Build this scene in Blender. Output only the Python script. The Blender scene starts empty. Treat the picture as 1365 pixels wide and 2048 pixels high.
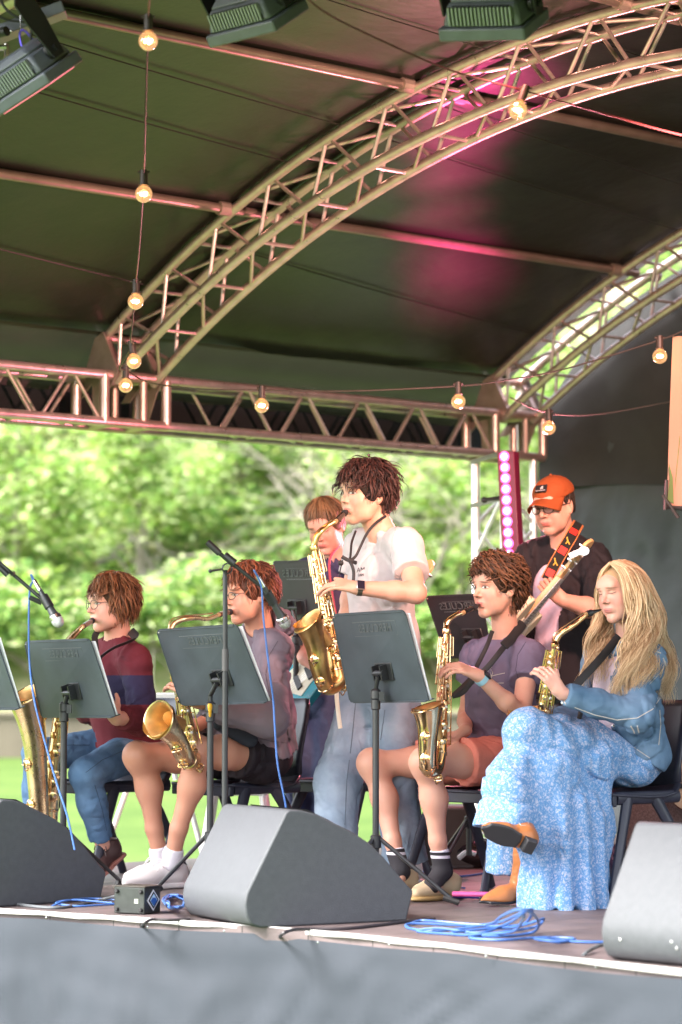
import bpy, math, random
import numpy as np
from mathutils import Vector, Matrix, noise as mnoise
R = math.radians
scn = bpy.context.scene
H = 0.87; FPX = 5300.0; PITCH = math.atan(341 / FPX)
# ---------------------------------------------------------------- camera
cd = bpy.data.cameras.new('camera'); cam = bpy.data.objects.new('camera', cd); scn.collection.objects.link(cam)
cam.location = (0, 0, H); cam.rotation_euler = (R(90) + PITCH, 0, 0)
cd.sensor_fit = 'VERTICAL'; cd.sensor_height = 36; cd.sensor_width = 24; cd.lens = FPX / 2048 * 36
cd.clip_start = 0.1; cd.clip_end = 500
cd.dof.use_dof = True; cd.dof.focus_distance = 10.8; cd.dof.aperture_fstop = 2.2; cd.dof.aperture_blades = 0
scn.camera = cam
# ---------------------------------------------------------------- sky, sun, exposure
SUN_EL, SUN_AZ = 46, 247         # veiled sun from the front left of the stage
w = bpy.data.worlds.new('World'); scn.world = w; w.use_nodes = True
nt = w.node_tree; bg = nt.nodes['Background']
sky = nt.nodes.new('ShaderNodeTexSky'); sky.sky_type = 'NISHITA'; sky.sun_disc = False
sky.sun_elevation = R(SUN_EL); sky.sun_rotation = R(SUN_AZ); sky.dust_density = 3.0; sky.air_density = 1.0
hs = nt.nodes.new('ShaderNodeHueSaturation'); hs.inputs['Saturation'].default_value = 0.35
nt.links.new(sky.outputs[0], hs.inputs['Color']); nt.links.new(hs.outputs[0], bg.inputs[0]); bg.inputs[1].default_value = 0.15
sl = bpy.data.lights.new('sun', 'SUN'); sl.energy = 2.6; sl.angle = R(22); sl.color = (1, .96, .9)
so = bpy.data.objects.new('sun', sl); scn.collection.objects.link(so)
sd = Vector((math.sin(R(SUN_AZ)) * math.cos(R(SUN_EL)), math.cos(R(SUN_AZ)) * math.cos(R(SUN_EL)), math.sin(R(SUN_EL))))
so.rotation_euler = sd.to_track_quat('Z', 'Y').to_euler(); so.location = (0, 20, 20)
vs = scn.view_settings; vs.view_transform = 'Standard'; vs.look = 'None'; vs.gamma = 1; vs.use_curve_mapping = False
vs.exposure = 2.6
scn.render.engine = 'CYCLES'
cy = scn.cycles; cy.use_denoising = True; cy.max_bounces = 7; cy.diffuse_bounces = 4; cy.glossy_bounces = 3
cy.transmission_bounces = 4; cy.transparent_max_bounces = 6; cy.caustics_reflective = False; cy.caustics_refractive = False
cy.sample_clamp_indirect = 6
# ---------------------------------------------------------------- helpers
def V(px, py, Y):
    """point at world depth Y that lies along the ray of photo pixel (px,py)"""
    dx = (px - 682.5) / FPX; dy = (1024 - py) / FPX
    c, s = math.cos(PITCH), math.sin(PITCH)
    fy = c - dy * s; fz = s + dy * c
    return Vector((dx / fy * Y, Y, H + fz / fy * Y))
def G(px, py, z=0.0):
    dx = (px - 682.5) / FPX; dy = (1024 - py) / FPX
    c, s = math.cos(PITCH), math.sin(PITCH)
    fy = c - dy * s; fz = s + dy * c
    k = (z - H) / fz
    return Vector((dx * k, fy * k, z))
D = Vector((math.sin(R(47.7)), math.cos(R(47.7)), 0)); W = Vector((-D.y, D.x, 0)); UP = Vector((0, 0, 1))
E0 = Vector((0.96, 15.5, 0))
def S(t, u, h=0.0): return E0 - D * t - W * u + UP * h
def tag(o, label=None, cat=None, group=None, kind=None):
    if label: o['label'] = label
    if cat: o['category'] = cat
    if group: o['group'] = group
    if kind: o['kind'] = kind
    return o
def link(o, parent=None):
    scn.collection.objects.link(o)
    if parent is not None:
        o.parent = parent; o.matrix_parent_inverse = Matrix.LocRotScale(*parent.matrix_basis.decompose()).inverted() if parent.parent is None else wm(parent).inverted()
    return o
def wm(o):
    m = o.matrix_basis.copy()
    if o.parent is not None: m = wm(o.parent) @ o.matrix_parent_inverse @ m
    return m
def empty(name, loc, label, cat, group=None):
    o = bpy.data.objects.new(name, None); o.location = loc; o.empty_display_size = .1
    link(o); return tag(o, label, cat, group)
class MB:
    """collects verts/faces (numpy friendly) and builds one mesh"""
    def __init__(s): s.v = []; s.f = []; s.n = 0; s.mi = []
    def add(s, v, f, mi=0):
        v = [tuple(a) for a in v]
        s.v += v; s.f += [tuple(i + s.n for i in q) for q in f]; s.mi += [mi] * len(f); s.n += len(v); return s
    def box(s, c, ax, ay, az, mi=0):
        c, ax, ay, az = map(Vector, (c, ax, ay, az))
        vs_ = [c + ax * i + ay * j + az * k for k in (-1, 1) for j in (-1, 1) for i in (-1, 1)]
        fs = [(0, 2, 3, 1), (4, 5, 7, 6), (0, 1, 5, 4), (2, 6, 7, 3), (0, 4, 6, 2), (1, 3, 7, 5)]
        if ax.cross(ay).dot(az) < 0: fs = [q[::-1] for q in fs]
        return s.add(vs_, fs, mi)
    def tube(s, pts, r, n=10, cap=True, mi=0, closed=False, flat=None):
        pts = [Vector(p) for p in pts]; m = len(pts)
        rr = r if hasattr(r, '__len__') else [r] * m
        tang = []
        for i in range(m):
            a = pts[(i - 1) % m] if (closed or i > 0) else pts[i]; b = pts[(i + 1) % m] if (closed or i < m - 1) else pts[i]
            d = (b - a); tang.append(d.normalized() if d.length > 1e-9 else Vector((0, 0, 1)))
        u = tang[0].orthogonal().normalized() if flat is None else (Vector(flat) - tang[0] * Vector(flat).dot(tang[0])).normalized()
        vs_ = []
        for i in range(m):
            u = (u - tang[i] * u.dot(tang[i])); u = u.normalized() if u.length > 1e-6 else tang[i].orthogonal().normalized()
            v = tang[i].cross(u)
            ra, rb = (rr[i] if hasattr(rr[i], '__len__') else (rr[i], rr[i]))
            for k in range(n):
                a = 2 * math.pi * k / n
                vs_.append(pts[i] + u * (math.cos(a) * ra) + v * (math.sin(a) * rb))
        fs = []
        for i in range(m if closed else m - 1):
            j = (i + 1) % m
            for k in range(n):
                fs.append((i * n + k, i * n + (k + 1) % n, j * n + (k + 1) % n, j * n + k))
        if cap and not closed:
            fs.append(tuple(range(n))[::-1]); fs.append(tuple((m - 1) * n + k for k in range(n)))
        return s.add(vs_, fs, mi)
    def lathe(s, prof, o=(0, 0, 0), ax=(0, 0, 1), n=16, mi=0, sc=(1, 1)):
        o = Vector(o); ax = Vector(ax).normalized(); u = ax.orthogonal().normalized(); v = ax.cross(u)
        vs_ = []; fs = []
        for (r, z) in prof:
            for k in range(n):
                a = 2 * math.pi * k / n
                vs_.append(o + ax * z + u * (math.cos(a) * r * sc[0]) + v * (math.sin(a) * r * sc[1]))
        for i in range(len(prof) - 1):
            for k in range(n):
                fs.append((i * n + k, i * n + (k + 1) % n, (i + 1) * n + (k + 1) % n, (i + 1) * n + k))
        return s.add(vs_, fs, mi)
    def ball(s, c, r, n=10, mi=0, sc=(1, 1, 1)):
        m = max(4, n // 2 + 1)
        vs_ = []; fs = []
        for i in range(m + 1):
            th = math.pi * i / m
            for k in range(n):
                a = 2 * math.pi * k / n
                vs_.append((c[0] + r * sc[0] * math.sin(th) * math.cos(a), c[1] + r * sc[1] * math.sin(th) * math.sin(a), c[2] + r * sc[2] * math.cos(th)))
        for i in range(m):
            for k in range(n): fs.append((i * n + k, (i + 1) * n + k, (i + 1) * n + (k + 1) % n, i * n + (k + 1) % n))
        return s.add(vs_, fs, mi)
    def prism(s, poly, o, ax, ay, depth, mi=0):
        """2D polygon in plane (ax,ay) at o extruded by vector depth"""
        o, ax, ay, depth = map(Vector, (o, ax, ay, depth)); m = len(poly)
        a = [o + ax * p[0] + ay * p[1] for p in poly]; b = [p + depth for p in a]
        fs = [tuple(range(m)), tuple(range(2 * m - 1, m - 1, -1))] + [(i, i + m, (i + 1) % m + m, (i + 1) % m) for i in range(m)]
        return s.add(a + b, fs, mi)
    def build(s, name, mats, parent=None, smooth=True, bevel=0.0, seg=2, angle=35):
        me = bpy.data.meshes.new(name); me.from_pydata(s.v, [], s.f)
        mats = mats if isinstance(mats, (list, tuple)) else [mats]
        for m in mats: me.materials.append(m)
        if len(mats) > 1: me.polygons.foreach_set('material_index', s.mi)
        if smooth:
            me.polygons.foreach_set('use_smooth', [True] * len(me.polygons))
            try: me.set_sharp_from_angle(angle=R(angle))
            except Exception: pass
        me.update()
        o = bpy.data.objects.new(name, me); link(o, parent)
        if bevel:
            b = o.modifiers.new('bevel', 'BEVEL'); b.width = bevel; b.segments = seg; b.limit_method = 'ANGLE'; b.angle_limit = R(30)
        return o
def mat(name, col, rough=.6, metal=0.0, var=0.0, vscale=8, bump=0.0, bscale=60, coat=0.0, spec=.5, col2=None, vlo=.35, vhi=.65, emis=None, estr=0, trans=0.0, sheen=0.0, stretch=None, alpha=1.0, rvar=0.0, fold=0.0):
    m = bpy.data.materials.new(name); m.use_nodes = True; n = m.node_tree.nodes; l = m.node_tree.links
    b = n['Principled BSDF']; b.inputs['Base Color'].default_value = (*col, 1); b.inputs['Roughness'].default_value = rough
    b.inputs['Metallic'].default_value = metal; b.inputs['Coat Weight'].default_value = coat; b.inputs['Specular IOR Level'].default_value = spec
    b.inputs['Transmission Weight'].default_value = trans; b.inputs['Alpha'].default_value = alpha
    if sheen: b.inputs['Sheen Weight'].default_value = sheen
    if emis: b.inputs['Emission Color'].default_value = (*emis, 1); b.inputs['Emission Strength'].default_value = estr
    tc = n.new('ShaderNodeTexCoord'); src = tc.outputs['Object']
    if stretch:
        mp = n.new('ShaderNodeMapping'); mp.inputs['Scale'].default_value = stretch; l.new(src, mp.inputs[0]); src = mp.outputs[0]
    if var or col2:
        t = n.new('ShaderNodeTexNoise'); t.inputs['Scale'].default_value = vscale; t.inputs['Detail'].default_value = 5; l.new(src, t.inputs['Vector'])
        cr = n.new('ShaderNodeValToRGB'); cr.color_ramp.elements[0].position = vlo; cr.color_ramp.elements[1].position = vhi
        c2 = col2 if col2 else tuple(min(1, c * (1 + var)) for c in col); c1 = col if col2 else tuple(c * (1 - var) for c in col)
        cr.color_ramp.elements[0].color = (*c1, 1); cr.color_ramp.elements[1].color = (*c2, 1)
        l.new(t.outputs[0], cr.inputs[0]); l.new(cr.outputs[0], b.inputs['Base Color'])
        if rvar:
            mr = n.new('ShaderNodeMapRange'); mr.inputs[3].default_value = rough - rvar; mr.inputs[4].default_value = rough + rvar
            l.new(t.outputs[0], mr.inputs[0]); l.new(mr.outputs[0], b.inputs['Roughness'])
    if bump:
        t = n.new('ShaderNodeTexNoise'); t.inputs['Scale'].default_value = bscale; t.inputs['Detail'].default_value = 4; l.new(src, t.inputs['Vector'])
        bp = n.new('ShaderNodeBump'); bp.inputs['Strength'].default_value = bump; bp.inputs['Distance'].default_value = .01
        l.new(t.outputs[0], bp.inputs['Height']); l.new(bp.outputs[0], b.inputs['Normal'])
        if fold:
            t2 = n.new('ShaderNodeTexNoise'); t2.inputs['Scale'].default_value = 7; t2.inputs['Detail'].default_value = 2; t2.inputs['Distortion'].default_value = .6; l.new(src, t2.inputs['Vector'])
            ab = n.new('ShaderNodeMath'); ab.operation = 'PINGPONG'; ab.inputs[1].default_value = .12; l.new(t2.outputs[0], ab.inputs[0])
            b2 = n.new('ShaderNodeBump'); b2.inputs['Strength'].default_value = fold; b2.inputs['Distance'].default_value = .12; l.new(ab.outputs[0], b2.inputs['Height']); l.new(b2.outputs[0], bp.inputs['Normal'])
    return m
M = {}
M['alu'] = mat('aluminium', (.57, .46, .45), .30, .72, var=.12, vscale=14, bump=.05, bscale=90, rvar=.08)  # pink tint in the base colour stands in for warm stage light
M['mast'] = mat('mast_aluminium', (.72, .72, .72), .35, .7, var=.1, vscale=10)
M['plate'] = mat('dull_steel_plate', (.34, .27, .24), .5, .5, var=.15, vscale=12)
M['black_metal'] = mat('black_metal', (.018, .019, .022), .38, .0, var=.2, vscale=20, spec=.6)
M['desk'] = mat('desk_grey', (.048, .060, .074), .45, .0, var=.18, vscale=7, bump=.06, bscale=200, spec=.6)
M['plastic'] = mat('black_plastic', (.02, .02, .024), .42, var=.1)
M['rubber'] = mat('rubber', (.015, .015, .016), .6)
M['chair'] = mat('chair_plastic', (.028, .03, .048), .38, var=.12, vscale=10, bump=.05, bscale=300)
M['cab'] = mat('painted_cabinet', (.066, .070, .080), .55, var=.07, vscale=40, bump=.3, bscale=330, rvar=.03)
M['white'] = mat('white_paint', (.75, .75, .74), .45, var=.05)
M['silver'] = mat('silver', (.72, .71, .7), .25, 1.0)
M['blue_cable'] = mat('blue_cable', (.05, .13, .38), .42, var=.12)
M['grey_cable'] = mat('grey_cable', (.10, .11, .12), .5, var=.15)
M['dark_cable'] = mat('dark_cable', (.03, .025, .03), .5)
M['red_cable'] = mat('rubber_flex', (.035, .022, .02), .5)
M['wood'] = mat('wood', (.22, .14, .07), .6, var=.3, vscale=12)
def smoothpath(pts, n=8):
    P = [Vector(p) for p in pts]; P = [P[0] * 2 - P[1]] + P + [P[-1] * 2 - P[-2]]; out = []
    for i in range(1, len(P) - 2):
        for k in range(n):
            t = k / n; a, b, c, d = P[i - 1], P[i], P[i + 1], P[i + 2]
            out.append(.5 * ((2 * b) + (c - a) * t + (2 * a - 5 * b + 4 * c - d) * t * t + (-a + 3 * b - 3 * c + d) * t ** 3))
    out.append(P[-2]); return out
def vnoise(p, sc=1.0, seed=0.0):
    return mnoise.noise(Vector((p[0] * sc + seed, p[1] * sc - seed * .7, p[2] * sc + seed * .3)))
# ================================================================ ground, lawn, bank
def ground_z(x, y):
    k = min(1, max(0, (y - 16) / 19)); return -.75 + .63 * k * k * (3 - 2 * k) * 1.0
gm = MB(); nx, ny = 40, 60
gv = []; ys = [-20 + 0] + []
ys = [-30, -10, 0, 4, 8] + [10 + i * .9 for i in range(29)] + [36.5, 40, 60, 120, 300]
xs = [-250, -80, -30] + [-20 + i * 1.25 for i in range(33)] + [30, 80, 250]
for y in ys:
    for x in xs: gv.append((x, y, ground_z(x, y)))
nxx = len(xs)
gf = [(j * nxx + i, j * nxx + i + 1, (j + 1) * nxx + i + 1, (j + 1) * nxx + i) for j in range(len(ys) - 1) for i in range(nxx - 1)]
gm.add(gv, gf)
M['lawn'] = mat('lawn', (.052, .096, .017), .85, col2=(.078, .126, .025), vscale=1.3, bump=.5, bscale=40, spec=.2)
tag(gm.build('lawn', M['lawn']), kind='structure')
# concrete retaining wall beyond the lawn
M['concrete'] = mat('concrete', (.115, .098, .072), .85, var=.22, vscale=1.5, bump=.3, bscale=20)
ws = empty('retaining_wall', (0, 35, -.12), 'low weathered concrete retaining wall at the far side of the lawn', 'wall')
mb = MB(); mb.box((0, 35.2, .05), (16, 0, 0), (0, .15, 0), (0, 0, .37)); mb.build('wall_face', M['concrete'], ws, bevel=.02)
mb = MB(); mb.box((0, 35.2, .45), (16, 0, 0), (0, .19, 0), (0, 0, .03)); mb.build('coping', M['concrete'], ws, bevel=.01)
# bank behind it
def bank_z(x, y):
    k = max(0, y - 35.3); return .5 + k * .52 + .35 * mnoise.noise(Vector((x * .25, y * .25, 3))) + .12 * mnoise.noise(Vector((x * .9, y * .9, 7)))
bm_ = MB(); bv = []; by = [35.35 + i * .7 for i in range(36)]; bx = [-20 + i * 1.0 for i in range(41)]
for y in by:
    for x in bx: bv.append((x, y, bank_z(x, y) if y > 35.4 else .3))
n_ = len(bx); bm_.add(bv, [(j * n_ + i, j * n_ + i + 1, (j + 1) * n_ + i + 1, (j + 1) * n_ + i) for j in range(len(by) - 1) for i in range(n_ - 1)])
M['bank'] = mat('bank_earth', (.10, .15, .035), .9, col2=(.42, .34, .22), vscale=.55, vlo=.42, vhi=.62, bump=.6, bscale=6)
tag(bm_.build('bank', M['bank']), kind='structure')
def leafmesh(name, pts, size, mats, rng, parent=None, flat=.5):
    nn = len(pts); pts = np.array(pts); 
    a = rng.uniform(0, 2 * np.pi, nn); tl = rng.normal(0, flat, (nn, 3)); s = rng.uniform(.6, 1.3, nn) * size
    nrm = np.stack([tl[:, 0], tl[:, 1] - .5, 1 + tl[:, 2] * .3], 1); nrm /= np.linalg.norm(nrm, axis=1)[:, None]
    u = np.stack([np.cos(a), np.sin(a), np.zeros(nn)], 1); u -= nrm * (u * nrm).sum(1)[:, None]; u /= np.linalg.norm(u, axis=1)[:, None]
    v = np.cross(nrm, u); s = s[:, None]
    q = np.stack([pts - u * s, pts - v * s * .45 + nrm * s * .12, pts + u * s, pts + v * s * .45 + nrm * s * .12], 1).reshape(-1, 3)
    me = bpy.data.meshes.new(name); me.vertices.add(len(q)); me.vertices.foreach_set('co', q.ravel())
    me.loops.add(len(q)); me.loops.foreach_set('vertex_index', np.arange(len(q), dtype=np.int32))
    me.polygons.add(nn); me.polygons.foreach_set('loop_start', np.arange(0, len(q), 4, dtype=np.int32)); me.polygons.foreach_set('loop_total', np.full(nn, 4, dtype=np.int32))
    for m in mats: me.materials.append(m)
    me.polygons.foreach_set('material_index', rng.integers(0, len(mats), nn).astype(np.int32))
    me.update(calc_edges=True); o = bpy.data.objects.new(name, me); link(o, parent); return o
def leafmat(name, c, tr=.45):
    m = bpy.data.materials.new(name); m.use_nodes = True; n = m.node_tree.nodes; l = m.node_tree.links
    b = n['Principled BSDF']; b.inputs['Base Color'].default_value = (*c, 1); b.inputs['Roughness'].default_value = .9; b.inputs['Specular IOR Level'].default_value = .1
    t = n.new('ShaderNodeBsdfTranslucent'); t.inputs[0].default_value = (c[0] * 1.5, c[1] * 1.5, c[2] * .8, 1)
    mx = n.new('ShaderNodeMixShader'); mx.inputs[0].default_value = tr
    l.new(b.outputs[0], mx.inputs[1]); l.new(t.outputs[0], mx.inputs[2]); l.new(mx.outputs[0], n['Material Output'].inputs[0]); return m
LM = [leafmat('leaf_bright', (.25, .37, .10)), leafmat('leaf_mid', (.17, .29, .08)), leafmat('leaf_pale', (.44, .50, .27)), leafmat('leaf_dark', (.08, .16, .05))]
M['branch'] = mat('bare_branch', (.20, .18, .14), .85, var=.2, vscale=5)
rng = np.random.default_rng(5)
pts = []
while len(pts) < 90000:
    x = rng.uniform(-7.6, 6.5); y = 35.4 + rng.uniform(0, 1) ** 1.3 * 22
    d = mnoise.noise(Vector((x * .38, y * .38, 1.3))) + .5 * mnoise.noise(Vector((x * 1.1, y * 1.1, 5.3)))
    lim = -.85 + (y - 35.4) * .052
    if d < lim - .1 * rng.uniform(): continue
    hgt = max(0, (d - lim)) * 1.0
    pts.append((x, y, bank_z(x, y) + hgt * rng.uniform(.5, 1.0) + .04))
tag(leafmesh('ground_cover', pts, .095, LM, rng), 'dense pale green leafy ground cover spreading over the bank', 'ground cover', kind='stuff')
# bare curved branches lying over the bank
def branch_thing(p0, p1, arch, r, label, seed):
    rr = random.Random(seed); e = empty('fallen_branch', p0, label, 'branch', 'bare branches over the bank')
    m = MB(); path = []
    for i in range(13):
        t = i / 12; p = Vector(p0).lerp(Vector(p1), t) + UP * arch * math.sin(math.pi * t) + Vector((rr.uniform(-.05, .05), rr.uniform(-.05, .05), rr.uniform(-.05, .05))); path.append(p)
    m.tube(smoothpath(path, 3), [r * (1 - .7 * i / 36) for i in range(37)], 6); m.build('limb', M['branch'], e)
    m = MB()
    for k in range(7):
        i = rr.randint(2, 11); a = path[i]; d = Vector((rr.uniform(-.5, .5), rr.uniform(-.3, .3), rr.uniform(.1, .5)))
        m.tube(smoothpath([a, a + d * .6 + UP * .06, a + d], 3), [r * .35] * 4 + [r * .25] * 2 + [.004], 5)
    m.build('twigs', M['branch'], e)
branch_thing(V(200, 1130, 38), V(350, 1110, 38), .28, .05, 'pale bare branch arching above the seated player in maroon', 1)
branch_thing(V(60, 1010, 41), V(330, 880, 43), .15, .045, 'long bare branch sloping up the bank on the left', 2)
branch_thing(V(0, 930, 42), V(100, 960, 42), -.2, .04, 'short bare branch at the far left of the bank', 3)
branch_thing(V(250, 1180, 37.5), V(330, 1150, 38), .12, .05, 'short grey branch lying low beside the maroon player', 4)
branch_thing(V(420, 1180, 37.5), V(560, 1240, 37), .2, .04, 'bare branch low on the bank behind the player in the hoodie', 6)
def bare_shrub(px, Y, h, label, seed, sp=1.0):
    rr = random.Random(seed); x = V(px, 1300, Y).x; z0 = bank_z(x, Y) - .1; base = Vector((x, Y, z0)); e = empty('bare_shrub', base, label, 'shrub', 'bare grey shrubs on the bank'); m = MB(); tw = m
    def grow(p, d, L, r, lev, mm):
        q = [p]; dd = d.copy()
        for i in range(6):
            dd = (dd + Vector((rr.uniform(-.22, .22), rr.uniform(-.15, .15), rr.uniform(-.16, .06)))).normalized(); q.append(q[-1] + dd * L / 6)
        pth = smoothpath(q, 3); mm.tube(pth, [r * (1 - .65 * i / (len(pth) - 1)) for i in range(len(pth))], 6)
        if lev < 3:
            for k in range(3 if lev else 5):
                i = rr.randint(2, 6); nd = (dd + Vector((rr.uniform(-1, 1) * sp, rr.uniform(-.5, .5), rr.uniform(-.5, .6)))).normalized(); grow(q[i], nd, L * rr.uniform(.5, .8), r * .55, lev + 1, tw)
    for k in range(2): grow(base, Vector((rr.uniform(-.9, .9), -.1, 1)).normalized(), h, .055, 0, m)
    m.build('stems', M['branch'], e)
for a in ((95, 36.2, 2.6, 'bare grey shrub at the left of the bank', 31), (620, 36.6, 2.4, 'bare grey shrub just left of the standing player', 34), (890, 36.3, 2.7, 'bare grey shrub left of the corner mast', 35)): bare_shrub(*a)
def tree(x, y, h, cr, label, seed, lean=0, ml=None, n=4200, name='tree'):
    rr = random.Random(seed); rg = np.random.default_rng(seed); z0 = bank_z(x, y) - .1; base = Vector((x, y, z0))
    e = empty(name, base, label, 'tree', 'trees on the bank')
    top = base + Vector((lean, 0, h)); m = MB(); tp = smoothpath([base, base.lerp(top, .4) + Vector((rr.uniform(-.2, .2), 0, 0)), top], 6)
    m.tube(tp, [.11 * (1 - .8 * i / (len(tp) - 1)) for i in range(len(tp))], 7); m.build('trunk', M['branch'], e)
    ends = []; lm = MB()
    for k in range(11):
        t = rr.uniform(.25, .95); a = base.lerp(top, t); ang = rr.uniform(0, 6.28); L = cr * rr.uniform(.6, 1.1) * (1.15 - t * .5)
        d = Vector((math.cos(ang) * L, math.sin(ang) * L * .7, L * rr.uniform(.15, .7)))
        pth = smoothpath([a, a + d * .5 + UP * .1, a + d], 4); lm.tube(pth, [.04 * (1 - .8 * i / (len(pth) - 1)) for i in range(len(pth))], 5)
        ends += pth[3:]
        for q in range(2):
            d2 = Vector((rr.uniform(-1, 1), rr.uniform(-1, 1), rr.uniform(-.2, .8))) * L * .4; b = pth[rr.randint(3, 7)]
            lm.tube([b, b + d2 * .5 + UP * .04, b + d2], [.018, .012, .005], 4); ends += [b + d2 * .5, b + d2]
    lm.build('limbs', M['branch'], e)
    idx = rg.integers(0, len(ends), n); c = np.array([tuple(p) for p in ends])[idx] + rg.normal(0, cr * .2, (n, 3))
    leafmesh('crown', c, .075, ml or LM[:3], rg, e)
TR = [(-4.6, 37.6, 2.9, 1.3, 'leafy tree at the far left of the bank', 11), (-2.9, 38.6, 2.5, 1.1, 'loose tree second from the left on the bank', 12),
      (-1.5, 40.5, 2.2, .9, 'small thin tree beside the bare sandy patch', 13), (0.7, 37.8, 2.9, 1.2, 'leafy tree behind the standing saxophonist', 14),
      (1.75, 36.9, 3.4, 1.1, 'tree with pale trunk just left of the corner mast', 15), (2.7, 38.5, 3.6, 1.2, 'leafy tree seen through the corner mast', 16),
      (-5.8, 42, 3.0, 1.3, 'tree at the top left of the bank', 17), (0.2, 43, 2.6, 1.0, 'tree at the top of the bank behind the stage', 18), (4.6, 38, 4, 1.5, 'tree behind the back of the stage', 19)]
for a in TR: tree(*a)
# ================================================================ stage
M['deck'] = mat('deck_ply', (.06, .05, .05), .55, var=.25, vscale=6, bump=.2, bscale=50, rvar=.1)
def deckmat():
    m = M['deck']; n = m.node_tree.nodes; l = m.node_tree.links; b = n['Principled BSDF']
    tc = n.new('ShaderNodeTexCoord'); mp = n.new('ShaderNodeMapping'); mp.inputs['Rotation'].default_value = (0, 0, R(-42.3)); l.new(tc.outputs['Object'], mp.inputs[0])
    br = n.new('ShaderNodeTexBrick'); br.inputs['Scale'].default_value = 1; br.inputs['Mortar Size'].default_value = .0028; br.inputs['Brick Width'].default_value = 1.22; br.inputs['Row Height'].default_value = .305
    br.inputs['Color1'].default_value = (.15, .115, .115, 1); br.inputs['Color2'].default_value = (.115, .088, .09, 1); br.inputs['Mortar'].default_value = (.015, .012, .012, 1)
    l.new(mp.outputs[0], br.inputs['Vector'])
    t = n.new('ShaderNodeTexNoise'); t.inputs['Scale'].default_value = 5; t.inputs['Detail'].default_value = 8; l.new(tc.outputs['Object'], t.inputs[0])
    mx = n.new('ShaderNodeMix'); mx.data_type = 'RGBA'; mx.blend_type = 'MULTIPLY'; mx.inputs[0].default_value = .8
    cr = n.new('ShaderNodeValToRGB'); cr.color_ramp.elements[0].position = .3; cr.color_ramp.elements[0].color = (.55, .55, .55, 1); cr.color_ramp.elements[1].position = .7; cr.color_ramp.elements[1].color = (1.2, 1.2, 1.2, 1)
    l.new(t.outputs[0], cr.inputs[0]); l.new(br.outputs[0], mx.inputs[6]); l.new(cr.outputs[0], mx.inputs[7]); l.new(mx.outputs[2], b.inputs['Base Color'])
deckmat()
stage = empty('stage', (0, 11, -.75), 'raised stage with dark plank deck, pale metal edge and grey cloth skirt', 'stage')
F = [G(-900, 1700), G(0, 1818), G(350, 1841), G(700, 1868), G(1365, 1940), G(1365, 1940) + Vector((.67, -.74, 0)) * 3.2]
F[0] = F[1] + (F[1] - F[3]).normalized() * 1.9
L1 = G(300, 1722); 
def isect(p, d, q, e):
    k = ((q - p).x * e.y - (q - p).y * e.x) / (d.x * e.y - d.y * e.x); return p + d * k
c0 = isect(F[0], (F[1] - F[0]), L1, D); F[0] = c0
back_l = L1 + D * 4.4; back_r = F[-1] + D * 5.6
mb = MB(); poly = F + [back_r, back_l]
mb.prism([(p.x, p.y) for p in poly], (0, 0, -.06), (1, 0, 0), (0, 1, 0), (0, 0, .06)); mb.build('deck', M['deck'], stage, smooth=False)
mb = MB()
fr = smoothpath(F, 10)
def strip(m, path, off0, z0, off1, z1):
    a = []
    for i, p in enumerate(path):
        d = (path[min(i + 1, len(path) - 1)] - path[max(i - 1, 0)]); d.normalize(); nrm = Vector((d.y, -d.x, 0))
        if nrm.y > 0: nrm = -nrm
        a.append((p, nrm))
    return a
q = strip(mb, fr, 0, 0, 0, 0); vv = []; ff = []
for i, (p, n) in enumerate(q):
    wv = .003 * math.sin(i * 1.7)
    for (o, z) in ((-.002, .004), (.014, .004), (.017, -.002), (.017, -.013 + wv)): vv.append(p + n * o + UP * z)
for i in range(len(q) - 1):
    for k in range(3): ff.append((i * 4 + k, i * 4 + k + 1, i * 4 + k + 5, i * 4 + k + 4))
mb.add(vv, ff); mb.build('edge_trim', mat('edge_trim', (.34, .33, .32), .4, .2, var=.08), stage)
# skirt cloth with folds
mb = MB(); vv = []; ff = []; NP = 260; NZ = 34
L_ = [0]; 
for i in range(1, len(fr)): L_.append(L_[-1] + (fr[i] - fr[i - 1]).length)
for j in range(NZ):
    zt = j / (NZ - 1); z = -.024 - zt * .72
    for i in range(NP):
        s_ = L_[-1] * i / (NP - 1); k = max(0, min(len(fr) - 2, next((a for a in range(len(L_) - 1) if L_[a + 1] >= s_), len(L_) - 2)))
        p = fr[k].lerp(fr[k + 1], (s_ - L_[k]) / max(1e-6, L_[k + 1] - L_[k])); d = (fr[k + 1] - fr[k]).normalized(); n = Vector((d.y, -d.x, 0)); n = -n if n.y > 0 else n
        sk = s_ - zt * .55 * math.sin(s_ * 1.1)
        off = .012 + zt * .02 + (zt ** .8) * (.034 * mnoise.noise(Vector((sk * 2.6, zt * 1.1, 0))) + .060 * abs(mnoise.noise(Vector((sk * 4.0 + zt * 2.2, zt * 1.0, 4)))) + .022 * abs(mnoise.noise(Vector((sk * 9 + zt * 3, zt * 2.0, 8)))) + .012 * mnoise.noise(Vector((sk * 17, zt * 2.5, 5)))) + .006 * mnoise.noise(Vector((s_ * 5, zt * 7, 9))) - .008 * abs(math.sin(s_ * 3.1)) * math.exp(-zt * 14)
        sag = .010 * abs(math.sin(s_ * 3.1)) * math.exp(-zt * 9)
        vv.append(p + n * (off + .01) + UP * (z - sag))
for j in range(NZ - 1):
    for i in range(NP - 1): ff.append((j * NP + i, j * NP + i + 1, (j + 1) * NP + i + 1, (j + 1) * NP + i))
mb.add(vv, ff); M['skirt'] = mat('skirt_cloth', (.032, .038, .049), .7, var=.06, vscale=3, bump=.08, bscale=500, spec=.25)
mb.build('skirt', M['skirt'], stage, angle=180)
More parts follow.
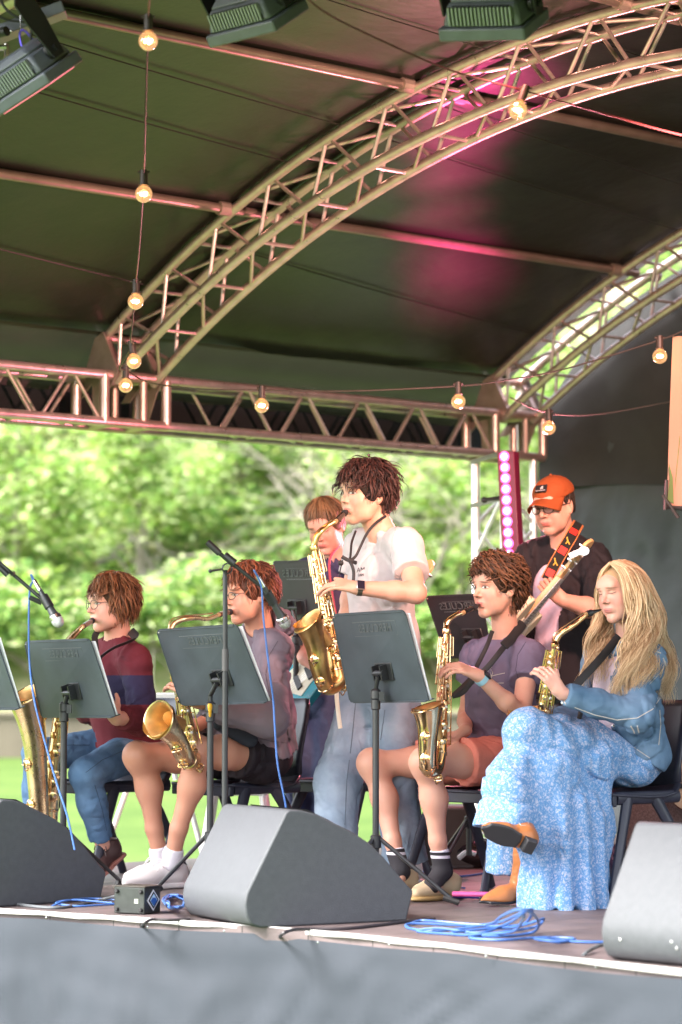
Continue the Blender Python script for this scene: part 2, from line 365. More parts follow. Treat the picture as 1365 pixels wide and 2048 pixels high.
# staples / eyelets along the skirt top
for px, py in ((98, 1830), (300, 1848), (453, 1856), (640, 1878), (782, 1882), (975, 1905), (1195, 1926)):
    p = G(px, py - 6); mb = MB(); mb.ball(p + UP * -.018 + Vector((-.006, -.035, 0)), .0045, 6); mb.build('staple', M['silver'], stage)
# ================================================================ canopy: arches, eave truss, purlins, roof
canopy = empty('stage_canopy', S(0, 0, -.75), 'vaulted black stage roof on curved aluminium box trusses', 'canopy')
HW, RISE, SPR = 3.6, 1.05, 2.62; RA = (HW * HW + RISE * RISE) / (2 * RISE)
def hh(u): return SPR + RISE - RA + math.sqrt(max(.01, RA * RA - (u - HW) ** 2))
def truss(name, path, n1, n2, a, b, pitch, parent=canopy, m=None, rc=.0245, rb=.0095, sides=(0, 1, 2, 3), cap=True):
    """box truss: path points, n1 / n2 per point normals, half sizes a,b"""
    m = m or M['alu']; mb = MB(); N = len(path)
    cor = [(a, -b), (a, b), (-a, b), (-a, -b)]
    ch = [[path[i] + n1[i] * c[0] + n2[i] * c[1] for i in range(N)] for c in cor]
    root = None
    for k, c in enumerate(ch):
        mb = MB(); mb.tube(c, rc, 12)
        if root is None: root = mb.build(name, m, parent)
        else: mb.build('chord', m, root)
    L = [0]
    for i in range(1, N): L.append(L[-1] + (path[i] - path[i - 1]).length)
    def at(c, s):
        s = max(0, min(L[-1], s)); k = next((q for q in range(N - 1) if L[q + 1] >= s - 1e-9), N - 2)
        return c[k].lerp(c[k + 1], (s - L[k]) / (L[k + 1] - L[k]))
    nb = int(L[-1] / pitch)
    for sd in sides:
        c1, c2 = ch[sd], ch[(sd + 1) % 4]
        ph = .5 if sd % 2 else 0
        for q in range(nb):
            s0 = (q + .06) * pitch; s1 = (q + .5) * pitch; s2 = (q + .94) * pitch
            if sd in (0, 2):   # ladder rungs + long diagonals on the top and bottom faces
                mb = MB(); mb.tube([at(c1, s0), at(c2, s0)], rb, 8); mb.build('brace', m, root)
                mb = MB(); mb.tube([at(c1, s0 + .04), at(c2, s2)], rb, 8); mb.build('brace', m, root)
            else:
                mb = MB(); mb.tube([at(c1, s0), at(c2, s1 - .012)], rb, 8); mb.build('brace', m, root)
                mb = MB(); mb.tube([at(c2, s1 + .012), at(c1, s2)], rb, 8); mb.build('brace', m, root)
    return root, ch
def arch(t):
    us = [-.02 + i * (2 * HW + .04) / 56 for i in range(57)]; path = []; n1 = []; n2 = []
    for u in us:
        dh = -(u - HW) / math.sqrt(RA * RA - (u - HW) ** 2); tn = (-W + UP * dh).normalized(); nn = tn.cross(D); nn = -nn if nn.z < 0 else nn
        n1.append(nn); n2.append(D); path.append(S(t, u, hh(u)) - nn * .12)
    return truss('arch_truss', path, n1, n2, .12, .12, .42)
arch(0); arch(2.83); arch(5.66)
def eave(t0, t1, u):
    N = 20; path = [S(t0 + (t1 - t0) * i / (N - 1), u, 2.31) for i in range(N)]
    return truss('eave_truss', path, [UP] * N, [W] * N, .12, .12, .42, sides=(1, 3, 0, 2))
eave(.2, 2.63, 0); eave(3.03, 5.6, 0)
# corner sleeves where the arches meet the eave
def sleeve(t):
    mb = MB()
    c = S(t, 0, 0)
    for a in (-.2, .2):
        for b in (-.12, .12):
            mb.tube([c - D * a + W * b + UP * 2.19, c - D * a + W * b + UP * 2.43], .027, 12)
    for b in (-.12, .12):
        for z in (2.19, 2.43): mb.tube([c - D * .2 + W * b + UP * z, c + D * .2 + W * b + UP * z], .026, 12)
        mb.tube([c + W * b + D * .05 + UP * 2.17, c + W * b + D * .05 + UP * 2.45], .02, 10)
    for a in (-.12, .12):
        for z in (2.19, 2.43): mb.tube([c + D * a - W * .13 + UP * z, c + D * a + W * .13 + UP * z], .022, 10)
    mb.build('sleeve_block', M['sleeve'], canopy)
    # end ladder of the arch
    mb = MB(); u0 = 0.02
    dh = -(u0 - HW) / math.sqrt(RA * RA - (u0 - HW) ** 2); tn = (-W + UP * dh).normalized(); nn = tn.cross(D); nn = -nn if nn.z < 0 else nn
    o = S(t, u0, hh(u0))
    for s1 in (-.12, .12):
        mb.tube([o + D * s1, o + D * s1 - nn * .26], .016, 8)
        mb.box(o + D * s1 - nn * .12 + tn * .012, D * .02, tn * .006, nn * .14)
    for k in (0, -.24): mb.tube([o + D * .12 + nn * k, o - D * .12 + nn * k], .02, 10)
    mb.build('end_frame', M['sleeve'], canopy)
    for s1 in (-.155, .155):
        mb = MB(); base = S(t, 0, 0) + D * s1
        poly = [(-.20, 2.33), (-.13, 2.40), (-.02, 2.63), (.05, 2.66), (.18, 2.44), (.10, 2.36), (.02, 2.20), (-.03, 2.20), (-.04, 2.4), (-.13, 2.33)]
        mb.prism(poly, base - D * .003, -W, UP, D * .006); mb.build('gusset_plate', M['plate'], canopy, smooth=False)
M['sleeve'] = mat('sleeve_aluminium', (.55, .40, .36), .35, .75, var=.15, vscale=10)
sleeve(0); sleeve(2.83); sleeve(5.66)
# corner mast
for (t, lab) in ((0, 1),):
    N = 12; path = [S(t, 0, -.75 + (2.92) * i / (N - 1)) for i in range(N)]
    truss('corner_mast', path, [D] * N, [W] * N, .12, .12, .46, m=M['mast'], rb=.011, sides=(1, 3, 0, 2))
# purlins
M['purlin'] = mat('purlin_tube', (.30, .23, .20), .34, .7, var=.15, vscale=7)
for u in (1.02, 2.3, 3.6, 4.9, 6.2):
    mb = MB(); mb.tube([S(-.02 + (7.2) * i / 12, u, hh(u) + .01) for i in range(13)], .0245, 12); mb.build('purlin', M['purlin'], canopy)
    for t in (0, 2.83, 5.66):
        for o_ in (-.2, .13): mb = MB(); mb.tube([S(t + o_, u, hh(u) + .01), S(t + o_ + .07, u, hh(u) + .01)], .034, 10); mb.build('coupler', M['plate'], canopy)
# roof membrane
def roofmat():
    m = mat('roof_membrane', (.011, .011, .009), .30, var=.25, vscale=2.0, spec=.5, bump=.0); n = m.node_tree.nodes; l = m.node_tree.links; b = n['Principled BSDF']
    b.inputs['Roughness'].default_value = .33
    tc = n.new('ShaderNodeTexCoord'); mp = n.new('ShaderNodeMapping'); mp.inputs['Rotation'].default_value = (0, 0, R(-42.3)); mp.inputs['Scale'].default_value = (1, 1, 1); l.new(tc.outputs['Object'], mp.inputs[0])
    t = n.new('ShaderNodeTexNoise'); t.inputs['Scale'].default_value = 3.5; t.inputs['Detail'].default_value = 6; l.new(mp.outputs[0], t.inputs[0])
    t2 = n.new('ShaderNodeTexNoise'); t2.inputs['Scale'].default_value = 42; t2.inputs['Detail'].default_value = 2; l.new(mp.outputs[0], t2.inputs[0])
    ad = n.new('ShaderNodeMath'); ad.operation = 'MULTIPLY_ADD'; ad.inputs[1].default_value = .06; l.new(t2.outputs[0], ad.inputs[0]); l.new(t.outputs[0], ad.inputs[2])
    bp = n.new('ShaderNodeBump'); bp.inputs['Strength'].default_value = .16; bp.inputs['Distance'].default_value = .05; l.new(ad.outputs[0], bp.inputs['Height']); l.new(bp.outputs[0], b.inputs['Normal'])
    return m
M['roof'] = roofmat()
mb = MB(); vv = []; ff = []; NU, NT = 70, 90
for j in range(NT):
    t = -.05 + 7.5 * j / (NT - 1)
    for i in range(NU):
        u = .0 + (2 * HW) * i / (NU - 1)
        f = abs(math.sin(math.pi * (t) / 2.83)); sag = .0
        z = hh(u) + .036 - .012 * f * abs(math.sin(math.pi * (u - 1.02) / 1.28)) + .006 * mnoise.noise(Vector((t * 1.5, u * 1.5, 2)))
        vv.append(S(t, u, z))
for j in range(NT - 1):
    for i in range(NU - 1): ff.append((j * NU + i, (j + 1) * NU + i, (j + 1) * NU + i + 1, j * NU + i + 1))
mb.add(vv, ff); ro = mb.build('roof_cover', M['roof'], canopy, angle=180)
sm = ro.modifiers.new('thick', 'SOLIDIFY'); sm.thickness = .004; sm.offset = 1
# welded seams of the cover
M['seam'] = mat('seam', (.012, .012, .01), .4)
mb = MB()
for u in (.55, 1.62, 2.0, 2.95, 4.2):
    for t0, t1 in ((.1, 2.7), (2.95, 5.6)):
        pts_ = [S(t0 + (t1 - t0) * i / 14, u + .35 * (i / 14 - .5), hh(u + .35 * (i / 14 - .5)) + .020 - .012 * math.sin(math.pi * i / 14)) for i in range(15)]
        mb.tube(pts_, .0035, 5, flat=(0, 0, 1))
mb.build('seam', M['seam'], ro)
# eave flap: translucent strip running over the eave truss
def clothmat(name, col, tr, rough=.6):
    m = bpy.data.materials.new(name); m.use_nodes = True; n = m.node_tree.nodes; l = m.node_tree.links
    b = n['Principled BSDF']; b.inputs['Base Color'].default_value = (*col, 1); b.inputs['Roughness'].default_value = rough
    t = n.new('ShaderNodeBsdfTranslucent'); t.inputs[0].default_value = (*tr, 1); ad = n.new('ShaderNodeAddShader')
    l.new(b.outputs[0], ad.inputs[0]); l.new(t.outputs[0], ad.inputs[1]); l.new(ad.outputs[0], n['Material Output'].inputs[0]); return m
M['flap'] = clothmat('eave_flap_cloth', (.015, .018, .012), (.0035, .0042, .0026), .45)
mb = MB(); vv = []; ff = []
for j in range(80):
    t = -.05 + 7.2 * j / 79
    for i, (u, z) in enumerate(((.02, hh(.02) + .03), (-.06, 2.60), (-.16, 2.545), (-.24, 2.47), (-.27, 2.38))):
        vv.append(S(t, u, z + .016 * mnoise.noise(Vector((t * 9, u * 5, 1))) * (i > 0)))
for j in range(79):
    for i in range(4): ff.append((j * 5 + i, (j + 1) * 5 + i, (j + 1) * 5 + i + 1, j * 5 + i + 1))
mb.add(vv, ff); mb.build('eave_flap', M['flap'], canopy, angle=180)
# black valance cloth hanging outside the eave truss
M['blackcloth'] = mat('black_cloth', (.012, .012, .014), .85, var=.2, vscale=3, bump=.1, bscale=80, spec=.2)
mb = MB(); vv = []; ff = []
for j in range(160):
    t = -.15 + 7.2 * j / 159
    for i in range(6):
        z = 2.46 - i * .048; vv.append(S(t, -.28 + .012 * math.sin(t * 9) * i / 5, z + (.006 * math.sin(t * 5) if i == 5 else 0)))
for j in range(159):
    for i in range(5): ff.append((j * 6 + i, (j + 1) * 6 + i, (j + 1) * 6 + i + 1, j * 6 + i + 1))
mb.add(vv, ff); vo = mb.build('black_valance', M['blackcloth'], None, angle=180); tag(vo, 'black cloth valance hung along the outside of the eave truss', 'valance')
# back curtain
def curtain():
    mb = MB(); vv = []; ff = []; NU, NZ = 220, 70
    for j in range(NZ):
        for i in range(NU):
            u = -.02 + 7.2 * i / (NU - 1); top = max(1.9, hh(max(.0, min(7.2, u))) - .19 + .22 * min(1, max(0, u / .5))); z = top * j / (NZ - 1) * 1.0
            p = Vector((u, z, 0))
            fold = .045 * mnoise.noise(Vector((u * 2.3 + z * .3, z * .35, 0))) + .026 * mnoise.noise(Vector((u * 6 - z * .8, z * 1.2, 3))) + .018 * abs(mnoise.noise(Vector((u * 4.2 + z * 3, z * 5 - u, 7)))) + .012 * abs(mnoise.noise(Vector((u * 9 - z * 4, z * 7, 2))))
            fold += -.02 * math.exp(-((z - 1.62 + .02 * u) / .012) ** 2)
            vv.append(S(-.34 + fold, u, z))
    for j in range(NZ - 1):
        for i in range(NU - 1): ff.append((j * NU + i, (j + 1) * NU + i, (j + 1) * NU + i + 1, j * NU + i + 1))
    mb.add(vv, ff); M['curtain'] = mat('backdrop_cloth', (.050, .057, .066), .6, var=.15, vscale=2.2, bump=.5, bscale=11, spec=.4)
    co = tag(mb.build('backdrop_curtain', M['curtain'], angle=180), 'wrinkled dark grey cloth with a black header hung across the back of the stage', 'curtain')
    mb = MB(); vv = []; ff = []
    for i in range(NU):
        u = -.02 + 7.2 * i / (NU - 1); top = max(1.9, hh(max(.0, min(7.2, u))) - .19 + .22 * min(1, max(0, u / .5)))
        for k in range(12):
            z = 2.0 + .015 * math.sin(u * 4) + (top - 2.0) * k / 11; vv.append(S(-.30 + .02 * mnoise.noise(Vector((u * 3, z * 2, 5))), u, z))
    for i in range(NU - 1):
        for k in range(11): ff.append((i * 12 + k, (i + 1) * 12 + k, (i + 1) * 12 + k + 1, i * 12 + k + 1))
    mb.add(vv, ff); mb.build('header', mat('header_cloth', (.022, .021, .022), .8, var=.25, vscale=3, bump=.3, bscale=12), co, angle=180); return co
curtain()
# ================================================================ wedge monitors
M['cab_back'] = M['cab']
M['grille'] = mat('metal_grille', (.03, .03, .032), .5, .4, var=.1)
def wedge(o, a, wd, label, h=1.0, screws=False):
    """o: near bottom corner on the side face, a: direction of the side profile, extends by wd along b"""
    a = Vector(a).normalized(); b = Vector((-a.y, a.x, 0)); o = Vector(o)
    e = empty('wedge_monitor', o + a * .3 + b * wd / 2, label, 'monitor speaker', 'wedge monitors')
    P = [(.035, 0), (.0, .012), (-.02, .04), (-.028, .085), (-.02, .125), (.135, .405), (.15, .415), (.20, .412), (.26, .396), (.315, .371), (.40, .333), (.479, .285), (.535, .235), (.587, .18), (.63, .135), (.659, .108), (.655, .09), (.63, 0)]
    P = [(x, z * h) for x, z in P]
    m = MB(); m.prism(P, o, a, UP, b * wd); m.build('cabinet', M['cab'], e, bevel=.007, seg=3, angle=40)
    m = MB(); m.prism([(.235, .413 * h), (.32, .375 * h), (.479, .291 * h), (.58, .195 * h), (.655, .118 * h), (.64, .12 * h), (.46, .29 * h), (.3, .37 * h)], o + b * .03, a, UP, b * (wd - .06)); m.build('grille', M['grille'], e, smooth=False)
    m = MB(); m.box(o + a * .03 - b * .0015 + b * wd / 2 + UP * .2 - a * .03, a * .002, b * .05, UP * .02)
    for kk in (.05, wd - .05):
        for kz in (.06, .57):
            mm = MB(); mm.lathe([(.0, .003), (.011, .002), (.012, 0)], o + a * (.06 + kz * .9) + b * kk + UP * .0, (0, 0, -1), 8); mm.build('foot', M['rubber'], e)
    if screws:
        for (kb, kz) in ((.08, .07), (.29, .078), (.31, .06), (.42, .40)):
            mm = MB(); mm.ball(o - a * (.026 if kz < .2 else -.13) + b * (wd - kb) + UP * kz, .0045, 8); mm.build('screw', M['silver'], e)
    return e
wedge((-.316, 9.47, 0), (.88, .47, 0), .53, 'middle wedge monitor at the stage front, beside the small black box')
wedge((-1.43, 10.27, 0), (.74, .67, 0), .53, 'black wedge monitor at the left end of the stage front')
wedge((.835 + .40, 8.40 - .44, 0), (.74, .67, 0), .595, 'nearest wedge monitor, cut off by the right edge', 1.03, True)
def p_at(px, py, Y): return V(px, py, Y)
# box speaker behind the curly player
e = empty('floor_speaker', G(885, 1735), 'small black floor speaker behind the curly haired player', 'speaker')
c = G(885, 1738) + Vector((0, .15, 0)); m = MB(); m.prism([(-.12, 0), (-.12, .20), (-.04, .29), (.12, .29), (.15, .2), (.15, 0)], c - Vector((0, .12, 0)), (1, 0, 0), UP, (0, .26, 0)); m.build('cabinet', M['cab'], e, bevel=.01)
m = MB(); m.prism([(-.11, .015), (-.11, .195), (-.04, .275), (.11, .275), (.135, .2), (.135, .015)], c - Vector((0, .125, 0)), (1, 0, 0), UP, (0, .006, 0)); m.build('grille', M['grille'], e, smooth=False)
# guitar amplifier with woven grille at the right
M['ampcloth'] = mat('amp_grille_cloth', (.22, .15, .14), .8, col2=(.12, .08, .08), vscale=120, bump=.5, bscale=160)
e = empty('guitar_amplifier', V(1330, 1700, 11.9), 'guitar amplifier with brownish woven grille behind the girl', 'amplifier')
ac = Vector((1.56, 12.0, 0)); aw = Vector((.80, -.6, 0)).normalized(); ad_ = Vector((.6, .80, 0)).normalized()
m = MB(); m.box(ac + UP * .225 + ad_ * .12, aw * .34, ad_ * .12, UP * .225); m.build('cabinet', M['plastic'], e, bevel=.012)
m = MB(); m.box(ac + UP * .21 - ad_ * .004, aw * .315, ad_ * .004, UP * .19); m.build('grille_cloth', M['ampcloth'], e)
m = MB(); m.box(ac + UP * .425 - ad_ * .003, aw * .32, ad_ * .004, UP * .008); m.build('trim', M['silver'], e)
m = MB(); m.tube(smoothpath([ac + aw * -.1 + UP * .45 + ad_ * .1, ac + aw * -.09 + UP * .475 + ad_ * .1, ac + aw * .09 + UP * .475 + ad_ * .1, ac + aw * .1 + UP * .45 + ad_ * .1], 4), .008, 6); m.build('handle', M['rubber'], e)
# acoustic guitar leaning by the amp
M['gwood'] = mat('spruce_top', (.52, .40, .28), .3, var=.08, vscale=20, coat=.5); M['gside'] = mat('mahogany', (.16, .035, .02), .25, var=.2, coat=.6)
e = empty('acoustic_guitar', V(1385, 1590, 11.8), 'acoustic guitar with dark red sides leaning at the right edge behind the chair', 'guitar')
gc = V(1388, 1528, 11.85); prof = []
for k in range(48):
    a = 2 * math.pi * k / 48; z = math.cos(a) * .235; r_ = .165 if z < -.03 else .125
    x = math.sin(a) * (r_ - .035 * math.exp(-((z - .03) / .06) ** 2)); prof.append((x, z + .02))
gx = Vector((.80, -.6, 0)).normalized(); gup = Vector((.10, .1, 1)).normalized(); gn = gx.cross(gup)
m = MB(); m.prism(prof, gc, gx, gup, -gn * .09 if gn.y < 0 else gn * .09); m.build('body', M['gside'], e, bevel=.004)
m = MB(); fn = gn if gn.y < 0 else -gn; m.prism([(x * .97, z * .97) for x, z in prof], gc + fn * .001, gx, gup, fn * .003); m.build('top', M['gwood'], e)
m = MB(); m.lathe([(.0, 0), (.045, 0), (.045, .001), (.0, .001)], gc + fn * .0045 + gup * .06, fn, 20); m.build('sound_hole', M['plastic'], e)
m = MB(); m.box(gc + gup * .42 + fn * .012, gx * .026, fn * .012, gup * .24); m.box(gc + gup * .71 + fn * .01, gx * .035, fn * .008, gup * .07); m.build('neck', M['gside'], e, bevel=.004)
m = MB(); m.box(gc - gup * .1 + fn * .008, gx * .07, fn * .004, gup * .012); m.build('bridge', M['plastic'], e)
# ================================================================ DI box
e = empty('di_box', G(290, 1832), 'small black metal box with a blue mountain badge beside the middle wedge', 'di box')
o = G(289, 1830); da = Vector((-.86, .42, 0)).normalized(); db = Vector((.55, .83, 0)).normalized()
m = MB(); m.box(o + da * .066 + db * .05 + UP * .052, da * .066, db * .05, UP * .049); m.build('case', mat('di_case', (.035, .04, .038), .4, .3, var=.15, vscale=30), e, bevel=.003)
m = MB(); m.box(o + da * .066 + db * .05 + UP * .1035, da * .070, db * .052, UP * .0025); m.build('cover_plate', mat('di_cover', (.05, .045, .04), .45, .3), e, bevel=.001)
dn = -db
for i, (x, z) in enumerate(((.014, .018), (.014, .086), (.118, .018), (.118, .086))):
    mm = MB(); mm.lathe([(.008, 0), (.009, .004), (.006, .009), (0, .009)], o + da * x + UP * z - db * .001, -db, 10); mm.build('rubber_foot', M['rubber'], e)
m = MB(); m.box(o + da * .034 - db * .001 + UP * .05, da * .008, db * .001, UP * .008); m.build('label_sticker', mat('pale_sticker', (.45, .5, .4), .6), e)
fx = db; m = MB(); cc = o + db * .052 + UP * .052 - da * .0015
m.prism([(0, .040), (.038, 0), (0, -.040), (-.038, 0)], cc, fx, UP, -da * .001); bd = m.build('badge', mat('badge_white', (.75, .78, .8), .5), e, smooth=False)
m = MB(); m.prism([(0, .033), (.031, 0), (0, -.033), (-.031, 0)], cc - da * .0015, fx, UP, -da * .0006); m.build('badge_ring', mat('badge_black', (.02, .02, .025), .5), bd, smooth=False)
m = MB(); m.prism([(0, .024), (.022, 0), (0, -.024), (-.022, 0)], cc - da * .0024, fx, UP, -da * .0006); m.build('badge_sky', mat('badge_sky', (.45, .66, .80), .5), bd, smooth=False)
m = MB(); m.prism([(-.020, -.002), (-.006, .012), (.0, .007), (.006, .011), (.020, -.002), (0, -.022)], cc - da * .0033, fx, UP, -da * .0006); m.build('badge_mountain', mat('badge_blue', (.02, .10, .35), .5), bd, smooth=False)
# ================================================================ cables
def cable(pts, r, m, label, name='cable', sm=8):
    mb = MB(); mb.tube(smoothpath(pts, sm), r, 7); return tag(mb.build(name, m), label, 'cable')
Z = .006
cable([G(-60, 1800, Z), G(0, 1803, Z), G(60, 1812, Z), G(120, 1815, Z), G(180, 1805, Z), G(215, 1796, .02), G(232, 1792, .04)], .0062, M['grey_cable'], 'thick grey cable running along the left stage edge into the small black box')
cable([G(105, 1812, Z), G(130, 1802, .02), G(180, 1797, .015), G(230, 1800, .012), G(260, 1805, Z), G(200, 1810, Z), G(150, 1812, Z), G(112, 1806, .012), G(150, 1800, .02), G(225, 1806, .01)], .0042, M['blue_cable'], 'blue cable looping on the deck left of the small black box')
def coil(cx, cy_, rx, ry, n, seed, zh, amp=.35):
    r_ = random.Random(seed); pts = []
    for k in range(n * 9):
        a = 2 * math.pi * k / 9; q = k // 9
        ax_ = rx * (1 - .5 * r_.random() * amp * 2) ; ay_ = ry * (.7 + .5 * r_.random())
        pts.append(G(cx + math.cos(a) * ax_ + r_.uniform(-4, 4), cy_ + math.sin(a) * ay_, Z + r_.random() * zh * (.3 + q / n)))
    return pts
cable([G(345, 1790, .03)] + coil(352, 1803, 26, 13, 6, 4, .05), .0042, M['blue_cable'], 'blue cable bundled between the small black box and the big wedge', 'coiled_cable')
cc_ = [G(815, 1850, Z), G(840, 1842, .01), G(880, 1844, .012), G(960, 1850, .01), (G(1000, 1846, .02)), G(1030, 1840, .06), G(1050, 1838, .10), G(1065, 1832, .085), G(1050, 1850, .03), G(1000, 1853, .01), G(900, 1850, .01), G(822, 1848, .012), G(818, 1856, Z), G(870, 1862, Z), G(940, 1856, .015),
       G(985, 1850, .03), G(1005, 1845, .09), G(1040, 1842, .145), G(1068, 1848, .12), G(1078, 1856, .04), G(1062, 1866, .01), G(1000, 1872, Z), G(900, 1868, Z), G(835, 1862, Z), G(880, 1858, .015), G(960, 1866, .01), G(1020, 1850, .04), G(1048, 1850, .14), G(1040, 1858, .06), G(1020, 1866, .02),
       G(930, 1870, Z), G(905, 1866, .01), G(960, 1860, .015), G(1030, 1856, .02), G(1075, 1848, .05), G(1088, 1843, .04), G(1070, 1856, .02), G(1000, 1865, .01), G(940, 1875, Z), G(1000, 1880, Z), G(1060, 1876, Z), G(1110, 1875, Z), G(1150, 1878, Z), G(1120, 1884, Z), G(1070, 1878, .01), G(1110, 1880, Z), G(1170, 1884, Z), G(1230, 1884, Z)]
cc_ = [Vector((p.x, p.y, .006 + (p.z - .006) * 1.25)) for p in cc_]
cable(cc_, .0048, M['blue_cable'], 'tangled blue cable heaped on the deck in front of the girl', 'coiled_cable', 6)
cable([G(870, 1838, Z), G(820, 1842, Z), G(760, 1850, Z), G(690, 1857, Z), G(620, 1858, Z), G(585, 1860, .012), G(565, 1868, .004), G(560, 1874, -.03), G(558, 1880, -.08)], .0062, M['dark_cable'], 'dark cable from under the big wedge over the stage edge')
cable([G(380, 1838, Z), G(340, 1840, Z), G(305, 1839, .008), G(290, 1846, .003), G(284, 1852, -.03), G(280, 1860, -.1)], .0055, M['dark_cable'], 'dark cable dropping over the stage edge below the small black box')
cable([G(1240, 1886, .01), G(1205, 1890, .02), G(1185, 1898, .012), G(1170, 1908, .006), G(1163, 1916, -.02), G(1160, 1925, -.08)], .006, M['grey_cable'], 'grey cable hanging over the stage edge beside the nearest wedge')
cable([G(840, 1772, Z), G(862, 1766, .01), G(900, 1772, Z), G(930, 1776, Z)], .004, M['blue_cable'], 'short blue cable behind the curly player\'s shoe')
cable([G(1200, 1716, Z), G(1100, 1722, Z), G(960, 1748, Z), G(900, 1752, Z), G(840, 1742, Z)], .0045, M['blue_cable'], 'blue cable along the floor behind the chairs')
# pink and blue roller tube on the deck, black bag behind
e = empty('cleaning_stick', G(950, 1790), 'thin stick, pink above and dark blue below, lying on the deck beside the brown boot', 'stick')
m = MB(); m.tube([G(905, 1788, .035), G(1000, 1789, .035)], .010, 10); m.build('pink_tube', mat('pink_plastic', (.75, .10, .32), .35), e)
m = MB(); m.tube([G(905, 1792, .014), G(990, 1794, .014)], .009, 10); m.build('blue_tube', mat('dark_blue_plastic', (.03, .03, .20), .4), e)
e = empty('helmet_bag', G(955, 1745), 'glossy black rounded bag lying on the floor behind the chairs', 'bag')
m = MB(); m.ball(G(955, 1738) + UP * .07 + Vector((0, .1, 0)), .12, 16, sc=(1.1, .9, .62)); m.build('bag_body', mat('gloss_black', (.01, .01, .012), .15, coat=.6), e)
m = MB(); m.tube(smoothpath([V(918, 1716, 12.0), V(935, 1704, 11.98), V(952, 1708, 11.97)], 4), .012, 8); m.build('pale_flap', mat('pale_flap', (.6, .65, .66), .3), e)
# ================================================================ white folding table beyond the stage side
e = empty('folding_table', V(400, 1700, 12.95), 'white folding table with splayed legs behind the players on the left', 'table')
m = MB(); tb = V(330, 1392, 12.95); m.box(tb + Vector((.22, .2, -.005)), (.30, -.02, 0), (.02, .3, 0), (0, 0, .018)); m.build('tabletop', M['white'], e, bevel=.005)
for a_, b_ in (((318, 1400), (212, 1700)), ((325, 1400), (352, 1560)), ((375, 1590), (408, 1715)), ((430, 1400), (372, 1640))):
    m = MB(); m.tube([V(*a_, 12.95), V(*b_, 12.95)], .013, 8); m.build('leg', M['white'], e)
e = empty('plastic_stool', V(478, 1690, 12.9), 'white plastic stool seen between the chair legs left of the big wedge', 'stool')
m = MB(); m.box(V(478, 1584, 12.9), (.14, 0, 0), (0, .14, 0), (0, 0, .012)); m.build('seat', M['white'], e, bevel=.006)
for x_, y_ in ((-.12, -.12), (.12, -.12), (-.12, .12), (.12, .12)):
    m = MB(); m.tube([V(478, 1588, 12.9) + Vector((x_, y_, 0)), V(478, 1588, 12.9) + Vector((x_ * 1.35, y_ * 1.35, -.27))], .02, 8); m.build('leg', M['white'], e)
# ================================================================ chairs
def chair(c, yaw, label, group='dark plastic chairs of the band'):
    """c: floor point under the seat centre, yaw: facing angle (0 = facing camera, + to the left)"""
    f = Vector((-math.sin(R(yaw)), -math.cos(R(yaw)), 0)); l = Vector((-f.y, f.x, 0)); c = Vector(c)
    e = empty('plastic_chair', c, label, 'chair', group)
    vv = []; ff = []
    rows = [(.21, .425, .19, 0), (.205, .437, .20, 0), (.12, .432, .205, .012), (0, .425, .21, .018), (-.10, .425, .21, .02), (-.165, .435, .205, .022), (-.20, .47, .20, .024), (-.222, .54, .195, .026), (-.24, .62, .20, .03), (-.262, .70, .20, .032), (-.285, .77, .185, .03), (-.297, .80, .16, .026)]
    N = 11
    for (y, z, hw, dish) in rows:
        for i in range(N):
            k = i / (N - 1) * 2 - 1; back = min(1, max(0, (z - .45) / .1)) if y < -.1 else 0
            q = (1 - k * k)
            vv.append(c + f * (y - (dish * q * back if 0 else 0) + dish * back * (k * k)) + l * (hw * k) + UP * (z - dish * (1 - back) * q))
    for j in range(len(rows) - 1):
        for i in range(N - 1): ff.append((j * N + i, j * N + i + 1, (j + 1) * N + i + 1, (j + 1) * N + i))
    m = MB(); m.add(vv[:7 * N], [q for q in ff if max(q) < 7 * N]); o = m.build('seat', M['chair'], e, angle=180); s_ = o.modifiers.new('t', 'SOLIDIFY'); s_.thickness = .012
    m = MB(); m.add(vv[6 * N:], [tuple(a - 6 * N for a in q) for q in ff if min(q) >= 6 * N]); o = m.build('backrest', M['chair'], e, angle=180); s_ = o.modifiers.new('t', 'SOLIDIFY'); s_.thickness = .012
    for sd in (-1, 1):
        t0 = c + l * (.185 * sd)
        m = MB(); m.tube([t0 + f * .17 + UP * .415, t0 - f * .20 + UP * .415], [(.026, .016)] * 2, 10, flat=(0, 0, 1)); m.build('side_rail', M['chair'], e)
        m = MB(); m.tube([t0 + f * .10 + UP * .415, t0 + f * .15 + l * (.02 * sd) + UP * .30, t0 + f * .255 + l * (.05 * sd) + UP * .006], [(.018, .030), (.017, .026), (.015, .020)], 10, flat=tuple(l)); m.build('leg', M['chair'], e)
        m = MB(); m.tube([t0 - f * .06 + UP * .415, t0 - f * .13 + l * (.02 * sd) + UP * .30, t0 - f * .27 + l * (.05 * sd) + UP * .006], [(.018, .030), (.017, .026), (.015, .020)], 10, flat=tuple(l)); m.build('leg', M['chair'], e)
    m = MB(); m.box(c + f * .19 + UP * .405, l * .2, f * .012, UP * .022); m.build('front_rail', M['chair'], e, bevel=.004)
    return e
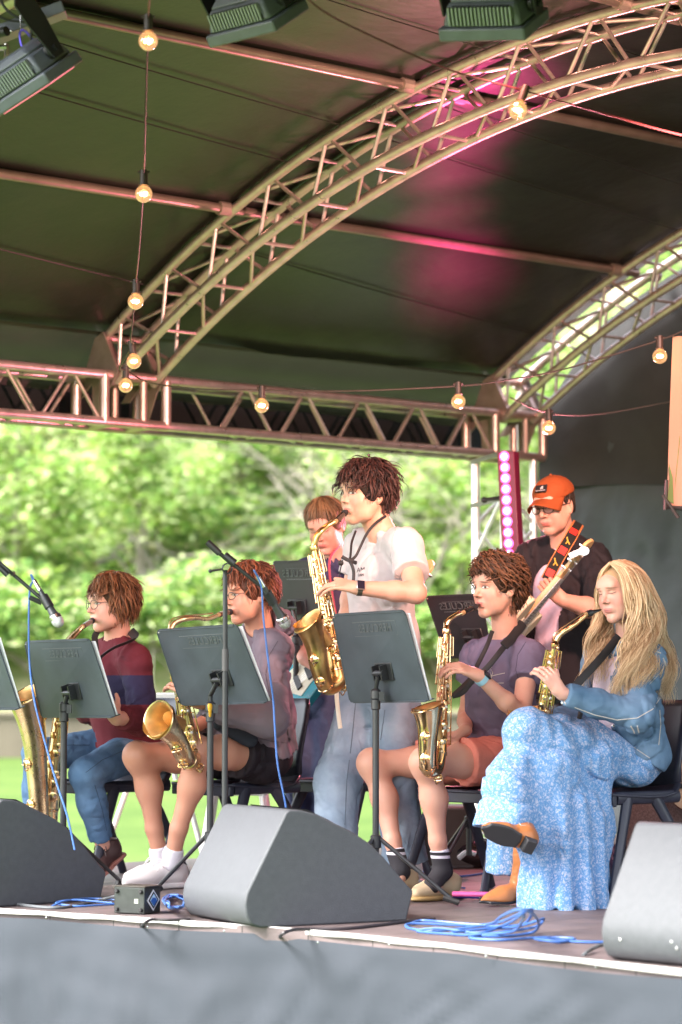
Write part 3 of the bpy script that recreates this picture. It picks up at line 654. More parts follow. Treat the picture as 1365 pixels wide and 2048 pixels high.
# ================================================================ text helper
def textmesh(txt, size, ext, o, ax, ay, m, name, parent=None, align='CENTER', font_off=0):
    cu = bpy.data.curves.new(name, 'FONT'); cu.body = txt; cu.size = size; cu.extrude = ext; cu.align_x = align; cu.align_y = 'CENTER'; cu.offset = font_off
    to = bpy.data.objects.new(name, cu); scn.collection.objects.link(to)
    dg = bpy.context.evaluated_depsgraph_get(); me = bpy.data.meshes.new_from_object(to.evaluated_get(dg)); bpy.data.objects.remove(to)
    ax, ay = Vector(ax).normalized(), Vector(ay).normalized(); az = ax.cross(ay)
    mt = Matrix(((ax.x, ay.x, az.x, o[0]), (ax.y, ay.y, az.y, o[1]), (ax.z, ay.z, az.z, o[2]), (0, 0, 0, 1)))
    me.transform(mt); me.materials.clear(); me.materials.append(m); ob = bpy.data.objects.new(name, me); return link(ob, parent)
# ================================================================ music stands
M['emboss'] = mat('desk_emboss_lit', (.085, .095, .10), .35, .0)  # lighter than the desk: light catching the raised letters, put into the colour
M['paper'] = mat('paper', (.75, .76, .80), .7)
M['yellow'] = mat('yellow_plastic', (.75, .42, .03), .4)
def music_stand(TL, TR, BR, BL, Yc, polex, label, clampy=None, dY=(.17, -.23, -.17, .23), floory=None, yellow=False, tripod=0.0, paper=True, text=True, mm=None):
    mdesk = mm or M['desk']
    c4 = [V(*TL, Yc + dY[0]), V(*TR, Yc + dY[1]), V(*BR, Yc + dY[2]), V(*BL, Yc + dY[3])]
    wv = (c4[1] - c4[0]); hv = (c4[3] - c4[0]); nv = wv.cross(hv).normalized()
    if nv.y < 0: nv = -nv          # towards the player (away from the camera)
    e = empty('music_stand', Vector((V(polex, 1500, Yc).x, Yc, 0)), label, 'music stand', 'black music stands of the band')
    def q(u, v): return c4[0].lerp(c4[1], u).lerp(c4[3].lerp(c4[2], u), v)
    pts_ = []
    r_ = .05
    for (u, v, s0) in ((0, 0, 0), (1, 0, 1), (1, 1, 2), (0, 1, 3)):
        rr = r_ if v == 0 else r_ * .6
        for k in range(4):
            a = math.pi / 2 * k / 3
            du = {0: -math.cos(a), 1: math.sin(a), 2: math.cos(a), 3: -math.sin(a)}[s0]; dv = {0: -math.sin(a), 1: -math.cos(a), 2: math.sin(a), 3: math.cos(a)}[s0]
            cu_ = u + (rr if u == 0 else -rr); cv = v + (rr * 1.3 if v == 0 else -rr * 1.3)
            pts_.append(q(cu_ + du * rr, cv + dv * rr * 1.3))
    m = MB(); n_ = len(pts_); m.add(pts_ + [p + nv * .004 for p in pts_], [tuple(range(n_)), tuple(range(2 * n_ - 1, n_ - 1, -1))] + [(i, i + n_, (i + 1) % n_ + n_, (i + 1) % n_) for i in range(n_)])
    ds = m.build('desk', mdesk, e, smooth=False)
    m = MB(); lipd = nv * .022; m.box(q(.5, 1) + lipd, wv * .49, nv * .024, hv.normalized() * .0025); m.build('lip', mdesk, e)
    m = MB(); m.tube([q(.04, .02), q(.96, .02)], .003, 6); m.tube([q(.005, .05), q(.005, .97)], .003, 6); m.tube([q(.995, .05), q(.995, .97)], .003, 6); m.build('rim', mdesk, ds)
    if text:
        o = q(.56, .185) - nv * .0015
        textmesh('HERCULES', .047, .0018, o, -wv, -hv, M['emboss'], 'maker_lettering', ds)
        m = MB(); a, b, c_, d = q(.26, .11), q(.84, .11), q(.84, .265), q(.26, .265)
        for s_, t_ in ((a, b), (b, c_), (c_, d)): m.tube([s_ - nv * .001, t_ - nv * .001], .0016, 5)
        m.build('maker_frame', M['emboss'], ds)
        m = MB(); m.ball(q(.03, .045) - nv * .001, .0035, 6); m.build('rivet', M['silver'], ds)
    # bracket, clamp and pole
    pc = V(polex, 1500, Yc); hp = q(.5, .72) - nv * .002
    plate = q(min(.85, max(.15, (polex - TL[0]) / max(1, TR[0] - TL[0]) * .9)), .66)
    ptop = Vector((pc.x, pc.y, plate.z - .005))
    un = wv.normalized(); uh = hv.normalized()
    m = MB(); m.box(plate - nv * .004, un * .055, nv * .003, uh * .036); m.build('bracket_plate', M['black_metal'], e, bevel=.003)
    m = MB(); m.box(plate - nv * .022 - un * .03, un * .004, nv * .018, uh * .03); m.box(plate - nv * .022 + un * .022, un * .004, nv * .018, uh * .03)
    m.tube([plate - nv * .03 - un * .035, plate - nv * .03 + un * .03], .012, 10); m.build('tilt_bracket', M['black_metal'], e)
    pt2 = plate - nv * .035 - UP * .01; clz = (V(polex, clampy, Yc).z if clampy else .35)
    low = Vector((pc.x, pc.y, .10))
    topp = Vector((pt2.x * .3 + pc.x * .7, pt2.y * .3 + pc.y * .7, pt2.z))
    m = MB(); m.tube([pt2, Vector((pc.x, pc.y, pt2.z - .05)), Vector((pc.x, pc.y, clz))], .0095, 10); m.build('upper_tube', M['black_metal'], e)
    m = MB(); m.tube([Vector((pc.x, pc.y, clz + .03)), low], .0135, 12); m.build('pole', M['black_metal'], e)
    m = MB(); m.lathe([(.013, -.04), (.019, -.035), (.019, .0), (.017, .002), (.021, .006), (.021, .036), (.012, .045)], Vector((pc.x, pc.y, clz)), UP, 14)
    m.box(Vector((pc.x + .022, pc.y - .005, clz + .015)), (.01, 0, 0), (0, .012, 0), (0, 0, .018)); m.build('clutch', M['black_metal'], e)
    if yellow:
        m = MB(); m.lathe([(0, -.03), (.006, -.025), (.008, -.005), (.012, .005), (.013, .018), (.008, .026), (0, .027)], Vector((pc.x, pc.y - .02, clz + .01)), UP, 12, sc=(1, .5)); m.build('release_tab', M['yellow'], e)
    for k in range(3):
        a = R(tripod + 120 * k); d = Vector((math.cos(a), math.sin(a), 0))
        m = MB(); m.tube([low + UP * .16 + d * .015, Vector((pc.x, pc.y, .03)) + d * .30], .0085, 8); m.build('leg', M['black_metal'], e)
        m = MB(); m.tube([Vector((pc.x, pc.y, .035)) + d * .27, Vector((pc.x, pc.y, .016)) + d * .33], .012, 8); m.build('foot', M['rubber'], e)
    m = MB(); m.lathe([(.014, 0), (.022, .004), (.022, .05), (.014, .055)], low + UP * .12, UP, 12); m.build('hub', M['black_metal'], e)
    if paper:
        m = MB(); ps = []
        for v in np.linspace(.05, .985, 8): ps.append((q(.12, v) + nv * .010, q(1.004, v) + nv * (.012 + .010 * (1 - v))))
        vv = [p for a_ in ps for p in a_]; ff = [(2 * i, 2 * i + 1, 2 * i + 3, 2 * i + 2) for i in range(7)]; m.add(vv, ff)
        po = m.build('sheet_music', M['paper'], None); s_ = po.modifiers.new('t', 'SOLIDIFY'); s_.thickness = .004
        tag(po, 'white sheets on the ' + label.split(',')[0].replace('dark ', '').replace(' with a yellow tab', ''), 'sheet music', 'sheet music on the stands')
    return e
music_stand((48, 1282), (180, 1277), (232, 1433), (84, 1436), 11.0, 128, 'dark music stand in front of the player in maroon', 1425, tripod=40)
music_stand((312, 1259), (474, 1248), (537, 1405), (362, 1411), 10.68, 421, 'dark music stand with a yellow tab in front of the hooded player', 1425, yellow=True, tripod=20)
music_stand((664, 1228), (809, 1219), (859, 1403), (700, 1405), 10.45, 752, 'dark music stand in the middle, in front of the curly player', 1400, tripod=-13)
music_stand((-125, 1275), (-10, 1270), (40, 1418), (-90, 1420), 10.95, -50, 'dark music stand cut off by the left edge', 1425, tripod=70)
M['desk_far'] = mat('desk_dark', (.022, .020, .026), .45, var=.15)
music_stand((545, 1122), (642, 1120), (655, 1262), (560, 1262), 12.1, 592, 'black music stand behind the hooded player, left of the standing saxophone', 1290, dY=(.1, -.1, -.05, .15), mm=M['desk_far'], paper=False)
music_stand((851, 1192), (962, 1187), (985, 1312), (893, 1318), 11.9, 938, 'black music stand between the standing player and the curly player', 1330, dY=(.1, -.1, -.05, .15), mm=M['desk_far'], paper=False)
# ================================================================ microphones on boom stands
M['mic_grille'] = mat('mic_grille', (.55, .56, .58), .35, .7, var=.3, vscale=400, bump=.6, bscale=500)
M['mic_body'] = mat('mic_body', (.06, .065, .07), .4, .3)
def mic(tail, head, Y0, Y1, label):
    a = V(*tail, Y0); b = V(*head, Y1); d = (b - a).normalized(); L = (b - a).length
    e = empty('microphone', a, label, 'microphone', 'vocal microphones')
    m = MB(); m.lathe([(0, 0), (.009, .001), (.0105, .01), (.0115, .05), (.0175, L - .055), (.021, L - .047)], a, d, 14); m.build('handle', M['mic_body'], e)
    m = MB(); m.lathe([(.021, L - .047), (.0245, L - .043), (.0250, L - .030), (.0245, L - .026)], a, d, 16); m.build('collar', M['silver'], e)
    m = MB(); m.lathe([(.0245, L - .026), (.0245, L - .015), (.021, L - .003), (.013, L + .006), (0, L + .009)], a, d, 16); m.build('grille', M['mic_grille'], e)
    m = MB(); m.lathe([(.006, -.05), (.0085, -.045), (.009, -.002), (.010, .002)], a, d, 10); m.build('plug', M['silver'], e)
    return a, d
# centre stand
e = empty('boom_mic_stand', G(451, 1795), 'tall black boom microphone stand in front of the hooded player', 'microphone stand', 'boom microphone stands')
YM = 10.42; pt = V(451, 1140, YM); pm = V(451, 1345, YM); pb = Vector((pt.x, YM, .02))
m = MB(); m.tube([pt, pm], .0095, 12); m.build('upper_tube', M['black_metal'], e)
m = MB(); m.tube([V(451, 1298, YM), V(451, 1342, YM)], .0135, 12); m.build('clutch', mat('clutch_grey', (.07, .065, .07), .4), e)
m = MB(); m.tube([pm, pb], .012, 12); m.build('lower_tube', M['black_metal'], e)
m = MB(); m.lathe([(0, .03), (.06, .028), (.13, .012), (.135, 0), (0, 0)], (pt.x, YM, 0), UP, 24); m.build('base', M['black_metal'], e)
b0 = V(415, 1084, YM - .03); b1 = V(462, 1128, YM - .02); b2 = V(532, 1180, YM + .02)
m = MB(); m.tube([b0, V(440, 1107, YM - .03)], .013, 12); m.build('counterweight', M['black_metal'], e)
m = MB(); m.tube([V(440, 1107, YM - .03), b2], [.0085, .0075], 10); m.build('boom', M['black_metal'], e)
m = MB(); m.lathe([(.017, -.014), (.022, -.01), (.022, .01), (.017, .014)], V(455, 1137, YM - .02), (0, 1, 0), 14); m.tube([V(449, 1110, YM - .03), V(470, 1127, YM - .03)], .016, 10); m.build('swivel', M['black_metal'], e)
m = MB(); m.tube([V(421, 1142, YM - .03), V(446, 1138, YM - .02)], .004, 8); m.ball(V(421, 1142, YM - .03), .008, 8); m.build('wing_knob', M['black_metal'], e)
a, d = mic((527, 1172), (574, 1252), YM - .02, YM + .06, 'grey vocal microphone angled down beside the hooded player')
m = MB(); m.tube([a + d * .03, a + d * .085], .019, 12); m.build('mic_clip', M['black_metal'], e)
cable([a - d * .05, a - d * .075, V(523, 1172, YM - .04), V(527, 1230, YM - .04), V(538, 1330, YM - .03), V(547, 1400, YM), V(550, 1450, YM), V(556, 1530, YM), V(572, 1612, YM), V(580, 1700, YM)], .0040, M['blue_cable'], 'blue microphone cable hanging straight down beside the hooded player')
# left stand (base outside the frame)
e = empty('boom_mic_stand', (-2.0, YM, 0), 'black boom microphone stand reaching in from the left edge', 'microphone stand', 'boom microphone stands')
YL = 10.7; m = MB(); m.tube([V(-60, 1075, YL), V(82, 1196, YL)], .0075, 10); m.build('boom', M['black_metal'], e)
m = MB(); m.tube([V(-70, 1066, YL), V(16, 1150, YL)], .012, 10); m.build('boom_sleeve', M['black_metal'], e)
m = MB(); m.lathe([(.010, -.012), (.013, .012)], V(24, 1146, YL - .02), (0, 1, 0), 10); m.build('knob', M['black_metal'], e)
pl = V(-60, 1085, YL); m = MB(); m.tube([pl, Vector((pl.x, YL, .02))], .011, 10); m.build('pole', M['black_metal'], e)
m = MB(); m.lathe([(0, .03), (.12, .014), (.13, 0), (0, 0)], (pl.x, YL, 0), UP, 20); m.build('base', M['black_metal'], e)
a, d = mic((80, 1180), (120, 1250), YL - .02, YL - .06, 'grey vocal microphone angled down at the left edge')
m = MB(); m.tube([a + d * .03, a + d * .085], .02, 12); m.tube([V(60, 1195, YL), V(84, 1206, YL)], .010, 8); m.build('mic_clip', M['black_metal'], e)
cable([a - d * .05, a - d * .075, V(66, 1163, YL), V(60, 1180, YL), V(58, 1250, YL), V(60, 1330, YL), V(70, 1405, YL - .1), V(92, 1490, YL - .15), V(115, 1570, YL - .2), V(135, 1632, YL - .25), V(150, 1700, YL - .3)], .0040, M['blue_cable'], 'blue microphone cable hanging past the maroon player\'s knee')
# ================================================================ festoon lights
def bulbmats():
    g = bpy.data.materials.new('bulb_glass'); g.use_nodes = True; n = g.node_tree.nodes; l = g.node_tree.links
    n.remove(n['Principled BSDF']); t = n.new('ShaderNodeBsdfTransparent'); t.inputs[0].default_value = (1, .80, .58, 1); gl = n.new('ShaderNodeBsdfGlossy'); gl.inputs['Roughness'].default_value = .06
    fr = n.new('ShaderNodeLayerWeight'); fr.inputs[0].default_value = .35; mx = n.new('ShaderNodeMixShader'); l.new(fr.outputs['Facing'], mx.inputs[0]); l.new(t.outputs[0], mx.inputs[1]); l.new(gl.outputs[0], mx.inputs[2]); em = n.new('ShaderNodeEmission'); em.inputs[0].default_value = (1, .55, .25, 1); em.inputs[1].default_value = .07; ad = n.new('ShaderNodeAddShader'); l.new(mx.outputs[0], ad.inputs[0]); l.new(em.outputs[0], ad.inputs[1]); l.new(ad.outputs[0], n['Material Output'].inputs[0])
    return g, mat('filament', (1, .6, .3), .5, emis=(1, .55, .24), estr=9)
M['glass'], M['filament'] = bulbmats()
def bulb(p, parent, down=(0, 0, -1), r=.033):
    d = Vector(down).normalized(); p = Vector(p)
    m = MB(); m.lathe([(0, -.055), (.013, -.054), (.015, -.03), (.015, -.002), (.019, .0), (.019, .004), (.011, .006)], p, d, 12); m.tube([p - d * .045 - Vector((.022, 0, 0)), p - d * .045 + Vector((.022, 0, 0))], .005, 6); s_ = m.build('socket', M['red_cable'], parent)
    m = MB(); prof = [(.010, .004), (.011, .012)] + [(r * math.sin(a), .012 + r * .75 - r * math.cos(a)) for a in np.linspace(.45, math.pi, 9)]
    m.lathe(prof, p, d, 16); m.build('glass', M['glass'], s_)
    c = p + d * (.012 + r * .75); m = MB(); u = d.orthogonal().normalized(); v = d.cross(u)
    m.tube([c + u * (.0105 * math.cos(t)) + v * (.0105 * math.sin(t)) + d * (.004 * math.sin(t * 3)) for t in np.linspace(0, 5.6, 14)], .0052, 6); m.build('filament', M['filament'], s_)
def festoon(nodes, label, extra=None, mcol=None):
    """nodes: (px,py,Y,bulb?) cable path"""
    e = empty('festoon_lights', V(*nodes[0][:3]), label, 'string lights', 'festoon light strings')
    m = MB(); m.tube(smoothpath([V(*n[:3]) for n in nodes], 6), .0035, 6); m.build('cable', mcol or M['red_cable'], e)
    for n in nodes:
        if n[3]: bulb(V(*n[:3]) - UP * .035, e, n[4] if len(n) > 4 else (0, 0, -1))
M['wine'] = mat('wine_cable', (.10, .02, .025), .35)
festoon([(302, -60, 8.5, 0), (297, 40, 8.8, 1), (292, 200, 9.3, 0), (288, 350, 9.8, 1), (280, 480, 10.3, 0), (272, 568, 10.7, 1), (266, 640, 11.0, 0), (262, 680, 11.2, 0), (266, 690, 11.4, 1, (.15, 0, -1)), (240, 735, 11.8, 0), (252, 740, 12.1, 1), (300, 765, 12.2, 0), (400, 778, 12.0, 0), (524, 780, 12.0, 1), (700, 782, 12.0, 0), (917, 772, 12.0, 1), (1000, 762, 11.9, 0), (1130, 738, 11.7, 0), (1320, 680, 11.5, 1), (1380, 655, 11.4, 0)],
        'longest festoon string, falling from the top left and crossing to the right edge')
festoon([(560, -60, 8.2, 0), (640, 18, 8.5, 0), (760, 80, 8.7, 0), (900, 140, 8.9, 0), (1043, 180, 9.0, 1, (-.35, 0, -1)), (1200, 225, 9.1, 0), (1330, 262, 9.2, 0), (1420, 282, 9.2, 0)], 'red festoon cable with one bulb sloping across the top right', mcol=M['wine'])
festoon([(1020, 795, 12.6, 0), (1098, 826, 12.5, 1), (1200, 828, 12.3, 0), (1357, 800, 12.0, 1), (1420, 788, 11.9, 0)], 'short dark festoon string with two bulbs below the rear arch')
# ================================================================ wash lights hanging at the top
M['fixture'] = mat('fixture_grey', (.12, .13, .17), .38, var=.1, vscale=20, spec=.6); M['fin'] = mat('fixture_fin', (.30, .32, .36), .3, .3); M['fixdark'] = mat('fixture_shadow', (.006, .006, .007), .6)
M['lens'] = mat('lens', (.7, .2, .25), .15, emis=(1, .22, .28), estr=.3)
def fixture(px, py, Y, yaw, tilt, roll, label, sc=1.0, yk=1, spot=0, col=(1, .25, .3)):
    c = V(px, py, Y); e = empty('stage_light', c, label, 'stage light', 'wash lights under the roof')
    rot = Matrix.Rotation(R(-yaw), 3, 'Z') @ Matrix.Rotation(R(tilt), 3, 'X') @ Matrix.Rotation(R(roll), 3, 'Y')
    X, Yx, Zx = [rot @ Vector(v) * sc for v in ((1, 0, 0), (0, 1, 0), (0, 0, 1))]
    def P(x, y, z): return c + X * x + Yx * y + Zx * z
    def frust(m, a, b, z0, z1, mi=0):
        vs_ = [P(x * a[0], y * a[1], z0) for x, y in ((-1, -1), (1, -1), (1, 1), (-1, 1))] + [P(x * b[0], y * b[1], z1) for x, y in ((-1, -1), (1, -1), (1, 1), (-1, 1))]
        m.add(vs_, [(3, 2, 1, 0), (4, 5, 6, 7), (0, 1, 5, 4), (1, 2, 6, 5), (2, 3, 7, 6), (3, 0, 4, 7)])
    m = MB(); frust(m, (.150, .115), (.150, .115), 0, .045); m.build('bezel', M['fixture'], e, bevel=.008)
    m = MB(); frust(m, (.138, .105), (.118, .085), .045, .12); frust(m, (.118, .085), (.085, .055), .12, .155); m.build('housing', M['fixture'], e, bevel=.012)
    m = MB(); frust(m, (.113, .1055), (.100, .0985), .053, .112); m.build('fin_recess', M['fixdark'], e, smooth=False)
    for k in range(17):
        x = -.106 + .212 * k / 16; m = MB(); m.box(P(x, -.104, .082), X * .0028, Yx * .0085, Zx * .030); m.build('cooling_fin', M['fin'], e, smooth=False)
    m = MB(); m.lathe([(.0, 0), (.030, 0), (.030, .012), (.022, .022), (0, .022)], P(.135, 0, .09), X, 16); m.lathe([(.010, .02), (.014, .04), (0, .04)], P(.135, 0, .09), X, 10); m.build('yoke_knob', M['plastic'], e)
    m = MB(); yx = .158
    m.prism([(-.03, .06), (.03, .06), (.055, .20), (.055, .28), (.0, .33), (-.055, .28), (-.055, .20)], P(yx, 0, 0), Yx, Zx, X * .006)
    m.prism([(-.03, .06), (.03, .06), (.055, .20), (.055, .28), (.0, .33), (-.055, .28), (-.055, .20)], P(-yx - .006, 0, 0), Yx, Zx, X * .006)
    m.box(P(0, 0, .325), X * .164, Yx * .03, Zx * .004); m.build('yoke', M['plastic'], e)
    m = MB(); frust(m, (.12, .085), (.12, .085), -.003, -.001); m.build('lens_panel', M['lens'], e, smooth=False)
    m = MB(); m.tube(smoothpath([P(.05, .05, .15), P(.1, .08, .25), P(.05, .1, .4), P(-.1, .1, .5)], 5), .005, 6); m.build('lead', M['rubber'], e)
    if spot:
        ld = bpy.data.lights.new('wash_beam', 'SPOT'); ld.energy = spot; ld.color = col; ld.spot_size = R(95); ld.spot_blend = .9; ld.shadow_soft_size = .1
        lo = bpy.data.objects.new('wash_beam', ld); lo.location = P(0, 0, -.02); lo.rotation_euler = (Zx).to_track_quat('Z', 'Y').to_euler(); link(lo)
    return e
fixture(520, 58, 9.1, 36, 32, -3, 'grey finned stage light at the top centre', 1.0, spot=10, col=(1, .40, .30))
fixture(990, 62, 8.9, 28, 30, 6, 'grey finned stage light at the top right, above the arch', 1.05, spot=10, col=(1, .40, .30))
fixture(78, 180, 9.1, 30, 32, -20, 'grey finned stage light with its yoke at the top left corner', 1.0)
fixture(1640, 250, 8.6, 60, 70, 0, 'added grey finned stage light, unseen past the right edge', 1.0)
ld = bpy.data.lights.new('wash_beam', 'SPOT'); ld.energy = 240; ld.color = (1, .52, .40); ld.spot_size = R(80); ld.spot_blend = 1; ld.shadow_soft_size = .12  # added out-of-view spot that warms the trusses
lo = bpy.data.objects.new('wash_beam', ld); lo.location = V(1560, 262, 8.75); lo.rotation_euler = (lo.location - S(2.0, .6, 2.3)).to_track_quat('Z', 'Y').to_euler(); link(lo)
# electrical bar with connectors and a carabiner at the top left
e = empty('power_bar', V(40, 60, 9.3), 'dark distribution bar with orange connector at the top left corner', 'power bar')
m = MB(); q0, q1 = V(-60, 92, 9.3), V(130, 18, 9.3); dv = (q1 - q0); m.box((q0 + q1) / 2, dv / 2, (0, .05, 0), dv.cross(Vector((0, 1, 0))).normalized() * .022); m.build('bar', M['fixture'], e, bevel=.004)
m = MB(); m.tube([V(55, 38, 9.22), V(70, 36, 9.22)], .014, 14); m.build('orange_connector', mat('orange_plastic', (.85, .30, .02), .4), e)
for a_, b_, r_ in ((V(70, 36, 9.22), V(84, 30, 9.2), .017), (V(0, 66, 9.22), V(14, 62, 9.2), .018), (V(72, 24, 9.22), V(78, 22, 9.22), .010)): m = MB(); m.tube([a_, b_], r_, 12); m.build('socket', M['plastic'], e)
m = MB(); m.tube(smoothpath([V(-5, -20, 9.2), V(8, 12, 9.2), V(30, 32, 9.2), V(56, 38, 9.2)], 5), .005, 6); m.build('power_lead', M['rubber'], e)
m = MB(); m.tube(smoothpath([V(-10, 28, 9.2), V(15, 40, 9.2), V(50, 44, 9.2)], 5), .004, 6); m.build('power_lead', M['rubber'], e)
m = MB(); m.ball(V(23, 62, 9.2), .005, 8); m.build('indicator', M['silver'], e); m = MB(); m.ball(V(91, 32, 9.2), .005, 8); m.build('indicator', M['silver'], e)
e = empty('carabiner', V(45, 62, 9.15), 'purple blue carabiner hanging on a thin safety wire at the top left', 'carabiner')
m = MB(); m.tube(smoothpath([V(42, 62, 9.15), V(40, 70, 9.15), V(46, 95, 9.15), V(66, 97, 9.15), V(71, 88, 9.15), V(55, 66, 9.15), V(46, 60, 9.15), V(42, 62, 9.15)], 4), .0045, 7); m.build('loop', mat('anodised_blue', (.12, .10, .60), .3, .7), e)
m = MB(); m.tube([V(41, -30, 9.15), V(41, 55, 9.15), V(43, 64, 9.15)], .0016, 5); m.build('safety_wire', M['silver'], e)
e = empty('hanging_clamp', V(12, 100, 9.4), 'small metal hook clamp half cut off at the left edge', 'clamp')
m = MB(); m.tube([V(13, 88, 9.4), V(13, 120, 9.4)], .009, 8); m.tube([V(-12, 95, 9.4), V(14, 95, 9.4)], .012, 8); m.build('hook', M['silver'], e)
# ================================================================ LED batten by the mast
e = empty('led_batten', V(1030, 1400, 13.2), 'upright LED batten with a row of pink white lamps beside the corner mast', 'stage light')
YB = 13.0; t0 = V(1011, 903, YB); t1 = V(1032, 1330, YB); ax_ = (t1 - t0); Lb = ax_.length; au = ax_.normalized(); bx_ = Vector((.86, -.5, 0)); bn = Vector((-.5, -.86, 0))
m = MB(); m.box((t0 + t1) / 2 - bn * .03, ax_ / 2, bx_ * .047, bn * .03); m.build('housing', mat('batten_housing', (.16, .010, .045), .4), e, bevel=.004)
M['led'] = mat('led', (1, .8, .9), .4, emis=(1, .50, .74), estr=4); M['ledrim'] = mat('led_lens_rim', (.45, .05, .2), .3, emis=(1, .06, .32), estr=1.6)
for k in range(19):
    c = t0 + au * (.025 + .0535 * k) + bn * .002 - bx_ * .006
    m = MB(); m.lathe([(.0, .002), (.021, .002), (.025, .0), (.025, -.004)], c, bn, 16); lo = m.build('lens_rim', M['ledrim'], e)
    m = MB(); m.lathe([(.0, .005), (.011, .0045), (.0140, .003), (.0140, -.001)], c, bn, 16); m.build('lamp', M['led'], lo)
for py in (905, 996, 1200):
    m = MB(); c = V(1005, py, YB) + Vector((0, .05, 0)); m.box(c + Vector((-.06, .25, 0)), (.008, 0, 0), (-.06, .28, 0), (0, 0, .010)); m.build('bracket', M['black_metal'], e)
m = MB(); m.tube([V(965, 1000, 13.1), V(1000, 996, 13.05)], .010, 8); m.ball(V(969, 1000, 13.1), .017, 8); m.build('clamp_knob', M['black_metal'], e)
ld = bpy.data.lights.new('batten_glow', 'AREA'); ld.shape = 'RECTANGLE'; ld.size = .05; ld.size_y = .5; ld.energy = 13; ld.color = (1, .26, .34)
lo = bpy.data.objects.new('batten_glow', ld); lo.location = t0.lerp(t1, .27) + bn * .02; lo.rotation_euler = Matrix((bx_, -au, (-bn))).transposed().to_euler() if 0 else (-bn).to_track_quat('Z', 'Y').to_euler(); link(lo)
# added lamps above the batten imitate a pink reflection on the roof
def roof_hit(px, py):
    for k in range(400):
        p = V(px, py, 10 + k * .015); u = -(p - E0).dot(W)
        if 0 < u < 7.2 and p.z > hh(u): return p
    return V(px, py, 14)
for px_, py_, en in ((975, 205, .9), (925, 290, .8), (905, 360, .7), (885, 440, .6), (893, 510, .9), (915, 570, 1.2)):
    tg_ = roof_hit(px_, py_); ld = bpy.data.lights.new('roof_streak_helper', 'AREA'); ld.shape = 'DISK'; ld.size = .16; ld.energy = en * 1.5; ld.color = (1, .06, .30); ld.spread = R(27)
    lo = bpy.data.objects.new('roof_streak_helper', ld); lo.location = t0 + bn * .10 + UP * .10; lo.rotation_euler = (lo.location - tg_).to_track_quat('Z', 'Y').to_euler(); link(lo)
# ================================================================ printed banner at the right edge
e = empty('banner', V(1365, 850, 11.5), 'peach coloured banner printed with green leaves hanging at the right edge', 'banner')
m = MB(); vv = []; ff = []
for j in range(24):
    for i in range(10):
        xl = 1346 - 12 * (j / 23); p = V(xl + i * 18, 672 + (1012 - 672) * j / 23, 11.5 - i * .02); vv.append(p + Vector((0, .012 * math.sin(i * .9 + j * .15), 0)))
for j in range(23):
    for i in range(9): ff.append((j * 10 + i, j * 10 + i + 1, (j + 1) * 10 + i + 1, (j + 1) * 10 + i))
m.add(vv, ff); bo = m.build('cloth', mat('banner_print', (.36, .20, .145), .7, var=.04, vscale=3), e, angle=180)
M['leafprint'] = mat('leaf_print', (.07, .13, .03), .7)
for poly in (((1335, 1000), (1340, 960), (1338, 925), (1346, 955), (1348, 1008)), ((1352, 1010), (1351, 960), (1360, 870), (1368, 930), (1362, 1012)), ((1366, 990), (1374, 930), (1378, 1000))):
    m = MB(); m.add([V(a, b, 11.475) for a, b in poly], [tuple(range(len(poly)))]); m.build('printed_leaf', M['leafprint'], bo, smooth=False)
m = MB(); m.tube([V(1332, 1014, 11.47), V(1420, 1022, 11.4)], .009, 8); m.build('lower_bar', M['black_metal'], e)
m = MB(); m.tube([V(1334, 960, 11.46), V(1331, 1020, 11.46)], .008, 6); m.tube([V(1326, 990, 11.46), V(1358, 1036, 11.44)], .007, 6); m.build('tie', M['rubber'], e)
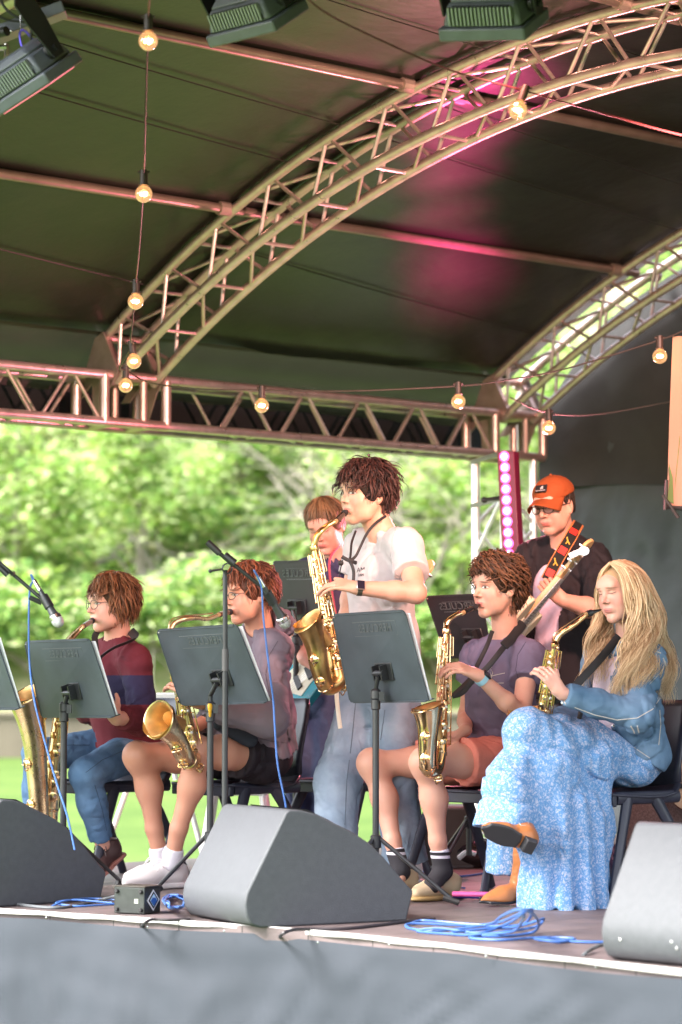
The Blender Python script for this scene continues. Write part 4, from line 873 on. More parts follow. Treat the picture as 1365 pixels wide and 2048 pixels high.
# ================================================================ implicit-surface modeller (numpy)
_rt = np.random.default_rng(77).random((32, 32, 32)).astype(np.float32) * 2 - 1
def vn3(p):
    """value noise on an (n,3) array"""
    i = np.floor(p).astype(int); f = p - i; f = f * f * (3 - 2 * f); i &= 31; j = (i + 1) & 31
    x0, y0, z0 = i.T; x1, y1, z1 = j.T; fx, fy, fz = f.T
    c = lambda a, b, d: _rt[a, b, d]
    return ((c(x0, y0, z0) * (1 - fx) + c(x1, y0, z0) * fx) * (1 - fy) + (c(x0, y1, z0) * (1 - fx) + c(x1, y1, z0) * fx) * fy) * (1 - fz) + \
           ((c(x0, y0, z1) * (1 - fx) + c(x1, y0, z1) * fx) * (1 - fy) + (c(x0, y1, z1) * (1 - fx) + c(x1, y1, z1) * fx) * fy) * fz
class SDF:
    def __init__(s): s.ops = []
    def cone(s, a, b, ra, rb, k=.02, cut=None, cuta=None, sub=False):
        a = np.array(a, float); b = np.array(b, float); lo = np.minimum(a - ra, b - rb); hi = np.maximum(a + ra, b + rb)
        ab = b - a; L2 = max(ab @ ab, 1e-12); d = ab / math.sqrt(L2)
        def f(p):
            t = np.clip(((p - a) @ ab) / L2, 0, 1); dd = np.linalg.norm(p - a - t[..., None] * ab, axis=-1) - (ra + (rb - ra) * t)
            if cut is not None: dd = np.maximum(dd, (p - b) @ d - cut)
            if cuta is not None: dd = np.maximum(dd, -((p - a) @ d) - cuta)
            return dd
        s.ops.append((f, lo, hi, k, sub)); return s
    def chain(s, pts, rs, k=.02):
        for i in range(len(pts) - 1): s.cone(pts[i], pts[i + 1], rs[i], rs[i + 1], k)
        return s
    def ell(s, c, r, rot=None, k=.02, sub=False):
        c = np.array(c, float); r = np.array(r, float) * np.ones(3); m = max(r)
        Rm = None if rot is None else np.array(rot, float)
        def f(p):
            q = p - c
            if Rm is not None: q = q @ Rm            # columns of Rm are the local axes
            k0 = np.linalg.norm(q / r, axis=-1); k1 = np.linalg.norm(q / (r * r), axis=-1)
            return k0 * (k0 - 1) / np.maximum(k1, 1e-9)
        s.ops.append((f, c - m, c + m, k, sub)); return s
    def box(s, c, hx, rot, rad=.01, k=.01, sub=False):
        c = np.array(c, float); hx = np.array(hx, float); m = np.linalg.norm(hx); Rm = np.array(rot, float)
        def f(p):
            q = np.abs((p - c) @ Rm) - (hx - rad); return np.linalg.norm(np.maximum(q, 0), axis=-1) + np.minimum(q.max(-1), 0) - rad
        s.ops.append((f, c - m, c + m, k, sub)); return s
    def plane(s, o, n, reg=None):      # cut away everything on the +n side
        o = np.array(o, float); n = np.array(n, float); n = n / np.linalg.norm(n)
        lo, hi = reg if reg else (None, None)
        s.ops.append((lambda p: -((p - o) @ n), lo, hi, .002, 'planesub')); return s
    def bbox(s):
        los = [o[1] for o in s.ops if not o[4]]; his = [o[2] for o in s.ops if not o[4]]
        return np.min(los, 0), np.max(his, 0)
    def mesh(s, h=.006, warp=None):
        lo, hi = s.bbox(); lo = lo - .025; hi = hi + .025; n = np.ceil((hi - lo) / h).astype(int) + 1
        F = np.full(tuple(n), .2, np.float32); ax = [lo[i] + h * np.arange(n[i]) for i in range(3)]
        for (f, a, b, k, sub) in s.ops:
            if a is None: i0 = np.zeros(3, int); i1 = n
            else:
                pad = k + 3 * h + .012
                i0 = np.maximum(0, np.floor((np.array(a) - pad - lo) / h).astype(int)); i1 = np.minimum(n, np.ceil((np.array(b) + pad - lo) / h).astype(int) + 1)
            if (i1 <= i0).any(): continue
            sl_ = tuple(slice(i0[i], i1[i]) for i in range(3))
            P = np.stack(np.meshgrid(*[ax[i][sl_[i]] for i in range(3)], indexing='ij'), -1)
            d = f(P).astype(np.float32); A = F[sl_]
            if sub: F[sl_] = _smax(A, -d if sub != 'planesub' else -d, k)
            else: F[sl_] = _smin(A, d, k)
        if warp is not None:
            m = np.abs(F) < .035; idx = np.argwhere(m); P = lo + idx * h; F[m] += warp(P).astype(np.float32)
        return surfnet(F, lo, h)
def _smin(a, b, k):
    if k <= 0: return np.minimum(a, b)
    q = np.clip(.5 + .5 * (b - a) / k, 0, 1); return b * (1 - q) + a * q - k * q * (1 - q)
def _smax(a, b, k): return -_smin(-a, -b, k)
def surfnet(F, lo, h):
    ins = F < 0; n = F.shape
    c = [ins[dx:n[0] - 1 + dx, dy:n[1] - 1 + dy, dz:n[2] - 1 + dz] for dx in (0, 1) for dy in (0, 1) for dz in (0, 1)]
    s_ = np.zeros(c[0].shape, np.uint8)
    for q in c: s_ += q
    act = (s_ > 0) & (s_ < 8); idx = np.argwhere(act); vid = -np.ones(act.shape, np.int32); vid[act] = np.arange(len(idx))
    off = np.array([(dx, dy, dz) for dx in (0, 1) for dy in (0, 1) for dz in (0, 1)])
    val = np.stack([F[idx[:, 0] + o[0], idx[:, 1] + o[1], idx[:, 2] + o[2]] for o in off], 1)
    acc = np.zeros((len(idx), 3)); cnt = np.zeros(len(idx))
    for a in range(8):
        for b in range(a + 1, 8):
            if np.abs(off[a] - off[b]).sum() != 1: continue
            va, vb = val[:, a], val[:, b]; m = (va < 0) != (vb < 0); t = np.where(m, va / np.where(m, va - vb, 1), 0)
            acc[m] += off[a] + (off[b] - off[a]) * t[m][:, None]; cnt[m] += 1
    v = lo + (idx + acc / np.maximum(cnt, 1)[:, None]) * h
    quads = []
    for axis in range(3):
        o1, o2 = [(1, 2), (2, 0), (0, 1)][axis]
        sa = [slice(None)] * 3; sb = [slice(None)] * 3; sa[axis] = slice(0, -1); sb[axis] = slice(1, None)
        A = ins[tuple(sa)]; B = ins[tuple(sb)]; e = np.argwhere(A != B)
        e = e[(e[:, o1] > 0) & (e[:, o2] > 0) & (e[:, o1] < n[o1] - 1) & (e[:, o2] < n[o2] - 1)]
        if not len(e): continue
        fl = A[tuple(e.T)]
        d1 = np.zeros(3, int); d1[o1] = 1; d2 = np.zeros(3, int); d2[o2] = 1
        g = lambda q: vid[q[:, 0], q[:, 1], q[:, 2]]
        q = np.stack([g(e - d1 - d2), g(e - d2), g(e), g(e - d1)], 1); q[~fl] = q[~fl][:, ::-1]; quads.append(q)
    q = np.concatenate(quads) if quads else np.zeros((0, 4), int); q = q[(q >= 0).all(1)]
    return v, q
def npmesh(name, v, q, mats, parent=None, attrs=None, smooth_it=0):
    if smooth_it:
        for _ in range(smooth_it):
            e = np.concatenate([q[:, [0, 1]], q[:, [1, 2]], q[:, [2, 3]], q[:, [3, 0]]]); s = np.zeros_like(v); c = np.zeros(len(v))
            for a, b in ((0, 1), (1, 0)):
                for i in range(3): s[:, i] += np.bincount(e[:, a], v[e[:, b], i], len(v))
                c += np.bincount(e[:, a], minlength=len(v))
            v = v * .5 + .5 * s / np.maximum(c, 1)[:, None]
    me = bpy.data.meshes.new(name); me.vertices.add(len(v)); me.vertices.foreach_set('co', np.ascontiguousarray(v, dtype=np.float32).ravel())
    me.loops.add(len(q) * 4); me.loops.foreach_set('vertex_index', np.ascontiguousarray(q, dtype=np.int32).ravel())
    me.polygons.add(len(q)); me.polygons.foreach_set('loop_start', np.arange(0, len(q) * 4, 4, dtype=np.int32)); me.polygons.foreach_set('loop_total', np.full(len(q), 4, dtype=np.int32))
    me.polygons.foreach_set('use_smooth', np.ones(len(q), dtype=bool))
    for m in (mats if isinstance(mats, (list, tuple)) else [mats]): me.materials.append(m)
    me.update(calc_edges=True)
    for k, a in (attrs or {}).items():
        at = me.attributes.new(k, 'FLOAT_VECTOR', 'POINT'); at.data.foreach_set('vector', np.ascontiguousarray(a, dtype=np.float32).ravel())
    o = bpy.data.objects.new(name, me); return link(o, parent)
def wrinkle(amp=.006, f=(14, 14, 9), amp2=.002, seed=0.0, dirs=None):
    """cloth folds: sharp creases between soft ridges"""
    def w_(p):
        wp = .9 * np.stack([vn3(p * 6 + 3 + seed), vn3(p * 6 + 9), vn3(p * 6 + 17)], 1)
        r = vn3(p * np.array(f) + seed + wp); c1 = np.clip(1 - np.abs(r) * 3.2, 0, 1) ** 1.6
        r2 = vn3(p * np.array(f) * 2.1 + seed * 3 + wp * 1.5); c2 = np.clip(1 - np.abs(r2) * 3.0, 0, 1) ** 1.5; msk = np.clip(vn3(p * 5 + seed) * 2 + .6, 0, 1)
        return amp * .75 * (c1 * msk - .25) + amp * .38 * c2 * msk + amp2 * vn3(p * 38 + seed)
    return w_
# ================================================================ skin with a painted face in head coordinates (attribute 'hc')
def skinmat(name, base, lip, brow, iris=(.06, .035, .02), browth=.0042, eye_open=.0052, gaze=0.0, stubble=0.0, blush=(.52, .20, .15)):
    m = bpy.data.materials.new(name); m.use_nodes = True; nt = m.node_tree; n = nt.nodes; l = nt.links; b = n['Principled BSDF']
    b.inputs['Roughness'].default_value = .5; b.inputs['Subsurface Weight'].default_value = .12; b.inputs['Subsurface Radius'].default_value = (.02, .008, .004); b.inputs['Subsurface Scale'].default_value = .5
    at = n.new('ShaderNodeAttribute'); at.attribute_name = 'hc'; sp = n.new('ShaderNodeSeparateXYZ'); l.new(at.outputs['Vector'], sp.inputs[0])
    def mth(op, a, b_=None, c=None):
        q = n.new('ShaderNodeMath'); q.operation = op
        for i, x in enumerate((a, b_, c)):
            if x is None: continue
            if isinstance(x, (int, float)): q.inputs[i].default_value = x
            else: l.new(x, q.inputs[i])
        return q.outputs[0]
    ax = mth('ABSOLUTE', sp.outputs[0]); X, Yy, Zz = sp.outputs
    def soft(dist, lo, hi): # 1 inside -> 0 outside
        q = n.new('ShaderNodeMapRange'); q.interpolation_type = 'SMOOTHSTEP'; q.inputs[1].default_value = lo; q.inputs[2].default_value = hi; q.inputs[3].default_value = 1; q.inputs[4].default_value = 0; l.new(dist, q.inputs[0]); return q.outputs[0]
    def ellm(xs, cx, cz, rx, rz, e=.15, slope=0.0):
        dx = mth('DIVIDE', mth('SUBTRACT', xs, cx), rx); zz = Zz if not slope else mth('SUBTRACT', Zz, mth('MULTIPLY', mth('SUBTRACT', xs, cx), slope))
        dz = mth('DIVIDE', mth('SUBTRACT', zz, cz), rz); return soft(mth('SQRT', mth('ADD', mth('MULTIPLY', dx, dx), mth('MULTIPLY', dz, dz))), 1 - e, 1 + e)
    front = soft(mth('MULTIPLY', Yy, -1), -.06, -.045)
    col = None
    noi = n.new('ShaderNodeTexNoise'); noi.inputs['Scale'].default_value = 22; noi.inputs['Detail'].default_value = 4; tc = n.new('ShaderNodeTexCoord'); l.new(tc.outputs['Object'], noi.inputs[0])
    def mixc(fac, a, c2, scale=1.0):
        q = n.new('ShaderNodeMix'); q.data_type = 'RGBA'; 
        if scale != 1.0: fac = mth('MULTIPLY', fac, scale)
        l.new(fac, q.inputs[0])
        if isinstance(a, tuple): q.inputs[6].default_value = (*a, 1)
        else: l.new(a, q.inputs[6])
        q.inputs[7].default_value = (*c2, 1); return q.outputs[2]
    col = mixc(noi.outputs[0], base, blush, .45)
    cheek = ellm(ax, .042, -.030, .026, .022, .7); col = mixc(mth('MULTIPLY', cheek, front), col, blush, .55)
    nose = ellm(ax, 0.0, -.022, .014, .014, .6); col = mixc(mth('MULTIPLY', nose, front), col, blush, .4)
    if stubble:
        st = ellm(ax, .0, -.085, .062, .050, .35); col = mixc(mth('MULTIPLY', st, front), col, (.14, .09, .07), stubble)
    brm = ellm(ax, .033, .0285, .019, browth, .45, slope=-.12); col = mixc(mth('MULTIPLY', brm, front), col, brow, .85)
    sock = ellm(ax, .031, .010, .020, .011, .6); col = mixc(mth('MULTIPLY', sock, front), col, blush, .35)
    lash = ellm(ax, .031, .0085, .0165, eye_open + .0030, .2); lashz = lash; col = mixc(mth('MULTIPLY', lashz, front), col, (.035, .02, .018), .8)
    if eye_open > .002:
        scl = ellm(ax, .031, .0075, .0142, eye_open, .15); fs = mth('MULTIPLY', scl, front); col = mixc(fs, col, (.62, .58, .55))
        gx = mth('SUBTRACT', X, gaze)
        ir = ellm(mth('ABSOLUTE', gx), .031, .0078, .0062, .0062, .15) if 0 else None
        a1 = ellm(X, .031 + gaze, .0078, .0064, .0064, .15); a2 = ellm(X, -.031 + gaze, .0078, .0064, .0064, .15)
        ii = mth('MULTIPLY', mth('MAXIMUM', a1, a2), fs); col = mixc(ii, col, iris)
    else:
        lid = ellm(ax, .031, .0125, .0165, .0052, .2); col = mixc(mth('MULTIPLY', lid, front), col, base)
    up = ellm(ax, 0, -.0560, .0235, .0052, .3); lo_ = ellm(ax, 0, -.0655, .0205, .0058, .3)
    col = mixc(mth('MULTIPLY', mth('MAXIMUM', up, lo_), front), col, lip, .85)
    ml = ellm(ax, 0, -.0607, .0225, .0012, .5); col = mixc(mth('MULTIPLY', ml, front), col, (.10, .025, .02), .8)
    nos = ellm(ax, .0085, -.0310, .0045, .0024, .5); nf = soft(mth('MULTIPLY', Yy, -1), -.098, -.092); col = mixc(mth('MULTIPLY', nos, nf), col, (.10, .03, .02), .7)
    l.new(col, b.inputs['Base Color'])
    bp = n.new('ShaderNodeBump'); bp.inputs['Strength'].default_value = .12; bp.inputs['Distance'].default_value = .004; n2 = n.new('ShaderNodeTexNoise'); n2.inputs['Scale'].default_value = 140; l.new(tc.outputs['Object'], n2.inputs[0]); l.new(n2.outputs[0], bp.inputs['Height']); l.new(bp.outputs[0], b.inputs['Normal'])
    return m
# ================================================================ head, hand, shoe builders
def frame(yaw, pitch=0, roll=0):
    """columns: left, forward, up of something facing the camera turned yaw degrees to picture left; pitch + = looking down"""
    f = Vector((-math.sin(R(yaw)), -math.cos(R(yaw)), 0)); l = Vector((-f.y, f.x, 0)); u = Vector((0, 0, 1))
    q = Matrix.Rotation(R(pitch), 3, l); f = q @ f; u = q @ u
    q = Matrix.Rotation(R(roll), 3, f); l = q @ l; u = q @ u
    return np.array([tuple(l), tuple(f), tuple(u)]).T
def head_sdf(s, c, Fm, sc=1.0, jaw=1.0, cheek=1.0, mouth_open=0.0, nose=1.0, neck=None, nr=.053, puff=0.0, wid=1.0):
    c = np.array(c, float)
    def P(x, y, z): return c + Fm @ (np.array([x * wid, y, z]) * sc)
    e = lambda x, y, z, r, k=.02, sub=False: s.ell(P(x, y, z), np.array(r) * sc, Fm, k * sc, sub)
    cn = lambda a, b, ra, rb, k=.02, sub=False: s.cone(P(*a), P(*b), ra * sc, rb * sc, k * sc, sub=sub)
    if neck is not None:
        nb = np.array(neck, float); s.cone(P(0, -.022, -.055), nb, nr * sc, nr * 1.12 * sc, .02)
    e(0, -.012, .030, (.0745 * wid, .095, .088)); e(0, .025, .0, (.062 * wid, .066, .078), .03)
    cn((0, .040, -.030), (0, .052, -.078), .050 * wid, .032 * jaw, .03)
    for q in (-1, 1):
        cn((q * .050, .0, -.035), (q * .040 * jaw, .030, -.074), .022, .020, .025); cn((q * .040 * jaw, .030, -.074), (q * .012, .068, -.097), .020, .016, .02)
        e(q * .038, .063, -.027, (.021 * cheek, .018, .020), .022)
        e(q * .036, .046, -.052, (.028 + .003 * puff, .032 + .003 * puff, .034), .025)
    e(0, .073, -.096, (.019, .015, .015), .018)
    cn((-.030, .083, .028), (.030, .083, .028), .0095, .0095, .018); e(0, .080, .045, (.045, .014, .024), .03)
    for q in (-1, 1): e(q * .0315, .0985, .008, (.0165, .012, .0105), .010, True)
    for q in (-1, 1): e(q * .0305, .0775, .008, (.0130, .0125, .0115), .004)
    cn((0, .090, .016), (0, .104 + .008 * nose, -.018), .0062, .0082, .012); e(0, .1075 + .006 * nose, -.0235, (.0095, .010, .0085), .008)
    for q in (-1, 1): e(q * .0115, .0985, -.0275, (.0068, .0085, .0065), .006)
    e(0, .083, -.058, (.026, .015, .020), .015)
    z0 = -.056 + mouth_open * .002; z1 = -.0655 - mouth_open * .004
    cn((-.015, .0905, z0), (.015, .0905, z0), .0050, .0050, .006); cn((0, .0945, z0 + .0005), (0, .094, z0), .0052, .0052, .006)
    cn((-.012, .0905, z1), (.012, .0905, z1), .0058, .0058, .006)
    e(0, .090, -.0765, (.017, .006, .004), .008, True)
    for q in (-1, 1):
        e(q * .0775, -.010, -.002, (.0085, .0185, .030), .010); e(q * .085, -.004, .002, (.006, .010, .017), .006, True); e(q * .079, -.004, -.026, (.007, .009, .010), .006)
    return P
def hc_attr(v, c, Fm, sc, wid=1.0): 
    q = ((v - np.array(c, float)) @ Fm) / sc; q[:, 0] /= wid; far = (np.linalg.norm(q, axis=1) > .16); q[far] = (0, -.5, .5); return q
def hand_sdf(s, w, d, n, thumb=1, curl=(30, 40, 25), spread=4, sc=1.0, thumbdir=None, curls=None, k=.0035, thumb_len=1.0):
    """w wrist, d direction to the knuckles, n the way the fingers curl (palm side); thumb +1: index side = d x n"""
    w = np.array(w, float); d = np.array(d, float); d /= np.linalg.norm(d); n = np.array(n, float); n -= d * (n @ d); n /= np.linalg.norm(n); a = np.cross(d, n) * thumb
    L = .088 * sc; r0 = .0088 * sc
    s.cone(w - d * .01, w + d * L * .3, .023 * sc, .021 * sc, .015)
    kn = []
    for i, (o, ln) in enumerate(((.029, .97), (.010, 1.0), (-.009, .97), (-.027, .90))):
        kp = w + d * L * ln + a * o * sc; kn.append(kp); s.cone(w + d * L * .18 + a * o * .55 * sc, kp - d * .008, .0145 * sc, .0098 * sc, .012)
    segs = ((.043, .026, .021), (.047, .030, .022), (.044, .028, .022), (.034, .021, .020)); rad = (1.0, 1.03, .97, .84)
    tips = []
    for i, kp in enumerate(kn):
        cu = (curls[i] if curls else curl); ang = 0; p = kp; sp = R(spread * (1.5 - i)); base = d * math.cos(sp) + a * math.sin(sp)
        for j in range(3):
            ang += R(cu[j]); dd = base * math.cos(ang) + n * math.sin(ang); q = p + dd * segs[i][j] * sc; r = r0 * rad[i]
            s.cone(p, q, r * (1 - .06 * j), r * (.94 - .06 * j), k); p = q
        tips.append(p)
    td = np.array(thumbdir, float) if thumbdir is not None else d * .55 + a * .75 + n * .45
    td /= np.linalg.norm(td); b0 = w + d * .022 * sc + a * .016 * sc; b1 = b0 + td * .040 * sc; b2 = b1 + (td * .8 + d * .35) / np.linalg.norm(td * .8 + d * .35) * .033 * sc * thumb_len
    b3 = b2 + (td * .55 + d * .7) / np.linalg.norm(td * .55 + d * .7) * .024 * sc * thumb_len
    s.cone(b0, b1, .0155 * sc, .0125 * sc, .012); s.cone(b1, b2, .0115 * sc, .0100 * sc, k); s.cone(b2, b3, .0100 * sc, .0082 * sc, k)
    return kn, tips
def lerp(a, b, t): return np.array(a, float) * (1 - t) + np.array(b, float) * t
def limb(s, a, b, c, ra, rm, rb, rb2, rc, k=.02, bulge=(.35, 1.0)):
    """two-segment limb with muscle bulges"""
    a, b, c = [np.array(x, float) for x in (a, b, c)]
    s.cone(a, b, ra, rm, k); m = lerp(b, c, bulge[0]); s.cone(b, m, rm, rb2, k); s.cone(m, c, rb2, rc, k)
def shoe(parent, heel, toe, mats, h=.095, w=.046, sole=.022, name='shoe', hi=0.0, laces=True, solemat=None, point=0.0, lace_m=None):
    """heel, toe: floor points at the sole"""
    heel = np.array(heel, float); toe = np.array(toe, float); d = toe - heel; L = np.linalg.norm(d); d /= L; u = np.array((0, 0, 1.0)); u -= d * (u @ d); u /= np.linalg.norm(u); a = np.cross(d, u); Rm = np.stack([d, a, u], 1)
    P = lambda x, y, z: heel + d * x * L + a * y + u * z
    s = SDF(); s.ell(P(.18, 0, sole + .034), (L * .20, w * .80, h * .50), Rm, .02); s.cone(P(.16, 0, sole + .03), P(.10, 0, h + sole * .3), w * .78, w * .72, .02, cut=.0)
    s.cone(P(.22, 0, sole + .042), P(.58, 0, sole + .028), w * .80, w * .72, .03); s.ell(P(.66, 0, sole + .020), (L * .26, w * 1.0, .030), Rm, .025)
    s.cone(P(.6, 0, sole + .018), P(.88 + point * .06, 0, sole + .010), w * .7, w * (.45 - point * .2), .02)
    s.cone(P(.12, 0, h * .8), P(.08, 0, h + .05), w * .52, w * .5, .01, sub=True) if not hi else None
    s.plane(P(0, 0, sole * .55), -u, None)
    v, q = s.mesh(.005); up_ = npmesh(name, v, q, mats[0], parent, smooth_it=1)
    s = SDF(); s.box(P(.30, 0, sole * .5), (L * .32, w * .80, sole * .5), Rm, .008, .02); s.ell(P(.16, 0, sole * .5), (L * .18, w * .82, sole * .62), Rm, .01); s.ell(P(.68, 0, sole * .5), (L * .325, w * 1.05, sole * .66), Rm, .02)
    s.plane(P(0, 0, 0.001), -u, None); s.plane(P(0, 0, sole), u, None)
    v, q = s.mesh(.005); npmesh('sole', v, q, mats[1], up_, smooth_it=1)
    if laces:
        m = MB()
        for i in range(5):
            x = .34 + .065 * i; z = sole + .084 - .0085 * i; ww = w * .40
            m.tube([P(x, -ww, z - .010), P(x + .02, 0, z), P(x + .04, ww, z - .010)], .0026, 5)
        c0 = P(.33, 0, sole + .088)
        for q in (-1, 1): m.tube(smoothpath([tuple(c0), tuple(P(.36, q * .022, sole + .098)), tuple(P(.44, q * .036, sole + .074)), tuple(P(.38, q * .030, sole + .066)), tuple(c0)], 4), .0026, 5); m.tube([tuple(c0), tuple(P(.42, q * .02, sole + .084)), tuple(P(.52, q * .040, sole + .052))], .0025, 5)
        m.build('laces', lace_m or mats[0], up_)
    return up_
# ================================================================ hair
def hairmat(name, c1, c2, rough=.5):
    m = bpy.data.materials.new(name); m.use_nodes = True; n = m.node_tree.nodes; l = m.node_tree.links; b = n['Principled BSDF']; b.inputs['Roughness'].default_value = rough; b.inputs['Specular IOR Level'].default_value = .35
    at = n.new('ShaderNodeAttribute'); at.attribute_name = 'tone'; cr = n.new('ShaderNodeValToRGB'); cr.color_ramp.elements[0].color = (*c1, 1); cr.color_ramp.elements[1].color = (*c2, 1)
    sp = n.new('ShaderNodeSeparateXYZ'); l.new(at.outputs['Vector'], sp.inputs[0]); l.new(sp.outputs[0], cr.inputs[0]); l.new(cr.outputs[0], b.inputs['Base Color']); return m
def hair(parent, c, Fm, sc, mt, strands, seed, cap=None, capmat=None, r=.0042, nseg=9, name='hair', n=5):
    """strands: function(rng) -> list of local points (head coords) ; builds tapered locks + scalp cap"""
    rg = random.Random(seed); c = np.array(c, float); V_, Q_, T_ = [], [], []; off = 0
    paths = strands(rg)
    for (pts, rr) in paths:
        pts = np.array(pts) * sc; pts = c + pts @ Fm.T; m = len(pts); tg = np.gradient(pts, axis=0); tg /= np.maximum(np.linalg.norm(tg, axis=1), 1e-6)[:, None]
        ref = (pts[m // 2] - c); ref /= max(1e-6, np.linalg.norm(ref)); u = ref - tg * (tg @ ref)[:, None]; u /= np.maximum(np.linalg.norm(u, axis=1), 1e-6)[:, None]; v = np.cross(tg, u)
        t = np.linspace(0, 1, m); rad = rr * sc * np.clip(np.minimum((t + .12) * 5, 1) * (1 - t ** 3 * .88), .08, 1)
        for k in range(n):
            a = 2 * math.pi * k / n; V_.append(pts + u * (math.cos(a) * rad * .6)[:, None] + v * (math.sin(a) * rad)[:, None])
        idx = off + np.arange(n * m).reshape(n, m)
        for k in range(n):
            k2 = (k + 1) % n; Q_.append(np.stack([idx[k, :-1], idx[k2, :-1], idx[k2, 1:], idx[k, 1:]], 1)[:, ::-1])
        tone = rg.random(); T_.append(np.full((n * m, 3), tone)); off += n * m
    v = np.concatenate(V_); q = np.concatenate(Q_); T = np.concatenate(T_)
    if cap is not None:
        cv, cq = cap.mesh(.006); q = np.concatenate([q, cq + len(v)]); v = np.concatenate([v, cv]); T = np.concatenate([T, np.full((len(cv), 3), .15)])
    return npmesh(name, v, q, mt, parent, {'tone': T})
def scalp_cap(c, Fm, sc, grow=.010, fringe=.055, low=-.06, wid=1.0):
    """hair volume over the skull without the face"""
    s = SDF(); c = np.array(c, float); P = lambda x, y, z: c + Fm @ (np.array([x, y, z]) * sc)
    s.ell(P(0, -.016, .034), np.array(((.0745 * wid + grow), .097 + grow, .090 + grow)) * sc, Fm, .01); s.ell(P(0, -.045, -.015), np.array((.066 * wid + grow * .6, .062 + grow * .6, .075)) * sc, Fm, .02)
    s.ell(P(0, .115, fringe - .085), np.array((.085, .098, .085)) * sc, Fm, .01, True)      # open the face
    s.plane(P(0, 0, low), -Fm[:, 2], (c - .2, c + .2)); return s
def skull_point(th, ph, grow=.0):
    """th: azimuth (0 front, + left), ph: elevation from -90..90"""
    x = math.sin(th) * math.cos(ph); y = math.cos(th) * math.cos(ph); z = math.sin(ph)
    return np.array((x * (.0745 + grow), y * (.095 + grow) - .012, z * (.088 + grow) + .030))
